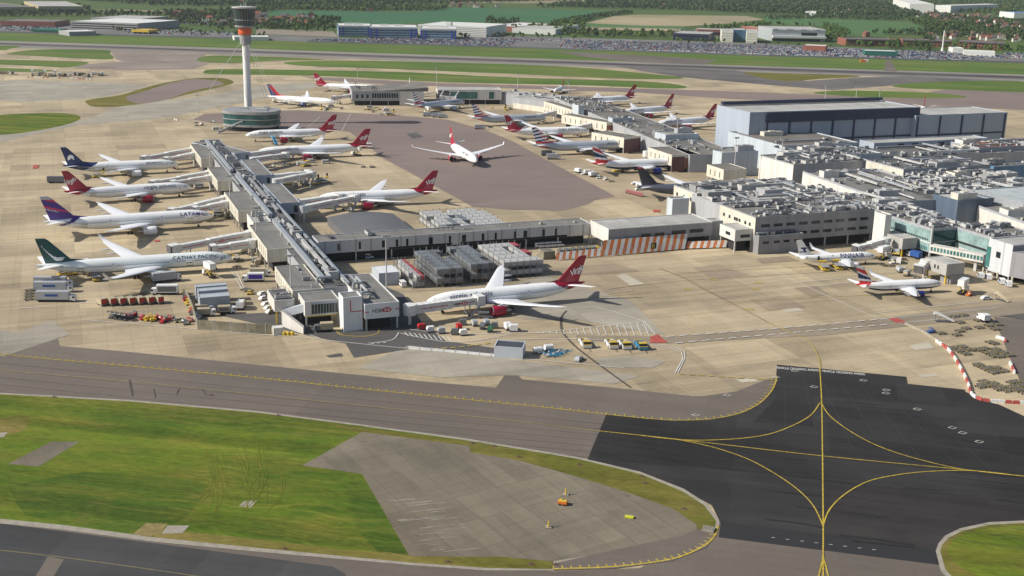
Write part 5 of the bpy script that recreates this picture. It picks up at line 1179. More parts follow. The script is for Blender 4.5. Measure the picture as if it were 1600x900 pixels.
# ------------------------------------------------------------------ jet bridges
BRW = plain('bridge_white', (.66, .66, .64), .5, var=.12, grime=.2); LEGM = plain('leg_grey', (.35, .35, .35), .5); PINK = plain('bridge_stripe', (.50, .05, .08), .6)
def bridge(label, A, B, za=6.4, zb=5.6, text=False, rot=True, w_=3.0, group='boarding bridges of the piers'):
    a, b = G(*A, za), G(*B, zb); d = (b-a); L_ = d.length; d.normalize(); n_ = Vector((-d.y, d.x, 0)).normalized()
    root = thing('boarding_bridge', label, 'jet bridge', (a.x, a.y, 0), 0, group)
    mb = MB(); mb.tube((a.x, a.y, za-1.9), (a.x, a.y, za+1.7), 2.3, n=14); mb.tube((a.x, a.y, 0), (a.x, a.y, za-1.9), .6); mb.build('rotunda', BRW, root, world=True)
    m = a+d*(L_*.55); e = a+d*(L_*.93)
    mb = MB(); mb.bar(a+d*1.5, m, w_, 3.0); t1 = mb.build('tunnel', BRW, root, world=True)
    mb = MB(); mb.bar(m-d*.5, e, w_-.45, 2.5); t2 = mb.build('tunnel', BRW, root, world=True)
    for k in range(1, 7):
        q = a+d*(1.5+(L_*.55-1.5)*k/6); mb = MB(); mb.bar(q-d*.12, q+d*.12, w_+.16, 3.16); mb.build('tunnel_rib', BRW, t1, world=True)
    mb = MB(); mb.bar(e-d*.5, b+d*.6, 4.2, 3.6); c_ = mb.build('cab', BRW, root, world=True); mb = MB(); mb.bar(b+d*.3, b+d*1.3, 3.6, 3.0); mb.build('bellows', UNITD, c_, world=True)
    sd = n_ if n_.y < 0 else -n_
    for s0, s1, hw in ((.12, .5, w_/2), (.6, .88, (w_-.45)/2)):
        p, q = a+d*L_*s0, a+d*L_*s1; o = sd*(hw+.05)
        mb = MB(); z = Vector((0, 0, .16)); mb.quad(p+o-z, q+o-z, q+o+z, p+o+z); mb.build('stripe', PINK, t1 if s1 < .55 else t2, world=True)
    g = a+d*L_*.8
    for s_ in (-1, 1): mb = MB(); mb.tube(g+n_*s_*1.9+Vector((0, 0, -g.z+.9)), g+n_*s_*1.9+Vector((0, 0, -.6)), .22); mb.build('leg', LEGM, root, world=True)
    mb = MB(); mb.bar(g-n_*2.2+Vector((0, 0, -g.z+.9)), g+n_*2.2+Vector((0, 0, -g.z+.9)), .6, .5)
    for s_ in (-1, 1): q = g+n_*s_*1.9; mb.tube((q.x-n_.x*.35, q.y-n_.y*.35, .55), (q.x+n_.x*.35, q.y+n_.y*.35, .55), .55, n=10)
    mb.build('bogie', UNITD, root, world=True)
    s = e+sd*2.4; mb = MB(); mb.bar((s.x, s.y, zb-1.6), (s.x-d.x*4.5+sd.x, s.y-d.y*4.5+sd.y, .2), .9, .25); mb.bar((s.x, s.y, zb-.5), (s.x-d.x*4.5+sd.x, s.y-d.y*4.5+sd.y, 1.3), .06, .08); mb.build('stair', LEGM, root, world=True)
    if text:
        u = d if d.x > 0 else -d; p = a+d*L_*(.56 if text == 1 else .40)+sd*((w_-.45)/2+.08)+Vector((0, 0, -.5)); wv = Vector((0, 0, 1))
        if text == 1: sign_text('HSBC', 1.15, p+u*.6, u, wv, MATS['sign_black'], 'sign_lettering', t2, bold=.01)
        hexlogo(t1, p+u*(4.9 if text == 1 else 0)+Vector((0, 0, .4))+sd*(.3 if text != 1 else 0), u, wv, .62, sd)
    return root
bridge('white boarding bridge with bank sign at the nearest red tailed jet', (640, 483), (752, 468), 5.6, 5.2, text=1)
bridge('longer boarding bridge with red stripe to the teal tailed jet', (392, 366), (268, 389), text=2); bridge('shorter boarding bridge at the nose of the teal tailed jet', (393, 380), (332, 389))
bridge('longer boarding bridge to the indigo tailed jet', (352, 311), (268, 331)); bridge('shorter boarding bridge at the nose of the indigo tailed jet', (352, 319), (305, 328))
bridge('longer boarding bridge to the red tailed jet of the left row', (327, 271), (238, 287)); bridge('shorter boarding bridge to the red tailed jet of the left row', (328, 278), (270, 287))
bridge('longer boarding bridge to the navy tailed jet', (302, 234), (224, 248)); bridge('shorter boarding bridge to the navy tailed jet', (303, 242), (260, 250))
bridge('upper boarding bridge to the long red tailed jet right of the pier', (391, 242), (462, 232)); bridge('lower boarding bridge to the long red tailed jet right of the pier', (396, 250), (448, 242))
bridge('upper boarding bridge at the empty stand right of the pier', (428, 277), (484, 270)); bridge('lower boarding bridge at the empty stand right of the pier', (432, 284), (488, 272))
bridge('longer boarding bridge to the red tailed jet behind the curved roof', (474, 326), (556, 309)); bridge('shorter boarding bridge to the red tailed jet behind the curved roof', (468, 317), (530, 308))
bridge('boarding bridge from the lift tower pod to the all white narrow jet', (1383, 377), (1338, 389), 6.4, 4.4)
bridge('stub boarding bridge between the pod and the navy bellied narrow jet', (1446, 412), (1436, 420), 5.6, 4.6)
for i, (a, b, t) in enumerate((((866, 176), (842, 181), 'the middle silver jet'), ((920, 196), (895, 201), 'the red tailed jet at the brick pier'), ((938, 214), (962, 218), 'the nearest silver jet'), ((1010, 240), (1035, 245), 'the long navy bellied jet'), ((915, 163), (932, 152), 'the leftmost of three red tails'), ((972, 180), (990, 170), 'the middle of three red tails'), ((1028, 198), (1046, 187), 'the right one of three red tails'), ((690, 152), (712, 154), 'the farthest silver jet'), ((556, 148), (522, 153), 'the red and blue tailed jet'), ((560, 143), (580, 137), 'the farthest red tailed jet'))):
    bridge('small distant boarding bridge at '+t, a, b)
# ------------------------------------------------------------------ vehicles (built once, then copied)
PAINT = {n: plain('paint_'+n, c, .35, var=.08) for n, c in dict(white=(.72, .72, .71), silver=(.38, .40, .42), black=(.02, .02, .025), grey=(.13, .14, .15), blue=(.03, .09, .30), red=(.42, .02, .02), green=(.03, .12, .06), sky=(.05, .25, .42), purple=(.05, .02, .30), yellow=(.60, .42, .04), beige=(.42, .36, .25), orange=(.6, .16, .03), pink=(.5, .2, .2)).items()}
RUB = plain('rubber', (.015, .015, .015), .9); DKG = plain('vehicle_glass', (.02, .025, .03), .1)
def wheels(root, xs, y, r=.38, wd=.25):
    for x in xs:
        for s_ in (-1, 1): mb = MB(); mb.tube((x, s_*y-wd/2, r), (x, s_*y+wd/2, r), r, n=10); mb.build('wheel', RUB, root)
def body(mb, prof, wd, mi=0, ins=.0):
    "side profile (x, z) extruded across"
    a = mb.add([(x, -wd/2, z) for x, z in prof]); b = mb.add([(x, wd/2, z) for x, z in prof]); n = len(prof)
    for i in range(n): j = (i+1) % n; mb.face((a+i, a+j, b+j, b+i)[::-1], mi)
    mb.face([a+i for i in range(n)][::-1], mi); mb.face([b+i for i in range(n)], mi)
def car_proto(col, low=False):
    r = thing('parked_car', 'x', 'car'); mb = MB(); body(mb, [(-2.1, .3), (2.1, .3), (2.15, .75), (1.2, .95), (-1.9, .98), (-2.15, .8)], 1.78)
    rings = [[(x, y*w_, z) for x, y in ((-1.75, -1), (1.15, -1), (1.15, 1), (-1.75, 1))] for z, w_ in ((.95, .84),)]+[[(-1.3, -.66, 1.45), (.45, -.66, 1.45), (.45, .66, 1.45), (-1.3, .66, 1.45)]]
    mb.loft(rings); mb.build('body', PAINT[col], r)
    mb = MB(); mb.loft([[(-1.68, -.86, .99), (1.02, -.86, .99), (1.02, .86, .99), (-1.68, .86, .99)], [(-1.36, -.70, 1.38), (.52, -.70, 1.38), (.52, .70, 1.38), (-1.36, .70, 1.38)]]); mb.build('window_band', DKG, r)
    if not low: wheels(r, (-1.3, 1.3), .8, .32, .2)
    return r
def van_proto(col, col2=None, l=5.4):
    r = thing('parked_van', 'x', 'van'); h = l/2; mb = MB(); body(mb, [(-h, .35), (h, .35), (h+.05, .9), (h-.7, 1.25), (h-1.3, 2.25), (-h, 2.3)], 1.95); mb.build('body', PAINT[col], r)
    mb = MB(); body(mb, [(h-.66, 1.3), (h-1.22, 2.08), (h-2.0, 2.08), (h-2.0, 1.35)], 2.0); mb.build('cab_window', DKG, r)
    mb = MB(); mb.box((-.6, 0, 1.35), (l*.5, 2.0, .6)); mb.build('side_window', DKG, r)
    if col2: mb = MB(); mb.box((-.4, 0, .75), (l*.7, 1.99, .5)); mb.build('side_stripe', PAINT[col2], r)
    wheels(r, (-h+1, h-1), .88, .36); return r
def truck_proto(cab, box, l=8.0, hb=2.6, trailer=False, text=None, panel=None, boxname='cargo_box'):
    r = thing('box_truck' if not trailer else 'articulated_truck', 'x', 'truck'); h = l/2; mb = MB()
    body(mb, [(h-1.9, .6), (h, .6), (h, 1.5), (h-.25, 2.5), (h-1.9, 2.6)], 2.3); mb.build('cab', PAINT[cab], r)
    mb = MB(); body(mb, [(h-.02, 1.55), (h-.24, 2.3), (h-.9, 2.3), (h-.9, 1.6)], 2.34); mb.build('cab_window', DKG, r)
    mb = MB(); mb.box((-.2, 0, .55), (l-.5, 2.0, .35)); mb.build('chassis', RUB, r)
    mb = MB(); mb.box((-1.0, 0, 1.0), (l-2.2, 2.45, hb)); b = mb.build(boxname, PAINT[box] if isinstance(box, str) else box, r)
    if trailer: mb = MB(); mb.box((-1.2, 0, 2.2), (4.6, 2.49, .9)); mb.build('side_mark', PAINT['blue'], b)
    if panel: mb = MB(); mb.box((-1.0, 0, 1.35), (l-3.2, 2.49, hb-.8)); mb.build('side_panel', PAINT[panel], b)
    wheels(r, (h-1.1, -h+1.4, -h+2.5) if l > 9 else (h-1.1, -h+1.6), 1.0, .48, .3); return r
def hilift_proto(col='white', z=2.6):
    r = thing('catering_truck', 'x', 'truck'); mb = MB(); body(mb, [(2.2, .6), (4, .6), (4, 1.5), (3.7, 2.4), (2.2, 2.4)], 2.3); mb.build('cab', PAINT['white'], r)
    mb = MB(); mb.box((-.2, 0, .55), (8, 2.1, .4)); mb.build('chassis', RUB, r)
    mb = MB(); 
    for s_ in (-1, 1): mb.bar((-3, s_*.9, 1), (1.5, s_*.9, z+1), .18, .25); mb.bar((-3, s_*.9, z+1), (1.5, s_*.9, 1), .18, .25)
    mb.build('scissor_lift', PAINT['yellow'], r); mb = MB(); mb.box((-.8, 0, z+1), (6.2, 2.5, 2.4)); mb.build('cargo_box', PAINT[col], r); wheels(r, (2.9, -2.6), 1.0, .48, .3); return r
def tug_proto(col, acc='yellow'):
    r = thing('pushback_tug', 'x', 'tug'); mb = MB(); body(mb, [(-3.6, .4), (3.6, .4), (3.6, 1.35), (-3.2, 1.45), (-3.6, 1.2)], 3.0); mb.build('body', PAINT[col], r)
    mb = MB(); mb.box((2.2, 0, 1.36), (1.7, 2.4, .95)); mb.build('cab', DKG, r); mb = MB(); mb.box((2.2, 0, 2.31), (1.9, 2.6, .14)); mb.build('cab_roof', PAINT[acc], r)
    mb = MB(); mb.box((-3.3, 0, 1.46), (.5, 2.9, .15)); mb.box((3.4, 0, 1.36), (.3, 2.95, .12)); mb.build('warning_stripe', PAINT['yellow'], r)
    mb = MB(); mb.box((-1.2, -.6, 1.42), (2.2, 1.0, .35)); mb.box((-.9, .8, 1.42), (1.6, .7, .25)); mb.build('engine_cover', UNITD, r)
    mb = MB(); mb.tube((3.6, 0, .6), (6.4, 0, .5), .09, n=5); mb.build('tow_bar', UNITD, r)
    wheels(r, (-2.2, 2.2), 1.25, .62, .5); return r
def tractor_proto(col):
    r = thing('baggage_tractor', 'x', 'tug'); mb = MB(); body(mb, [(-1.5, .3), (1.5, .3), (1.5, .95), (.3, 1.0), (.2, .8), (-1.5, .8)], 1.4); mb.build('body', PAINT[col], r)
    mb = MB(); mb.box((-.3, 0, 1.75), (1.2, 1.35, .1)); [mb.tube((x, y, .8), (x, y, 1.75), .05, n=4) for x in (-.85, .25) for y in (-.6, .6)]; mb.build('canopy', PAINT[col], r); wheels(r, (-1, 1), .62, .32, .25); return r
def uld_proto(m, m2=None, s=1.0):
    r = thing('baggage_container', 'x', 'container'); mb = MB(); a = [(-1.0, .5), (1.0, .5), (1.0, 2.05), (-1.0, 2.05), (-1.35, 1.5), (-1.35, .95)]
    body(mb, a, 1.55); mb.build('shell', m, r); mb = MB(); mb.box((0, 0, .32), (2.6, 1.6, .16)); mb.build('dolly_deck', UNITD, r)
    mb = MB(); mb.box((.99, 0, .6), (.05, 1.4, 1.35)); mb.build('curtain', m2 or UNITM, r); wheels(r, (-.9, .9), .6, .17, .15); return r
def dolly_proto(n=1):
    r = thing('cargo_dolly', 'x', 'dolly'); mb = MB(); [mb.box((0, y, .42), (3.2, .14, .14)) for y in (-1, 0, 1)]; [mb.box((-1.5+i*.5, 0, .56), (.16, 2.15, .1)) for i in range(7)]; mb.build('deck', plain('dolly_steel', (.11, .105, .085), .7, var=.3), r)
    mb = MB(); mb.tube((1.7, 0, .42), (2.8, 0, .25), .06, n=4); mb.build('drawbar', PAINT['yellow'], r)
    mb = MB(); [mb.box((x, y, .54), (.08, .08, .35)) for x in (-1.65, 1.65) for y in (-1.1, 1.1)]; mb.build('side_stop', PAINT['yellow'], r); wheels(r, (-1.1, 1.1), .9, .24, .18); return r
def steps_proto(col):
    r = thing('passenger_steps', 'x', 'stairs'); mb = MB(); body(mb, [(-4.5, .5), (-4.2, .5), (3.2, 4.6), (3.2, 4.9), (2.9, 4.9)], 1.6); mb.build('flight', PAINT[col], r)
    mb = MB(); [body(mb, [(-4.5, .9), (-4.4, 1.5), (2.8, 5.9), (4.6, 5.9), (4.6, 5.0), (3.0, 4.9)], .06) for _ in (0,)]; mb.v = [(x, y-.8, z) for x, y, z in mb.v]; k = len(mb.v); f0 = list(mb.f); mb.v += [(x, y+1.6, z) for x, y, z in mb.v]; mb.f += [tuple(i+k for i in f) for f in f0]; mb.m += mb.m[:]
    mb.build('handrail', PAINT[col], r); mb = MB(); mb.box((3.9, 0, 4.7), (1.6, 1.7, .2)); mb.build('landing', PAINT['white'], r); mb = MB(); mb.box((0, 0, .4), (7, 1.9, .4)); [mb.bar((x, 0, .7), (x+.2, 0, 3.0+x*.6), .15, .15) for x in (1.5, 3.6)]; mb.build('chassis', UNITD, r); wheels(r, (-2.4, 2.6), .9, .4, .25); return r
def loader_proto():
    r = thing('cargo_loader', 'x', 'loader'); mb = MB(); mb.box((-1.6, 0, 1.9), (4.6, 2.9, .3)); mb.build('platform', UNITM, r); mb = MB(); mb.box((2.3, 0, 3.0), (2.2, 2.9, .3)); mb.build('front_platform', PAINT['yellow'], r)
    mb = MB(); mb.box((0, 0, .5), (7.5, 2.6, .5)); mb.build('chassis', PAINT['yellow'], r); mb = MB(); [mb.bar((-3+i*0, s_*1.2, 1), (.4, s_*1.2, 1.9), .15, .2) for i in range(1) for s_ in (-1, 1)]; [mb.bar((1, s_*1.2, 1), (3.2, s_*1.2, 3), .15, .2) for s_ in (-1, 1)]; mb.build('scissor_lift', UNITD, r)
    mb = MB(); mb.box((3.0, 1.7, 3.3), (.9, .8, 1.6)); mb.build('operator_cab', DKG, r); wheels(r, (-2.6, 2.6), 1.1, .45, .3); return r
VP = {}
def V(kind, *a):
    k = (kind,)+tuple(str(x) for x in a)
    if k not in VP: VP[k] = Proto(dict(car=car_proto, van=van_proto, truck=truck_proto, lift=hilift_proto, tug=tug_proto, tractor=tractor_proto, uld=uld_proto, dolly=dolly_proto, steps=steps_proto, loader=loader_proto)[kind](*a))
    return VP[k]
def park(proto, px, ang, label, group=None, z=0.0, grid=True):
    p = G(px[0], px[1], z); return proto.at((p.x, p.y, z), (AX if grid else 0)+rad(ang), label, group)
# lorries left of the apron
g_ = 'long silver curtain lorries on the left apron'
for p, t in (((84, 456), 'long silver lorry with blue lettering, upper one of the pair at the left edge line'), ((88, 471), 'long silver lorry with blue lettering, lower one of the pair at the left edge line'), ((84, 448), 'long silver lorry mostly hidden behind the upper lettered lorry')):
    park(V('truck', 'white', 'silver', 14.0, 3.0, True, None), p, -18, t, g_)
park(V('truck', 'white', 'silver', 11, 3.0), (261, 440), 8, 'silver lorry with blue mark parked askew under the teal tailed jet engine'); park(V('truck', 'white', 'white', 10, 2.8, False, None, 'grey'), (258, 460), 164, 'white lorry with grey panels just below the askew silver lorry')
park(V('truck', 'white', 'white', 8.5, 2.6, False, None, 'purple'), (396, 440), 164, 'white lorry with deep purple side panel by the pier'); park(V('truck', 'white', 'beige', 8.0, 2.4), (407, 432), -16, 'pale lorry right behind the purple sided lorry')
park(V('truck', 'grey', 'beige', 6.5, 2.2), (506, 518), 172, 'beige van emerging from under the glazed pier end')
park(V('truck', 'white', 'beige', 6.5, 2.0, False, None, 'beige'), (323, 494), -10, 'cream box van, lower one of the pair below the grey stores'); park(V('truck', 'white', 'beige', 6.5, 2.0), (320, 488), -10, 'cream box van, upper one of the pair below the grey stores'); park(V('truck', 'white', 'beige', 6.5, 2.0, False, None, 'grey'), (355, 490), -10, 'cream box van right of the pair below the grey stores')
park(V('truck', 'black', 'white', 6, 2.2), (377, 482), 70, 'short white box truck right of the grey stores')
for i, (p, c) in enumerate((((411, 461), 'white'), ((413, 468), 'white'), ((417, 477), 'white'), ((421, 483), 'white'), ((424, 489), 'white'))):
    park(V('car', c), p, 28, 'white car number plate unseen, %s of five nose to the annex' % ['farthest', 'second farthest', 'middle', 'second nearest', 'nearest'][i] if False else 'white car in the row of five beside the stilted annex, %s' % ['farthest back', 'second from the back', 'in the middle', 'second from the front', 'closest to the fence'][i], 'white cars beside the annex')
park(V('car', 'silver'), (904, 563), 45, 'silver car alone beside the black curved tyre mark'); park(V('van', 'grey'), (758, 497), -22, 'dark grey van under the wing of the nearest red tailed jet'); park(V('van', 'white', 'blue', 6.2), (572, 404), -6, 'white minibus with blue side panel below the link corridor')
park(V('van', 'white'), (486, 254), -12, 'white van under the long red tailed jet wing, left one of two'); park(V('van', 'white'), (510, 255.5), -8, 'white van under the long red tailed jet wing, right one of two'); park(V('van', 'beige'), (697, 440), -20, 'cream van towing dollies below the storage racks')
for p, c, t in (((914, 540), 'white', 'white pushback tug with yellow edges, leftmost and apart from the others'), ((955, 541), 'white', 'white pushback tug with yellow edges, left one of the close pair'), ((976, 542), 'white', 'white pushback tug with yellow edges, right one of the close pair'), ((1001, 543), 'sky', 'blue pushback tug at the right end of the tug line')):
    o = park(V('tug', c), p, -102, t, 'pushback tugs parked in a line')
park(V('car', 'white'), (1541, 468), -10, 'white car on the road at the right below the jet nose')
for i, p in enumerate(((1532, 434), (1544, 436), (1565, 443), (1575, 447))): park(V('van', 'white', 'blue', 4.6), p, 60, 'small white van by the pale grey building, %s from the left' % ['first', 'second', 'third', 'fourth'][i], 'small white vans by the grey building')
park(V('truck', 'white', 'white', 7, 2.4), (1398, 398), 60, 'white box truck under the lift tower pod'); park(V('truck', 'white', 'blue', 7, 2.4), (1428, 403), 100, 'white and blue truck between the two pods'); park(V('lift', 'white'), (1381, 405), 20, 'white lift truck behind the all white narrow jet nose')
for p, t in (((1287, 421), 'left one of two'), ((1308, 419), 'right one of two')): park(V('loader'), p, 70, 'yellow cargo loader under the all white narrow jet, '+t, 'yellow loaders at the narrow jet')
for (p, t) in (((327, 432), 'white lift truck with raised box at the nose door of the teal tailed jet'), ((137, 429), 'grey lift truck behind the wing of the teal tailed jet')): park(V('lift', 'white'), p, 108, t)
park(V('steps', 'sky'), (429, 226), 100, 'bright blue passenger steps at the jet in front of the tower base'); park(V('loader'), (149, 437), 95, 'cargo loader at the rear hold of the teal tailed jet'); park(V('loader'), (106, 430), 10, 'cargo loader near the tail of the teal tailed jet')
park(V('loader'), (155, 277), 10, 'dark loader at the rear hold of the navy tailed jet'); park(V('truck', 'grey', 'grey', 12, 2.8), (92, 286), -18, 'long dark grey lorry left of the red tailed jet tail'); park(V('lift', 'white'), (557, 243), 120, 'white lift truck at the tail of the long red tailed jet'); park(V('truck', 'white', 'white', 9, 2.6), (575, 232), -14, 'white lorry behind the tail of the long red tailed jet')
park(V('lift', 'white'), (668, 178), 100, 'white high lift truck at the tail of the farthest silver jet'); park(V('lift', 'white'), (430, 160), 100, 'white high lift truck at the tail of the red and blue tailed jet'); park(V('truck', 'white', 'silver', 9, 2.6), (865, 249), -16, 'pale lorry on the edge of the brown taxiway, lower one of two'); park(V('truck', 'white', 'grey', 9, 2.6), (856, 243.5), -16, 'grey lorry on the edge of the brown taxiway, upper one of two')
for p, t in (((669, 182), 'white and grey lorry, left one of three by the silver jet tail'), ((683, 183.5), 'white and grey lorry, middle one of three by the silver jet tail'), ((692, 184.5), 'white and grey lorry, right one of three by the silver jet tail'), ((750, 202), 'white and grey lorry below the middle silver jet tail')): park(V('truck', 'white', 'silver', 8.5, 2.6), p, -14, t, 'pale lorries by the silver jets')
rnd = random.Random(77)
# coaches and cars round the middle apron
def many(kind_list, pts, label, group, ang=(0, 90, 180, 20), rr_=rnd):
    for p in pts: k = rr_.choice(kind_list); park(V(*k), p, rr_.choice(ang)+rr_.uniform(-8, 8), label, group)
many([('van', 'white'), ('car', 'white')], [(992, 288), (1001, 291), (1007, 295), (1000, 297)], 'white van or car in the tight cluster left of the black tailed jet', 'white vehicles near the black tailed jet')
many([('tractor', 'white'), ('truck', 'white', 'white', 6, 2.0), ('dolly',)], [(903, 270), (911, 273), (920, 273), (927, 276), (936, 279), (946, 281), (955, 284)], 'small apron vehicle in the line below the navy bellied jet tail', 'apron vehicles below the navy bellied jet')
many([('loader',), ('lift', 'white')], [(966, 268), (975, 265)], 'yellow and white loader under the navy bellied jet', 'loaders under the navy bellied jet')
for i in range(5): park(V('uld', PAINT['pink'], PAINT['red']), (981+i*5.2, 302+i*1.3), -30, 'red baggage cart in the line of five left of the terminal roofs', 'line of red baggage carts')
for i in range(7):
    q = (160+i*14.8, 477-i*.55); t = ['leftmost', 'second from left', 'third from left', 'middle', 'third from right', 'second from right', 'rightmost'][i]
    park(V('uld', PAINT['beige'], PAINT['red']), q, -64, 'large cream container with red end, %s in the row of seven' % t, 'cream and red containers in a row').scale = (1.5, 1.5, 1.35)
for i in range(4): park(V('dolly'), (46-i*.4, 455+i*4.6), 14, 'dark red dolly in the short column at the left edge line, %s' % ['top', 'second', 'third', 'bottom'][i], 'dollies at the left edge line')
for i in range(5): park(V('dolly'), (178+i*13, 467-i*2.0), 10, 'low empty dolly in the string behind the cream containers', 'string of empty dollies')
# equipment parked along the south fence
for i in range(4): park(V('steps', 'beige'), (175+i*7.5, 495+i*1.2), -110, 'beige conveyor steps, %s of four beside the red and yellow gear' % ['first', 'second', 'third', 'last'][i], 'beige steps near the fence').scale = (.7, .7, .5)
for i in range(34):
    x = 200+i*3.0+rnd.uniform(-.7, .7); y = 497.5+i*.27+rnd.uniform(-4, 2)-(3 if i < 8 else 0)
    c = 'yellow' if 8 < i < 15 else 'red' if 14 < i < 19 else rnd.choice(('pink', 'red', 'beige', 'grey'))
    if i % 2: park(V('uld', PAINT[c], UNITD), (x, y), rnd.uniform(0, 90), '%s equipment cart packed along the white south fence line' % c, '%s carts along the south fence' % c).scale = (.62,)*3
    else: park(V('tractor', c), (x, y), rnd.uniform(0, 90), '%s baggage tractor packed along the white south fence line' % c, '%s tractors along the south fence' % c).scale = (.9,)*3
for i in range(12):
    x, y = 286+i*1.9+rnd.uniform(-3, 3), 459+i*3.6; c = rnd.choice(('yellow', 'beige', 'grey', 'red')) if i < 10 else 'white'
    park(V('tractor', c), (x, y), rnd.uniform(0, 90), '%s small tractor in the column left of the grey stores wall' % c, '%s tractors left of the stores' % c)
# foreground baggage equipment below the nearest jet
for x, y, c in ((659, 515, 'red'), (673, 519, 'white'), (690, 521, 'silver'), (711, 523, 'grey'), (724, 524, 'white'), (717, 515, 'red'), (724, 508, 'grey'), (741, 509, 'silver'), (754, 514, 'grey'), (766, 519, 'green'), (773, 513, 'grey'), (760, 508, 'silver'), (793, 515, 'white'), (803, 518, 'white')):
    park(V('uld', PAINT[c], UNITM), (x, y), rnd.choice((0, 90, 60, -20)), '%s baggage container standing below the nearest red engine' % c, '%s containers below the engine' % c).scale = (1.25,)*3 if x > 790 else (1.05,)*3
# blue tow bars and tanks by the grey hut
for i in range(14):
    p = G(838+rnd.uniform(0, 48), 545+rnd.uniform(0, 14)); mb = MB(); mb.tube((-2.6, 0, .5), (2.2, 0, .5), .13, n=6); b = thing('tow_bar', 'blue tow bar lying in the heap beside the grey hut', 'tow bar', (p.x, p.y, 0), AX+rad(rnd.uniform(-35, 5)), 'blue tow bars beside the hut')
    mb.build('bar', PAINT['sky'], b); mb = MB(); mb.box((-2.6, 0, .25), (.5, .9, .45)); mb.build('tow_head', UNITL, b); mb = MB(); [mb.tube((.2, y, .3), (.2, y+.12, .3), .3, n=8) for y in (-.5, .4)]; mb.build('wheel', RUB, b)
for p, t in (((840, 552), 'left'), ((857, 548), 'right')):
    q = G(*p); b = thing('white_tank', 'small white trailer tank behind the blue tow bars, %s one' % t, 'tank', (q.x, q.y, 0), AX, 'white tanks by the hut'); mb = MB(); mb.tube((-1.4, 0, 1.3), (1.4, 0, 1.3), .95, n=14); mb.build('tank', PAINT['white'], b, True); mb = MB(); mb.box((0, 0, .2), (3, 1.5, .3)); mb.build('frame', UNITD, b)
HUT = block('hut', 'small windowless grey hut with dark roof by the blue tow bars', (772, 542), (817, 545), (781, 532), 3.6, 0, plain('hut_grey', (.46, .49, .53), .6, coord='world', var=.05), plain('hut_roof', (.05, .055, .07), .6, coord='world'), .25, snap=False)
def simple_barrier():
    r = thing('traffic_barrier', 'x', 'barrier'); mb = MB(); body(mb, [(-.95, 0), (.95, 0), (.9, .5), (.85, 1.0), (-.85, 1.0), (-.9, .5)], .5); mb.build('block', PAINT['white'], r); return r
BW = Proto(simple_barrier()); rb = simple_barrier(); rb.children[0].data.materials[0] = plain('barrier_red', (.42, .08, .07), .6, var=.2); BR_ = Proto(rb)
def barrier_run(pix, where, step=2.1):
    q = resample(cr([G(*p) for p in pix], 6), step)
    for i, (a, b) in enumerate(zip(q, q[1:])):
        d = b-a; c = 'red' if (i//2) % 2 else 'white'
        (BR_ if c == 'red' else BW).at(((a.x+b.x)/2, (a.y+b.y)/2, 0), math.atan2(d.y, d.x), '%s plastic barrier block %s' % (c, where), '%s barrier blocks %s' % (c, where))
barrier_run([(1462, 534), (1482, 548), (1500, 575), (1512, 600), (1518, 618), (1536, 627), (1570, 630), (1610, 632)], 'on the curve beside the dolly park')
barrier_run([(1555, 528), (1568, 531), (1571, 536)], 'in the short run near the service road'); barrier_run([(1577, 568), (1582, 577), (1585, 585)], 'in the run beside the right road')
barrier_run([(272, 187.0), (280, 189)], 'far behind the pier', 3)
for i in range(5):
    a, b = G(1410+i*10.5, 505+i*5.6), G(1420+i*10.5, 510.5+i*5.6)
mb = MB(); q = [G(*p) for p in ((1414, 507), (1440, 518), (1464, 533))]; [mb.bar((a.x, a.y, .4), (b.x, b.y, .4), .5, .8) for a, b in zip(q, q[1:])]; tag(mb.build('kerb_wall', TARC), 'low concrete kerb wall leading to the curved barrier run', 'wall')
# dolly park at the right
DG = 'cargo dollies parked at the right'
for cx, cy, nx, ny in ((1478, 497, 3, 1), (1500, 505, 4, 1), (1470, 522, 3, 2), (1495, 516, 3, 1), (1530, 513, 2, 2), (1545, 510, 2, 1), (1488, 545, 2, 3), (1512, 543, 2, 2), (1547, 536, 1, 1), (1553, 538, 2, 1), (1531, 548, 2, 3), (1540, 549, 2, 3), (1512, 573, 2, 1), (1529, 573, 2, 3), (1545, 576, 1, 3), (1520, 600, 2, 3), (1535, 603, 2, 2), (1548, 604, 3, 2), (1560, 606, 2, 2), (1570, 600, 2, 2), (1580, 606, 2, 4), (1592, 604, 1, 4)):
    o = G(cx, cy)
    for i in range(nx):
        for j in range(ny):
            if rnd.random() < .38: continue
            p = o+UX*(i*4.1)+VX*(-j*3.2); V('dolly').at((p.x, p.y, 0), AX+rad(rnd.uniform(-5, 5)), 'dark empty cargo dolly among the clusters parked at the right', DG)
park(V('steps', 'white'), (1474, 503), 150, 'white passenger steps at the top of the dolly park').scale = (.8, .8, .6); park(V('truck', 'white', 'white', 5, 2), (1536, 502), 80, 'white tractor unit at the head of a dolly block'); park(V('tractor', 'blue'), (1455, 520), 0, 'blue tractor at the bend of the kerb wall')
park(V('lift', 'white'), (1504, 458), 30, 'white lift truck right of the navy bellied narrow jet nose'); park(V('tractor', 'orange'), (1514, 462), 20, 'orange tractor beside the white lift truck'); park(V('steps', 'beige'), (1565, 470), 100, 'beige steps beside the leaning grey wing')
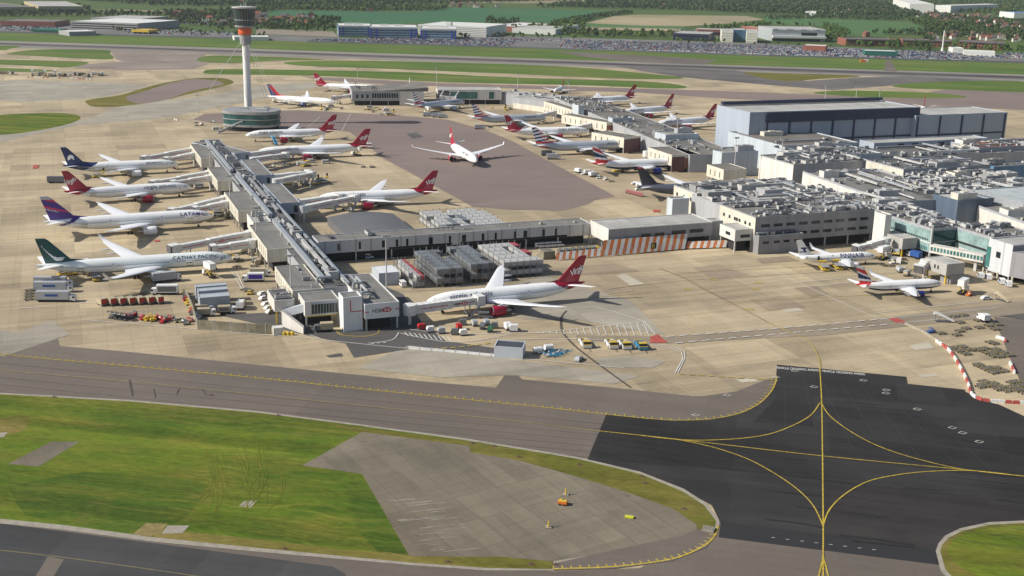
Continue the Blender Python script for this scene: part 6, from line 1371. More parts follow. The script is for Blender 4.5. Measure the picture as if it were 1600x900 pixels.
# ground clutter below noses
spots = []
for cx, cy, n, sx, sy in ((290, 245, 6, 18, 6), (310, 290, 7, 16, 6), (345, 338, 7, 16, 6), (385, 412, 10, 22, 8), (385, 395, 6, 10, 6), (455, 262, 6, 30, 6), (480, 285, 8, 30, 8), (520, 325, 7, 30, 5), (620, 320, 4, 20, 3), (570, 262, 3, 12, 3), (640, 440, 6, 12, 8), (1420, 425, 7, 18, 8), (1390, 412, 8, 16, 6), (1445, 440, 5, 12, 5), (1000, 212, 3, 8, 3), (1080, 250, 5, 10, 4), (595, 172, 10, 25, 4), (700, 168, 8, 30, 4), (520, 170, 8, 20, 4), (320, 195, 5, 14, 4), (340, 205, 3, 8, 4), (945, 210, 3, 8, 3), (780, 172, 5, 20, 3), (390, 458, 4, 16, 6), (600, 180, 4, 14, 3)):
    for _ in range(n): spots.append((cx+rnd.uniform(-sx, sx), cy+rnd.uniform(-sy, sy)))
for p in spots:
    k = rnd.choice((('tractor', 'yellow'), ('tractor', 'white'), ('dolly',), ('uld', PAINT['silver'], UNITM), ('dolly',), ('tractor', 'grey'), ('uld', PAINT['beige'], UNITM), ('van', 'white'), ('loader',)))
    nm = dict(tractor='tractor', dolly='empty dolly', uld='baggage container', van='white van', loader='loader')[k[0]]; col = k[1]+' ' if k[0] == 'tractor' else ''
    side = 'left of the zigzag pier' if p[0] < 400 else 'between the zigzag pier and brown taxiway' if p[0] < 620 and p[1] > 200 else 'beside the nearest jet nose' if p[0] < 700 and p[1] > 400 else 'below the glass lounge' if p[0] > 1300 else 'on the far apron below the piers'
    park(V(*k), p, rnd.choice((0, 90, 45, 180)), '%s%s %s' % (col, nm, side), '%s%ss %s' % (col, nm, side))
# far left compound
for i in range(26):
    p = (30+i*5.2+rnd.uniform(-1, 1), 117.5+rnd.uniform(-2, 2)+i*.05) if i > 3 else (2+i*6, 116); k = rnd.choice((('truck', 'white', 'white', 8, 2.4), ('steps', 'white'), ('truck', 'red', 'grey', 7, 2), ('truck', 'yellow', 'beige', 8, 2.2), ('lift', 'white')))
    park(V(*k), p, rnd.choice((0, 90)), 'distant %s in the barrier ringed compound at far left' % dict(truck='%s cab truck' % k[1], steps='white steps', lift='lift truck')[k[0]], 'vehicles of the far left compound')
barrier_run([(30, 120.5), (60, 121.5), (100, 122.5)], 'round the far left compound', 4); barrier_run([(110, 123), (145, 124.5)], 'round the far left compound', 4)
# storage racks with container roofs
RK = plain('rack_steel', (.26, .26, .26), .5, .3); CONT = [plain('container_white', (.40, .40, .39), .5, var=.15, grime=.2), plain('container_silver', (.20, .215, .23), .45, .2, var=.15), plain('container_red', (.35, .06, .07), .5), plain('container_grey', (.12, .125, .13), .5)]
def rack(label, A, B, C, z1, nx, ny, lv_, pal, seed):
    r = Rect(A, B, C, z1); rd = random.Random(seed); root = thing('storage_rack', label, 'rack', (r.o.x, r.o.y, 0), 0, 'steel storage racks on the apron')
    mb = MB()
    for i in range(nx+1):
        for j in range(ny+1): q = r.p(r.lu*i/nx, r.lv*j/ny); mb.box((q.x, q.y, 0), (.22, .22, z1+.6), r.an)
    mb.build('posts', RK, root, world=True)
    for k in range(lv_):
        z = z1*(k+1)/lv_-2.2; z = max(z, .4); mb = MB()
        for j in range(ny+1): mb.bar(r.p(0, r.lv*j/ny, z), r.p(r.lu, r.lv*j/ny, z), .2, .25)
        for i in range(nx+1): mb.bar(r.p(r.lu*i/nx, 0, z), r.p(r.lu*i/nx, r.lv, z), .2, .25)
        mb.build('shelf_beams', RK, root, world=True)
    for i in range(nx):
        run = rd.choice(pal)
        for j in range(ny):
            for k in range(lv_):
                if rd.random() < .12 and k == lv_-1: continue
                if k < lv_-1 and 0 < i < nx-1 and 0 < j < ny-1: continue
                if rd.random() < .15: run = rd.choice(pal)
                q = r.p(r.lu*(i+.5)/nx, r.lv*(j+.5)/ny); z = max(z1*(k+1)/lv_-2.2, .4)+.14; w1, w2, hh = r.lu/nx*.93, r.lv/ny*.95, 1.7
                mb = MB(); mb.loft([[(q+r.u*x*w1/2+r.v*y*w2/2+Vector((0, 0, zz))) for x, y in ((-s_, -1), (s_, -1), (s_, 1), (-s_, 1))] for zz, s_ in ((z, .8), (z+.5, 1), (z+hh-.2, 1), (z+hh, .97))])
                o = mb.build('air_cargo_container', CONT[run]); tag(o, '%s air cargo container in the %s' % (['white', 'silver', 'dark red', 'dark grey'][run], label.split(',')[0]), 'container', '%s containers in the %s' % (['white', 'silver', 'red', 'grey'][run], label.split(',')[0]))
rack('low left steel rack, beside the white canopy', (645, 431), (663, 429), (622, 404), 5.0, 3, 5, 2, [0, 0, 2, 1], 1)
rack('second steel rack, with silver tops', (683, 420), (722, 416), (655, 390), 7.5, 4, 6, 2, [1, 1, 3], 2)
rack('tall middle steel rack, with ribbed grey tops', (736, 412), (770, 408), (708, 383), 8.0, 4, 6, 2, [1, 3, 1], 3)
rack('right steel rack, with white and red tops', (788, 409), (845, 402), (760, 380), 7.0, 6, 5, 2, [0, 0, 0, 2], 4)
rack('far steel rack, behind the link corridor', (692, 355), (790, 347), (672, 328), 6.0, 9, 6, 2, [0, 0, 1, 0], 5)
CN = block('canopy_shed', 'small pale roofed open shed left of the steel racks', (592, 427.5), (623, 424), (577, 417), 5.0, 0, MATS['hut_grey'], plain('canopy_white', (.68, .69, .70), .5, coord='world'), .1)
ST = [block('container_store', t, a, b, c, z, 0, plain('store_grey', (.33, .36, .40), .5, var=.1, coord='world'), plain('store_roof', (.40, .43, .46), .5, coord='world', var=.1), .1, group='grey long stores by the fence', cat='shed') for t, a, b, c, z in (('long grey steel store, nearest of the stack', (312, 466), (358, 460), (309, 460), 5.4), ('long grey steel store, middle of the stack', (310, 455.5), (355, 449.5), (307, 451), 6.2), ('long grey steel store, farthest of the stack', (306, 449), (353, 443), (304, 445), 6.0))]
def fence(name, label, pix, h, mat, post=True, step=6.0, th=.12, cat='fence'):
    q = [G(*p) for p in pix]; root = thing(name, label, cat, (q[0].x, q[0].y, 0)); mb = MB()
    for a, b in zip(q, q[1:]): mb.bar((a.x, a.y, h/2+.1), (b.x, b.y, h/2+.1), th, h)
    mb.build('panel', mat, root, world=True)
    if post:
        for p in resample(q, step)[:99]: mb = MB(); mb.box((p.x, p.y, 0), (th+.12, th+.12, h+.35)); mb.build('post', COLM, root, world=True)
    return root
TIMB = plain('weathered_fence', (.24, .215, .15), .8, var=.35, coord='world', scale=.4)
fence('fence', 'weathered brown board fence in front of the cream box vans', [(309, 515), (352, 518), (400, 521.5), (424, 522)], 3.4, TIMB); fence('fence', 'brown board wall left of the grey long stores', [(290, 462), (300, 485), (309, 515)], 3.0, TIMB)
q = [G(*p) for p in ((637, 545.5), (800, 560.5))]; fence('safety_railing', 'low white railing along the road in front of the grey hut', [(637, 545.5), (720, 552.5), (800, 560.5)], .9, TW, step=4)
# stairs at the pier end
STB = thing('outdoor_stair', 'white enclosed outdoor staircase descending at the pier end annex', 'stairs', tuple(G(455, 515))); a, b = G(441, 494, 3.4), G(470, 513, 1.8)
mb = MB(); mb.prism([(a.x, a.y-1), (b.x+1, b.y-1), (b.x+1, b.y+1), (a.x, a.y+1)], 0.02, lambda p: 5.6 if p[0] < (a.x+b.x)/2 else 2.4); mb.build('enclosure', WALLW, STB, world=True)
a2, b2 = G(455, 480, 6), G(476, 480, 7); mb = MB(); mb.bar((a.x+1, a.y+2, 4.2), (b2.x, b2.y+1, 6.6), 2.2, 2.6); mb.build('upper_flight', MATS['hut_grey'], STB, world=True)
p = G(434, 522); mb = MB(); mb.box((p.x, p.y, 0), (3.2, 3, 2.6), AX); o = mb.build('equipment_cabin', WALLW); tag(o, 'small white cube cabin at the foot of the outdoor staircase', 'cabin')
for i in range(3):
    p = G(444+i*6.5, 523.5); mb = MB(); mb.tube((p.x, p.y, 0), (p.x, p.y, 1.0), .7, n=12); mb.tube((p.x, p.y, 1.0), (p.x, p.y, 1.3), .7, .3, n=12); tag(mb.build('yellow_drum', PAINT['yellow']), 'yellow drum at the foot of the outdoor staircase', 'drum', 'yellow drums at the staircase')
# jet blast screen
ORG = plain('screen_orange', (.62, .17, .03), .6, var=.25, coord='world', scale=.2); SCW = plain('screen_white', (.66, .65, .60), .6, var=.15, coord='world', scale=.2)
def blast(label, A, B, h, n, lean=2.0):
    a, b = G(*A), G(*B); d = (b-a).normalized(); nn = Vector((-d.y, d.x, 0)); L_ = (b-a).length
    root = thing('blast_screen', label, 'blast fence', (a.x, a.y, 0), 0, 'orange and white jet blast screens')
    for i in range(n):
        mb = MB(); k_ = 4
        for j in range(k_*2):
            s0, s1 = (i+j/(2*k_))/n, (i+(j+1)/(2*k_))/n; sh = h*.45/L_
            p = [a+d*L_*s0, a+d*L_*s1, a+d*L_*(s1+sh)+nn*lean, a+d*L_*(s0+sh)+nn*lean]; z = [.5, .5, h, h]
            mb.quad(*[Vector((q.x, q.y, zz)) for q, zz in zip(p, z)], mi=(0 if (i*2*k_+j)//4 % 2 == 0 else 1)); mb.quad(*[Vector((q.x+nn.x*.15, q.y+nn.y*.15, zz)) for q, zz in zip(p, z)][::-1], mi=1)
        mb.build('louvre_panel', [ORG, SCW], root, world=True)
        q = a+d*L_*(i+.5)/n; mb = MB(); mb.bar((q.x, q.y, .3), (q.x+nn.x*lean, q.y+nn.y*lean, h*.95), .2, .25); mb.bar((q.x+nn.x*lean, q.y+nn.y*lean, .2), (q.x+nn.x*lean, q.y+nn.y*lean, h*.9), .2, .2); mb.build('strut', LEGM, root, world=True)
    return root, a, b, d, nn
blast('low left run of orange and white blast screen behind the nearest red tail', (868, 408), (937, 401.5), 3.2, 7); S2 = blast('tall middle run of orange and white blast screen with a black letter sign', (938, 402), (1070, 390.5), 6.6, 12, 3.0); blast('low right run of orange and white blast screen by the wing stilts', (1072, 390), (1134, 388), 3.2, 6)
root, a, b, d, nn = S2; q = a+(b-a)*.58; mb = MB(); o = q-nn*.6; mb.loft([[o+d*x+Vector((0, 0, z)) for x, z in ((0, 2), (2.6, 2), (2.6, 4.6), (0, 4.6))], [o-nn*.15+d*x+Vector((0, 0, z)) for x, z in ((0, 2), (2.6, 2), (2.6, 4.6), (0, 4.6))]]); sb = mb.build('letter_sign', RUB, root, world=True)
sign_text('R', 2.6, o-nn*.16+d*.5+Vector((0, 0, 2.4)), d, Vector((0, 0, 1)), PAINT['yellow'], 'sign_letter', sb, bold=.03)
for i in range(6): park(V('van', 'grey'), (876+i*10, 397-i*1.0), 80, 'grey van parked behind the low blast screen, %s from left' % ['first', 'second', 'third', 'fourth', 'fifth', 'sixth'][i], 'grey vans behind the blast screen')
for i in range(4): park(V('van', 'white'), (845+i*9, 387-i*.6), -10, 'white van between the corridor and blast screen, %s from left' % ['first', 'second', 'third', 'fourth'][i], 'white vans below the corridor')
sheet('yellow_marking', [(885, 388), (935, 384), (936, 388), (890, 392)], 18, YEL)
BX = block('hut', 'brown timber hut at the right end of the steel racks', (850, 394), (868, 393), (840, 389), 3.4, 0, TIMB, ROOFB, .1)
# lamp masts
def mast_proto(h=22):
    r = thing('lamp_mast', 'x', 'lamp post'); mb = MB(); mb.tube((0, 0, 0), (0, 0, h), .32, .16, n=8); mb.build('pole', COLM, r); mb = MB(); mb.box((0, 0, h), (3.2, .5, .3)); hd = mb.build('crossbar', COLM, r)
    for i in range(4): mb = MB(); mb.box((-1.2+i*.8, -.3, h-.45), (.6, .5, .4)); mb.build('floodlight', UNITL, r)
    mb = MB(); mb.box((0, 0, 0), (1.2, 1.2, .4)); mb.build('base', TARC, r); return r
MP = Proto(mast_proto())
for base, h, t in (((456, 488), 21, 'rising from the left wing of the pier end'), ((604, 456), 22, 'right of the sign fronted lounge'), ((402, 396), 20, 'beside the lounge at the teal tailed jet nose'), ((361, 338), 20, 'beside the lounge at the indigo tailed jet nose'), ((330, 290), 20, 'beside the second lounge from the far end'), ((559, 140), 20, 'behind the far grey roofed pier building'), ((682, 138), 20, 'between the sloping roof and the glass pier'), ((887, 172), 24, 'in front of the far cream lounges'), ((1146, 284), 26, 'in front of the black tailed jet roof, left one'), ((1218, 280), 24, 'in front of the white panelled block'), ((809, 138), 14, 'low one beyond the low cream building'), ((1288, 165), 18, 'beyond the hangar roof, left one'), ((1336, 168), 18, 'beyond the hangar roof, middle one'), ((1372, 172), 18, 'beyond the hangar roof, right one'), ((556, 160), 17, 'on the apron below the grey roofed pier'), ((976, 236), 20, 'at the nose of the nearest silver jet'), ((310, 176), 14, 'far back left of the tower foot'), ((1056, 236), 22, 'behind the maroon ended lounge')):
    p = G(*base); o = MP.at((p.x, p.y, 0), AX, 'tall slim lamp mast '+t, 'apron lamp masts'); o.scale = (1, 1, h/22)
# pad equipment
PY_ = PAINT['yellow']
for p, t, sc_ in (((884, 774), 'upper', 1), ((857, 825), 'lower', 1)):
    q = G(*p); b = thing('windsock_post', 'small yellow marker post on the concrete pad, %s of two' % t, 'marker post', (q.x, q.y, .12), 0, 'yellow marker posts'); mb = MB(); mb.tube((0, 0, 0), (0, 0, 1.7), .25, .12, n=8); mb.build('post', PY_, b); mb = MB(); mb.box((0, 0, 0), (1.3, 1.3, .25)); mb.build('base', TARC, b); b.name = 'marker_post'
q = G(879, 789); b = thing('equipment_trailer', 'orange yellow equipment trailer on the concrete pad', 'trailer', (q.x, q.y, .12), rad(-15)); b.scale = (.72,)*3; mb = MB(); mb.box((0, 0, .45), (3.0, 1.9, .9)); mb.build('body', PAINT['orange'], b); mb = MB(); mb.box((0, 0, 1.36), (2.6, 1.5, .12)); mb.box((-.5, .3, 1.48), (.7, .6, .3)); mb.build('lid', PY_, b); mb = MB(); mb.tube((1.5, 0, .4), (2.8, 0, .3), .06); mb.build('drawbar', UNITD, b); wheels(b, (-.8, .8), .95, .35); mb = MB(); mb.box((1.9, .9, 0), (.1, .1, 1.6)); mb.build('lamp_post', UNITD, b)
q = G(983, 810); b = thing('signal_board', 'fluorescent yellow striped board lying on the right of the pad', 'board', (q.x, q.y, .12), rad(-14)); b.scale = (.75,)*3; mb = MB(); mb.box((0, 0, .15), (2.6, 1.2, .5)); mb.build('box', plain('fluorescent_yellow', (.62, .62, .02), .5), b); mb = MB(); [mb.box((x, 0, .66), (.12, 1.0, .04)) for x in (-.7, 0, .7)]; mb.build('slats', UNITL, b); wheels(b, (-.9, .9), .55, .15, .1)
q = G(1107, 829); b = thing('manhole_block', 'small striped concrete block on the tip of the grass island', 'concrete block', (q.x, q.y, .1), rad(-20)); mb = MB(); mb.box((0, 0, 0), (2.6, 2.2, .5)); mb.build('slab', TARC, b); mb = MB(); [mb.box((-1+i*.5, 0, .5), (.12, 2, .04)) for i in range(5)]; mb.build('grille', UNITD, b)
for i, p in enumerate([(738, 694), (772, 698), (811, 715), (905, 727), (1003, 745), (1008, 756), (1069, 796), (830, 883), (700, 879), (868, 883), (330, 618), (435, 650), (85, 621), (445, 858)]):
    q = G(*p); b = thing('edge_light', 'tiny edge light on a dark plate beside the curved grass kerb', 'light', (q.x, q.y, .12), rad(-15), 'taxiway edge lights'); mb = MB(); mb.box((0, 0, 0), (1.5, .6, .06)); mb.build('plate', plain('rusty_plate', (.12, .05, .04), .8), b); mb = MB(); mb.tube((0, 0, .06), (0, 0, .5), .12); mb.build('lamp', UNITD, b)
# ------------------------------------------------------------------ beyond the northern runway
LF = {}
def leafmat(name, a, b_, trans=.0):
    m, nt, b = nodes_of(name, .85, 0, .2); k = NT(nt); oi = k.n('ShaderNodeObjectInfo'); p = k.pos()
    f = k.ramp(k.noise(p, .02, 3), .35, .65); c = k.mix(f, a, b_); v = k.math('ADD', k.ramp(k.noise(p, .35, 4, .7), .3, .7, .65, 1.35), k.ramp(oi.outputs['Random'], 0, 1, -.22, .22))
    k.l(k.mix(1.0, c, gray3(k, v), 'MULTIPLY'), b.inputs['Base Color']); return m
LEAF = [leafmat('dark_leaves', (.038, .074, .024), (.062, .098, .03)), leafmat('mid_leaves', (.06, .11, .026), (.08, .13, .03)), leafmat('pale_leaves', (.12, .16, .04), (.10, .155, .04)), leafmat('brown_leaves', (.09, .075, .035), (.06, .075, .03))]
BARK = plain('bark', (.09, .07, .05), .9)
def crown(mb, c, r, h, n, rnd, sz, lobes=5):
    L_ = [(Vector((rnd.uniform(-.5, .5)*r, rnd.uniform(-.5, .5)*r, rnd.uniform(.25, .8)*h)), rnd.uniform(.38, .62)) for _ in range(lobes)]
    for _ in range(n):
        o, q = rnd.choice(L_); th, ph = rnd.uniform(0, 2*math.pi), math.acos(rnd.uniform(-.6, 1)); k_ = q*rnd.uniform(.75, 1.05)
        d = Vector((math.cos(th)*math.sin(ph), math.sin(th)*math.sin(ph), math.cos(ph)))
        p = Vector(c)+o+Vector((d.x*r*k_, d.y*r*k_, d.z*h*.5*k_)); nrm = (d+Vector((rnd.uniform(-.6, .6), rnd.uniform(-.6, .6), rnd.uniform(-.3, .6)))).normalized(); a = nrm.orthogonal().normalized(); b = nrm.cross(a); s = sz*rnd.uniform(.6, 1.3)
        t = rnd.uniform(0, 6); a2 = a*math.cos(t)+b*math.sin(t); b2 = nrm.cross(a2); k2 = mb.add([p-a2*s-b2*s*.6, p+a2*s-b2*s*.5, p+a2*s*.8+b2*s*.7, p-a2*s*.7+b2*s*.6]); mb.face((k2, k2+1, k2+2, k2+3))
TP = []; rt_ = random.Random(9)
for i in range(8):
    r = thing('tree', 'x', 'tree'); h = 11; mb = MB()
    tall = i in (5,); crown(mb, (0, 0, 2.2), 4.2 if not tall else 1.8, 9 if not tall else 13, 210, rt_, .75, 6); mb.build('crown', LEAF[(0, 1, 1, 2, 0, 0, 3, 2)[i]], r)
    mb = MB(); mb.tube((0, 0, 0), (0, 0, 5), .35, .18, n=6); [mb.tube((0, 0, 3.2), (math.cos(a)*2.2, math.sin(a)*2.2, 6.5), .15, .05, n=4) for a in (0, 2.1, 4.2)]; mb.build('trunk', BARK, r); TP.append(Proto(r))
TK = ['dark green', 'mid green', 'mid green', 'pale green', 'dark green', 'slender dark', 'brownish', 'pale green']
def trees(pix, n, where, seed, sz=(.7, 1.2), kinds=(0, 1, 2, 3, 4, 6, 7)):
    rd = random.Random(seed)
    for i in range(n):
        t = rd.random()*(len(pix)-1); k = int(t); f = t-k; a, b = pix[k], pix[k+1]; w_ = a[2] if len(a) > 2 else 1.5
        p = G(a[0]+(b[0]-a[0])*f+rd.uniform(-2, 2), a[1]+(b[1]-a[1])*f+rd.uniform(-w_, w_)); j = rd.choice(kinds)
        TP[j].at((p.x, p.y, 0), rd.uniform(0, 6), '%s leafy tree %s' % (TK[j], where), '%s trees %s' % (TK[j], where), rd.uniform(*sz))
trees([(890, 54, 3), (1040, 60, 3)], 34, 'in the belt below the brown field', 1); trees([(815, 48, 1), (895, 47, 2)], 14, 'in the row before the low white warehouse', 2, (1, 1.5), (5, 1, 3))
trees([(1292, 60, 4), (1320, 66, 4)], 14, 'right of the wave roofed white building', 3, (.8, 1.3)); trees([(1330, 72, 3), (1590, 78, 3)], 34, 'in front of the long brick hotel', 4); trees([(1390, 54, 1), (1460, 56, 1)], 8, 'standing alone in the field before the houses', 5, (.8, 1.1))
trees([(1450, 46, 5), (1600, 54, 4)], 28, 'among the houses at upper right', 6); trees([(410, 44, 2), (525, 48, 3)], 30, 'in the belt left of the blue glass offices', 7, (.7, 1.1)); trees([(150, 47, 2), (420, 57, 3)], 34, 'along the road left of the control tower cab', 8, (.5, .9))
trees([(0, 22, 3), (130, 26, 3)], 16, 'in front of the left warehouses', 9); trees([(1180, 70, 2), (1300, 75, 3)], 16, 'in the right car parks', 10, (.4, .7)); trees([(720, 56, 2), (900, 62, 2)], 20, 'along the road right of the blue offices', 11, (.5, .9)); trees([(760, 44, 2), (812, 48, 2)], 12, 'beside the striped white hotel', 12, (.8, 1.3), (5, 0, 1)); trees([(1040, 66, 2), (1130, 70, 2)], 12, 'beside the low dark offices', 13, (.5, .9)); trees([(265, 35, 4), (350, 45, 4)], 26, 'right of the left car park deck', 14, (.7, 1.1))
def wood(name, poly, spacing, h, seed, mi=0, nf=34, label=None, sz=2.0):
    "a far wood: crowns over a ground polygon, one object"
    rd = random.Random(seed); q = [G(*p) for p in poly]; x0, x1 = min(p.x for p in q), max(p.x for p in q); y0, y1 = min(p.y for p in q), max(p.y for p in q); mb = MB(); y = y0; cnt = 0
    def ins(x, y):
        c_ = False
        for a, b in zip(q, q[1:]+q[:1]):
            if (a.y > y) != (b.y > y) and x < (b.x-a.x)*(y-a.y)/(b.y-a.y)+a.x: c_ = not c_
        return c_
    while y < y1:
        x = x0
        while x < x1:
            px, py = x+rd.uniform(-.45, .45)*spacing, y+rd.uniform(-.45, .45)*spacing
            if ins(px, py) and rd.random() < .86:
                s = rd.uniform(.6, 1.25); crown(mb, (px, py, 1), h*.42*s, h*s, nf, rd, sz*s, 4); mb.tube((px, py, 0), (px, py, h*.5*s), .4, .3, n=4, caps=False); cnt += 1
            x += spacing
        y += spacing
    o = mb.build(name, LEAF[mi]); tag(o, label, 'woodland', None, 'stuff'); return cnt
tot = 0
for i, (poly, sp, h, m, lab) in enumerate((
 ([(-100, -6), (120, 1), (250, 10), (540, 13), (700, 7), (1000, -2), (1000, -30), (-100, -45)], 17, 13, 0, 'dark distant woodland across the top left of the photo'),
 ([(1000, -2), (830, 12), (1050, 16), (1200, 22), (1290, 24), (1400, 30), (1440, 26), (1420, 12), (1300, 0), (1200, -12), (1000, -30)], 17, 12, 0, 'dark distant woodland across the top middle of the photo'),
 ([(1300, 0), (1420, 12), (1500, 20), (1700, 34), (1700, -20), (1300, -30)], 19, 11, 1, 'green distant woodland at the top right corner'),
 ([(360, 20), (430, 13), (540, 12), (700, 12), (690, 17), (560, 18), (440, 16), (400, 24)], 12, 9, 1, 'hedge and copse above the green field'),
 ([(1420, 34), (1480, 34), (1560, 48), (1600, 52), (1480, 50), (1440, 42)], 14, 10, 1, 'copse between the houses at upper right'),
 ([(865, 36), (930, 26), (985, 19), (990, 21), (940, 28), (905, 38), (905, 48), (895, 46)], 11, 8, 0, 'dark hedge line round the brown field corner'),
 ([(400, 38), (530, 30), (535, 34), (500, 44), (420, 46)], 12, 10, 0, 'dark copse left of the blue glass offices'),
 ([(250, 21), (400, 21), (400, 24), (380, 34), (270, 28)], 15, 11, 0, 'dark copse above the left car park deck'),
 ([(1100, 44), (1180, 38), (1290, 42), (1210, 40), (1180, 46), (1120, 48)], 13, 7, 1, 'copse behind the three part white offices'))):
    tot += wood('distant_woodland', poly, sp, h, 100+i, m, 26 if i < 3 else 30, lab, 2.2 if i < 3 else 1.8)
for i, (poly, sp, h, m, lab) in enumerate((
 ([(395, 40), (530, 42), (530, 50), (400, 50)], 26, 9, 1, 'loose tree belt left of the blue glass offices'), ([(-60, 14), (140, 12), (140, 20), (0, 24), (-60, 24)], 24, 10, 0, 'loose trees among the left warehouses'),
 ([(290, 26), (395, 26), (400, 46), (340, 46), (280, 38)], 24, 10, 0, 'loose trees right of the left car park deck'), ([(1430, 22), (1620, 36), (1620, 54), (1560, 60), (1470, 50)], 19, 10, 0, 'garden trees all through the suburb at upper right'),
 ([(900, 50), (1060, 53), (1060, 58), (960, 60), (880, 56)], 20, 9, 2, 'dense tree belt below the brown field'), ([(1290, 56), (1330, 54), (1460, 57), (1600, 64), (1600, 58), (1460, 50)], 15, 10, 0, 'tree belt behind the brick hotel'),
 ([(1200, 62), (1300, 66), (1450, 74), (1600, 82), (1600, 78), (1300, 62)], 30, 8, 1, 'scattered trees in the right car parks'), ([(1320, 73), (1450, 76), (1600, 83), (1600, 77), (1450, 71), (1320, 68)], 15, 7, 1, 'low trees in front of the brick hotel'), ([(600, 58), (900, 58), (900, 62), (600, 60)], 26, 7, 1, 'small trees along the road beyond the long car park'), ([(0, 24), (270, 22), (270, 26), (100, 26), (0, 28)], 14, 9, 0, 'hedge above the left sheds'), ([(1286, 42), (1322, 50), (1322, 66), (1288, 64)], 15, 12, 1, 'tall trees right of the wavy roofed building'), ([(1440, 60), (1462, 62), (1462, 84), (1436, 82)], 17, 12, 0, 'dark clump of trees before the brick hotel'), ([(868, 36), (912, 36), (915, 54), (868, 54)], 17, 12, 1, 'tall trees right of the low white warehouse'),
 ([(1190, 28), (1290, 26), (1420, 30), (1400, 34), (1290, 30), (1200, 32)], 16, 9, 0, 'hedge wood above the bright field'), ([(760, 30), (812, 34), (812, 40), (760, 38)], 16, 9, 0, 'trees behind the striped hotel'))):
    tot += wood('tree_belt', poly, sp, h, 140+i, m, 46, lab, 1.3)
print('wood crowns', tot)
for nm, pp, m, s_ in (('crop_field', [(405, 24), (430, 16), (520, 17), (650, 19), (710, 12), (830, 14), (990, 18), (930, 26), (880, 38), (800, 34), (650, 36), (560, 42), (528, 36), (500, 24)], FIELD_A, 0),
 ('crop_field', [(1195, 25), (1240, 28), (1330, 30), (1420, 34), (1455, 48), (1380, 56), (1300, 56), (1285, 40), (1195, 38)], FIELD_B, 0), ('fallow_field', [(915, 36), (960, 25), (1000, 22.5), (1165, 25), (1195, 30), (1150, 36), (1070, 41), (1000, 40)], FIELD_C, 0),
 ('crop_field', [(915, 36), (1000, 40), (1070, 41), (1065, 45), (915, 42)], FIELD_B, 0), ('fallow_field', [(915, 42), (1065, 45), (1060, 49), (915, 46)], FIELD_C, 0), ('fallow_field', [(140, 14), (270, 17), (400, 19), (370, 24), (270, 20)], FIELD_C, 0), ('fallow_field', [(700, -2), (1000, -8), (1000, 3), (820, 5), (700, 4)], FIELD_C, 0),
 ('gravel_yard', [(400, 45), (520, 49), (530, 58), (400, 53)], plain('gravel', (.24, .2, .15), .9, coord='world', var=.3), 0)):
    sheet(nm, pp, 1.5, m, s_)
# car parks
band('car_park', [(-200, 22), (0, 34), (400, 54), (560, 60), (800, 56), (1000, 62), (1200, 68), (1400, 78), (1600, 86), (1900, 98)], [(-200, 45), (0, 50.5), (400, 61.5), (480, 65.5), (800, 74.5), (1200, 87.5), (1600, 98.5), (1900, 106)], 1.6, CARP)
CC = ['white', 'silver', 'black', 'white', 'blue', 'red', 'silver', 'grey', 'white', 'black', 'blue', 'white']
RD = G(1600, 99.5)-G(480, 65.5); RD.z = 0; RL = RD.length; RD.normalize(); RN = Vector((-RD.y, RD.x, 0)); R0 = G(480, 65.0); rd = random.Random(5); cand = []
def lim(px):
    xs = [480, 600, 700, 800, 900, 1000, 1200, 1400, 1600]; ys = [62, 60.5, 60, 61, 64.5, 66, 72.5, 79, 83.5]
    for (a, b), (c, e) in zip(zip(xs, xs[1:]), zip(ys, ys[1:])):
        if a <= px <= b: return c+(e-c)*(px-a)/(b-a)
    return 96
def topx(X):
    d = X-Vector((0, 0, CAM_H)); z = d.dot(_F); return 800+FPX*d.dot(_R)/z, 450-FPX*d.dot(_U)/z
row = 6.0; ri = 0
while row < 330:
    s = 0
    while s < RL+160:
        p = R0+RD*s+RN*row; x, y = topx(p)
        if lim(x) < y and rd.random() < .86 and (int(s/75) % 9 != 4): cand.append((p, s, ri))
        s += 2.7
    row += 5.6 if ri % 2 == 0 else 12.0; ri += 1
cand.sort(key=lambda t: t[0].y*1.0)
CPROT = {c: Proto(car_proto(c, True)) for c in set(CC)}
cand.sort(key=lambda t: (t[2], t[1])); first = [c for c in cand if c[2] < 2 and rd.random() < 1]; pick = set(id(c) for c in sorted(cand, key=lambda t: t[0].length)[:296]); groups = {}
sm = {c: MB() for c in set(CC)}
def carbox(mb, p, a, s=1.0):
    ca, sa = math.cos(a), math.sin(a)
    def tr(x, y, z): return (p.x+x*ca-y*sa, p.y+x*sa+y*ca, z)
    for z0, z1, l0, l1, w_, mi in ((.2, .95, 2.1, 2.05, .88, 0), (.95, 1.42, 1.5, .95, .8, 1)):
        r0 = [tr(x*l0, y*w_, z0) for x, y in ((-1, -1), (1, -1), (1, 1), (-1, 1))]; r1 = [tr(x*l1, y*w_*(.85 if mi else 1), z1) for x, y in ((-1, -1), (1, -1), (1, 1), (-1, 1))]; mb.loft([r0, r1], mfun=lambda k, i, mi=mi: mi)
        if mi: n = mb.add([(q[0], q[1], q[2]+.02) for q in r1]); mb.face((n, n+1, n+2, n+3), 0)
ang = math.atan2(RN.y, RN.x)
mbs = MB(); cols = sorted(set(CC)); smats = [PAINT[c] for c in cols]+[DKG]
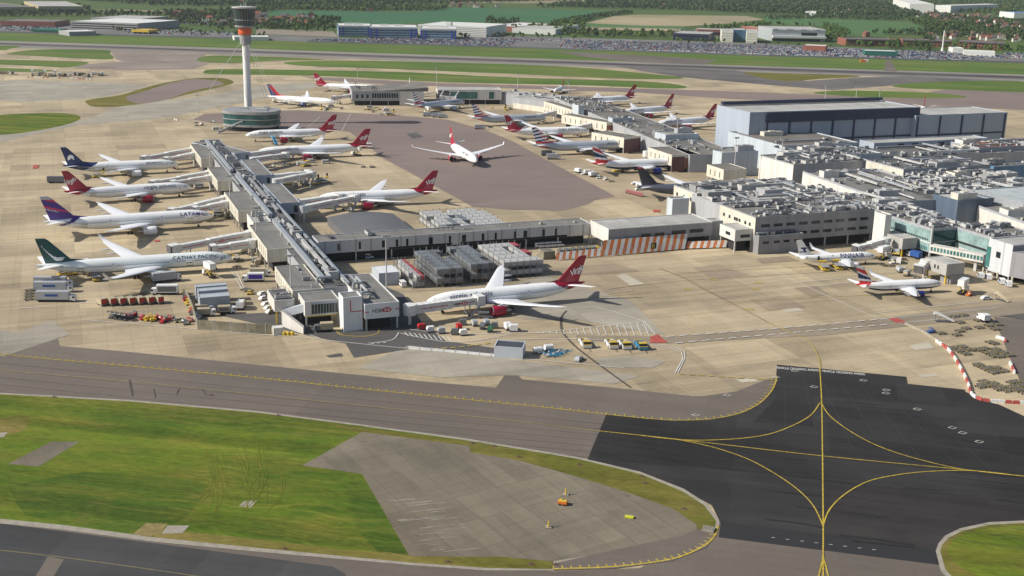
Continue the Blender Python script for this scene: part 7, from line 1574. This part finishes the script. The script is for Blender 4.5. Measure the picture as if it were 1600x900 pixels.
for c in cand:
    col = rd.choice(CC)
    if id(c) in pick:
        px = topx(c[0])[0]; where = 'under the blue glass offices' if px < 720 else 'below the low white warehouse' if px < 950 else 'in the middle of the long car park' if px < 1200 else 'at the right end of the long car park'
        CPROT[col].at((c[0].x, c[0].y, .02), ang+rd.uniform(-.03, .03), '%s parked car %s, front rows' % (col, where), '%s cars %s' % (col, where))
    else:
        k0 = len(mbs.m); carbox(mbs, c[0], ang+rd.uniform(-.04, .04)); ci = cols.index(col); mbs.m[k0:] = [ci if m == 0 else len(cols) for m in mbs.m[k0:]]
# second field of scattered cars behind and left
for poly, dens in (([(600, 57), (1000, 64), (1000, 68), (900, 65), (600, 61)], .5), ([(1040, 66), (1300, 76), (1300, 80), (1040, 71)], .6), ([(1300, 79), (1600, 90), (1600, 93), (1300, 83)], .5), ([(0, 40), (90, 41), (90, 49), (0, 48)], .8), ([(200, 44), (380, 50), (400, 58), (200, 52)], .45), ([(230, 28), (330, 32), (330, 40), (230, 38)], .5), ([(1050, 45), (1130, 46), (1130, 60), (1060, 60)], .3)):
    q = [G(*p) for p in poly]; x = min(p.x for p in q)
    while x < max(p.x for p in q):
        y = min(p.y for p in q)
        while y < max(p.y for p in q):
            c_ = False
            for a, b in zip(q, q[1:]+q[:1]):
                if (a.y > y) != (b.y > y) and x < (b.x-a.x)*(y-a.y)/(b.y-a.y)+a.x: c_ = not c_
            if c_ and rd.random() < dens*.6:
                k0 = len(mbs.m); carbox(mbs, Vector((x+rd.uniform(-.3, .3), y, 0)), ang+rd.choice((0, 1.57))*0); ci = cols.index(rd.choice(CC)); mbs.m[k0:] = [ci if m == 0 else len(cols) for m in mbs.m[k0:]]
            y += 9
        x += 3.2
tag(mbs.build('car_park_crowd', smats), 'mass of small parked cars filling the long car parks beyond the runway', 'cars', None, 'stuff'); print('cars', len(cand))
# buildings
def far(name, label, A, B, C, z1, wall, roof, bands=0, bmat=None, z0=0, par=.5, cat='building', snap=False, **k):
    r = block(name, label, A, B, C, z1, z0, wall, roof, par, snap=snap, cat=cat, **k)
    for i in range(bands):
        z = 1.2+(z1-1.5)*i/bands
        facade(r, 'f', .6, z, r.lu-1.2, (z1-1.5)/bands*.5, bmat or GLZ, 'window_band', d=.15); facade(r, 'l', .6, z, r.lv-1.2, (z1-1.5)/bands*.5, bmat or GLZ, 'window_band', d=.15)
    return r
BG = plain('blue_glass', (.05, .12, .20), .15, var=.4, scale=.05); BCOL = plain('blue_panel', (.03, .07, .42), .5); BW_ = plain('building_white', (.66, .66, .62), .6, coord='world', var=.1); BGR = plain('building_grey', (.30, .30, .30), .7, coord='world', var=.15)
for lab, A, B, C in (('blue glass office block, left one of three', (529, 40), (582, 40.5), (536, 36.5)), ('blue glass office block, middle and longest of three', (578, 42), (652, 43), (583, 38)), ('blue glass office block, right one of three', (657, 44.5), (713, 45.5), (662, 40.5))):
    r = far('office_block', lab, A, B, C, 17, BG, BW_, 4, plain('office_bands', (.30, .38, .45), .3), group='blue glass offices')
    for s in (0, .12, .86, .96): facade(r, 'f', r.lu*s, .2, r.lu*.035, 15.5, BCOL, 'blue_column', d=1.0)
    facade(r, 'f', -.2, 15, r.lu+.4, 2.4, BW_, 'roof_fascia', d=1.2)
    for t in (.3, .6): mb = MB(); p = r.p(r.lu*t, r.lv*.5, 17); mb.box(p, (14, 8, 2.5), r.an); mb.build('plant_room', BW_, r.root, world=True)
r = far('hotel', 'striped white long hotel with a central tower behind the blue offices', (653, 38.5), (760, 42.5), (660, 33), 16, BW_, BW_, 5, BGR); mb = MB(); p = r.p(r.lu*.45, 4); mb.box((p.x, p.y, 0), (9, 8, 22), r.an); mb.build('tower', BW_, r.root, world=True)
far('warehouse', 'low wide white warehouse with pale roof right of the striped hotel', (800, 44), (868, 46.5), (812, 36), 9, BW_, ROOFL, 0, cat='warehouse'); far('warehouse', 'low brick and white shed behind the striped hotel', (760, 40), (805, 42), (762, 33), 9, BRICK, BW_, 0, cat='warehouse')
for lab, A, B, C, wm, bn in (('pale cube office, left part of the three part offices', (1128, 48.5), (1146, 49), (1129, 45), BW_, 4), ('striped glazed middle part of the three part offices', (1147, 47), (1166, 47.5), (1148, 44), BG, 0), ('pale cube office, right part of the three part offices', (1167, 49.5), (1184, 50), (1168, 46), BW_, 4)):
    far('office_block', lab, A, B, C, 18, wm, ROOFL, bn, plain('cream_bands', (.5, .5, .36), .6), group='three part offices')
r = far('exhibition_hall', 'broad silver white building with a wavy roof edge left of the trees', (1207, 45.5), (1290, 47), (1212, 41), 20, plain('silver_panel', (.45, .48, .50), .4, .2, coord='world'), ROOFL, 0); facade(r, 'f', 0, 6, r.lu, 3.5, BW_, 'canopy', d=8); facade(r, 'f', r.lu*.55, 10, r.lu*.3, 5, GLZ); facade(r, 'f', r.lu*.02, .5, r.lu*.9, 4, GLZ, 'window_band')
mb = MB()
for i in range(14): a = r.p(r.lu*i/14, -.5, 20+1.0*math.sin(i*1.7)); b = r.p(r.lu*(i+1)/14, -.5, 20+1.0*math.sin((i+1)*1.7)); mb.bar(a, b, 1.2, 1.4)
mb.build('wavy_fascia', BW_, r.root, world=True)
for lab, A, B, C in (('brick hotel wing with dark flat roof, leftmost', (1322, 61), (1402, 62.5), (1330, 58.5)), ('brick hotel wing with dark flat roof, middle', (1410, 62), (1488, 64.5), (1418, 60)), ('brick hotel wing with dark flat roof, rightmost', (1498, 64.5), (1570, 67.5), (1506, 62.5))):
    r = far('hotel', lab, A, B, C, 10.5, plain('hotel_brick', (.24, .085, .055), .8, coord='world', var=.3), ROOFD, 0, group='brick hotel wings'); win_row(r, 'f', 14, 6.2, 2.4, 2.2); win_row(r, 'f', 14, 2, 2.4, 2.2); facade(r, 'f', 0, 9.2, r.lu, 1.6, ROOFD, 'roof_overhang', d=1.2)
far('low_office', 'dark glazed low office left of the pale cube offices', (1052, 52), (1108, 54), (1060, 48), 11, NAVYC, ROOFL, 2); far('low_office', 'orange brick low office behind the pale cubes', (1090, 46), (1130, 47), (1096, 44), 10, BRICK, ROOFL, 1); far('low_office', 'orange brick slab behind the right pale cube', (1186, 44), (1198, 44), (1187, 41), 16, BRICK, ROOFL, 2)
far('low_office', 'small brick and white building in the car park below the wavy roof', (1255, 71), (1290, 72.5), (1258, 69), 8, BRICK, BW_, 0); far('filling_station', 'long low green fronted building in the right car park', (1352, 79.5), (1402, 81), (1354, 77.5), 7, plain('station_green', (.02, .13, .10), .5), BW_, 0); far('low_office', 'white low shed right of the white mast', (1489, 75.5), (1506, 76), (1491, 73.5), 7, BW_, BW_, 0); far('low_office', 'long white shed behind the right car park', (1506, 80), (1555, 82), (1510, 78), 6, BW_, BW_, 0)
r = far('parking_garage', 'multi storey car park deck with white roofs at upper left', (110, 33), (215, 37), (120, 26), 12, BGR, BW_, 3, GLZ); far('warehouse', 'grey hall right of the left car park deck', (215, 30), (262, 26), (190, 24), 11, BGR, ROOFL, 1); far('warehouse', 'brown roofed long shed at far left', (0, 33), (85, 34.5), (0, 29), 8, BRICK, ROOFB, 0)
far('warehouse', 'navy and yellow warehouse at the top left corner', (-40, 12), (55, 11), (-30, 4), 12, plain('sand_wall', (.38, .32, .18), .8, coord='world'), ROOFD, 0); far('warehouse', 'pale roofed warehouse at the top left with a navy band', (60, 10), (130, 10), (62, 2), 13, MATS['sand_wall'], ROOFL, 1, NAVYC); far('filling_station', 'green canopy station at the left by the road', (48, 46), (92, 47), (50, 44), 6, MATS['station_green'], plain('canopy_green', (.02, .20, .14), .5), 0, z0=3)
far('filling_station', 'yellow canopy station left of the control tower', (205, 46.5), (232, 47.5), (207, 44.5), 6, PAINT['yellow'], PAINT['yellow'], 0, z0=3); far('low_office', 'white low terminal shed with curved front behind the control tower', (366, 58), (420, 58), (370, 55.5), 5, BW_, BW_, 0); far('low_office', 'grey and white shed by the road at left', (108, 50), (150, 49), (112, 47), 6, BGR, BW_, 0)
far('warehouse', 'large white block on the horizon, left one of two', (1422, 6), (1460, 7), (1425, -1), 26, BW_, BW_, 0); far('warehouse', 'large white block on the horizon, right one of two', (1462, 8), (1486, 9), (1463, 3), 20, BW_, BW_, 0); far('warehouse', 'blue roofed warehouse near the top right corner', (1562, 18), (1585, 20), (1560, 12), 14, BW_, plain('blue_roof', (.10, .2, .5), .5), 0); far('warehouse', 'white barn in the far green fields', (1258, 20), (1275, 20.5), (1259, 17), 9, BW_, BW_, 0)
p = G(1472, 80.5); MS = thing('radio_mast', 'thick white mast in front of the brick hotel', 'mast', (p.x, p.y, 0)); mb = MB(); mb.tube((0, 0, 0), (0, 0, 6), 2.2, 1.6, n=12); mb.build('base', BW_, MS); mb = MB(); mb.tube((0, 0, 6), (0, 0, 32), 1.1, .9, n=12); mb.build('pole', BW_, MS, True)
# red and white sensor hut by the runway
p = G(1348, 96.8); mb = MB(); mb.box((p.x, p.y, 0), (7, 4, 3)); tag(mb.build('red_hut', PAINT['orange']), 'tiny orange hut on the grass beyond the runway', 'hut'); p = G(1353.5, 96.4); mb = MB(); mb.box((p.x, p.y, 0), (5, 4, 3)); tag(mb.build('white_hut', PAINT['white']), 'tiny white hut on the grass beside the orange hut', 'hut')
# perimeter fence
fence('fence', 'long thin perimeter fence beyond the northern runway grass', [(-200, 40.5), (0, 51), (400, 62), (480, 66), (800, 75), (1200, 88), (1600, 99), (1800, 105)], 2.4, plain('mesh_fence', (.16, .17, .17), .8), post=False)
# houses
RF = [plain('roof_red', (.22, .07, .045), .8, var=.2), plain('roof_brown', (.13, .075, .055), .8, var=.2), plain('roof_slate', (.10, .10, .105), .8, var=.2)]; WL = [plain('wall_render', (.55, .52, .46), .8), plain('wall_brick', (.25, .12, .08), .8)]
def house_proto(ri, wi):
    r = thing('house', 'x', 'house'); mb = MB(); mb.box((0, 0, 0), (9, 7.5, 5.2)); 
    a = mb.add([(-4.5, -3.75, 5.2), (-4.5, 3.75, 5.2), (-4.5, 0, 7.6), (4.5, -3.75, 5.2), (4.5, 3.75, 5.2), (4.5, 0, 7.6)]); mb.face((a, a+2, a+1)); mb.face((a+3, a+4, a+5)); mb.build('wall', WL[wi], r)
    mb = MB()
    for s_ in (-1, 1): mb.loft([[(x, s_*4.2, 4.95), (x, s_*4.2, 5.15), (x, 0, 7.9), (x, 0, 7.65)] for x in (-4.8, 4.8)])
    rf = mb.build('roof', RF[ri], r); mb = MB(); mb.box((3.2, .6, 7.2), (.9, .9, 1.8)); mb.build('chimney', WL[1], rf)
    for s_ in (-1, 1):
        for x in (-2.4, 2.2):
            for z in (1.0, 3.3): mb = MB(); mb.box((x, s_*3.76, z), (1.5, .1, 1.2)); mb.build('window', GLZ, r)
    return r
HP = {(a, b): Proto(house_proto(a, b)) for a in range(3) for b in range(2)}
def houses(poly, n, where, seed, sc_=(.9, 1.4)):
    rd = random.Random(seed); xs = [p[0] for p in poly]; ys = [p[1] for p in poly]; k = 0; used = []
    while k < n:
        x, y = rd.uniform(min(xs), max(xs)), rd.uniform(min(ys), max(ys)); c_ = False
        for a, b in zip(poly, poly[1:]+poly[:1]):
            if (a[1] > y) != (b[1] > y) and x < (b[0]-a[0])*(y-a[1])/(b[1]-a[1])+a[0]: c_ = not c_
        if not c_: continue
        p = G(x, y); k += 1
        if any((p-u).length < 11 for u in used): continue
        used.append(p); key = (rd.choice((0, 0, 1, 1, 2)), rd.choice((0, 0, 1))); t = '%s roofed %s house %s' % (['red', 'brown', 'slate'][key[0]], ['pale', 'brick'][key[1]], where)
        HP[key].at((p.x, p.y, 0), rd.choice((0, 1.57))+rd.uniform(-.2, .2)+.1, t, t+'s', rd.uniform(*sc_))
houses([(395, 25), (490, 25), (500, 38), (480, 42), (395, 40)], 62, 'in the village left of the blue offices', 1); houses([(1470, 40), (1600, 50), (1600, 42), (1560, 30), (1490, 24), (1440, 22)], 88, 'in the suburb at upper right', 2); houses([(280, 2), (460, 4), (460, 10), (300, 9)], 16, 'in the distant village above the tower cab', 3); houses([(262, 22), (395, 24), (395, 44), (300, 40)], 34, 'among the trees left of the tower cab', 8); houses([(1325, 57), (1600, 66), (1600, 59), (1450, 54)], 18, 'in the trees right behind the brick hotel', 9)
houses([(1300, 14), (1440, 18), (1600, 12), (1600, 26), (1440, 26), (1300, 24)], 22, 'half hidden in the top right woodland', 10); houses([(1000, 8), (1200, 12), (1200, 18), (1000, 14)], 10, 'half hidden in the top middle woodland', 11)
houses([(1480, 58), (1600, 66), (1600, 60), (1480, 54)], 18, 'behind the brick hotel', 4); houses([(1290, 16), (1400, 20), (1400, 26), (1290, 23)], 16, 'beyond the bright field', 5); houses([(560, 14), (620, 12), (620, 16), (570, 18)], 8, 'at the edge of the green field', 6); houses([(700, 8), (800, 10), (800, 13), (700, 12)], 10, 'on the far side of the green field', 7)
# ------------------------------------------------------------------ air
HZ = MB(); HZ.prism([(-9500, -3000), (12500, -3000), (12500, 16500), (-9500, 16500)], -1.0, 140.0)
hm = bpy.data.materials.new('haze_air'); hm.use_nodes = True; hn = hm.node_tree; hn.nodes.remove(hn.nodes['Principled BSDF'])
pv = hn.nodes.new('ShaderNodeVolumePrincipled'); pv.inputs['Color'].default_value = (.86, .92, 1, 1); pv.inputs['Density'].default_value = .000034; pv.inputs['Anisotropy'].default_value = .2
hn.links.new(pv.outputs[0], hn.nodes['Material Output'].inputs['Volume'])
tag(HZ.build('haze', hm), 'pale summer haze over the far fields', None, None, 'stuff')
bad = [(o.name, o['label']) for o in sc.objects if not o.parent and o.get('label') and len(o['label'].split()) > 16]; print('LONG', bad)
bpy.context.view_layer.update()
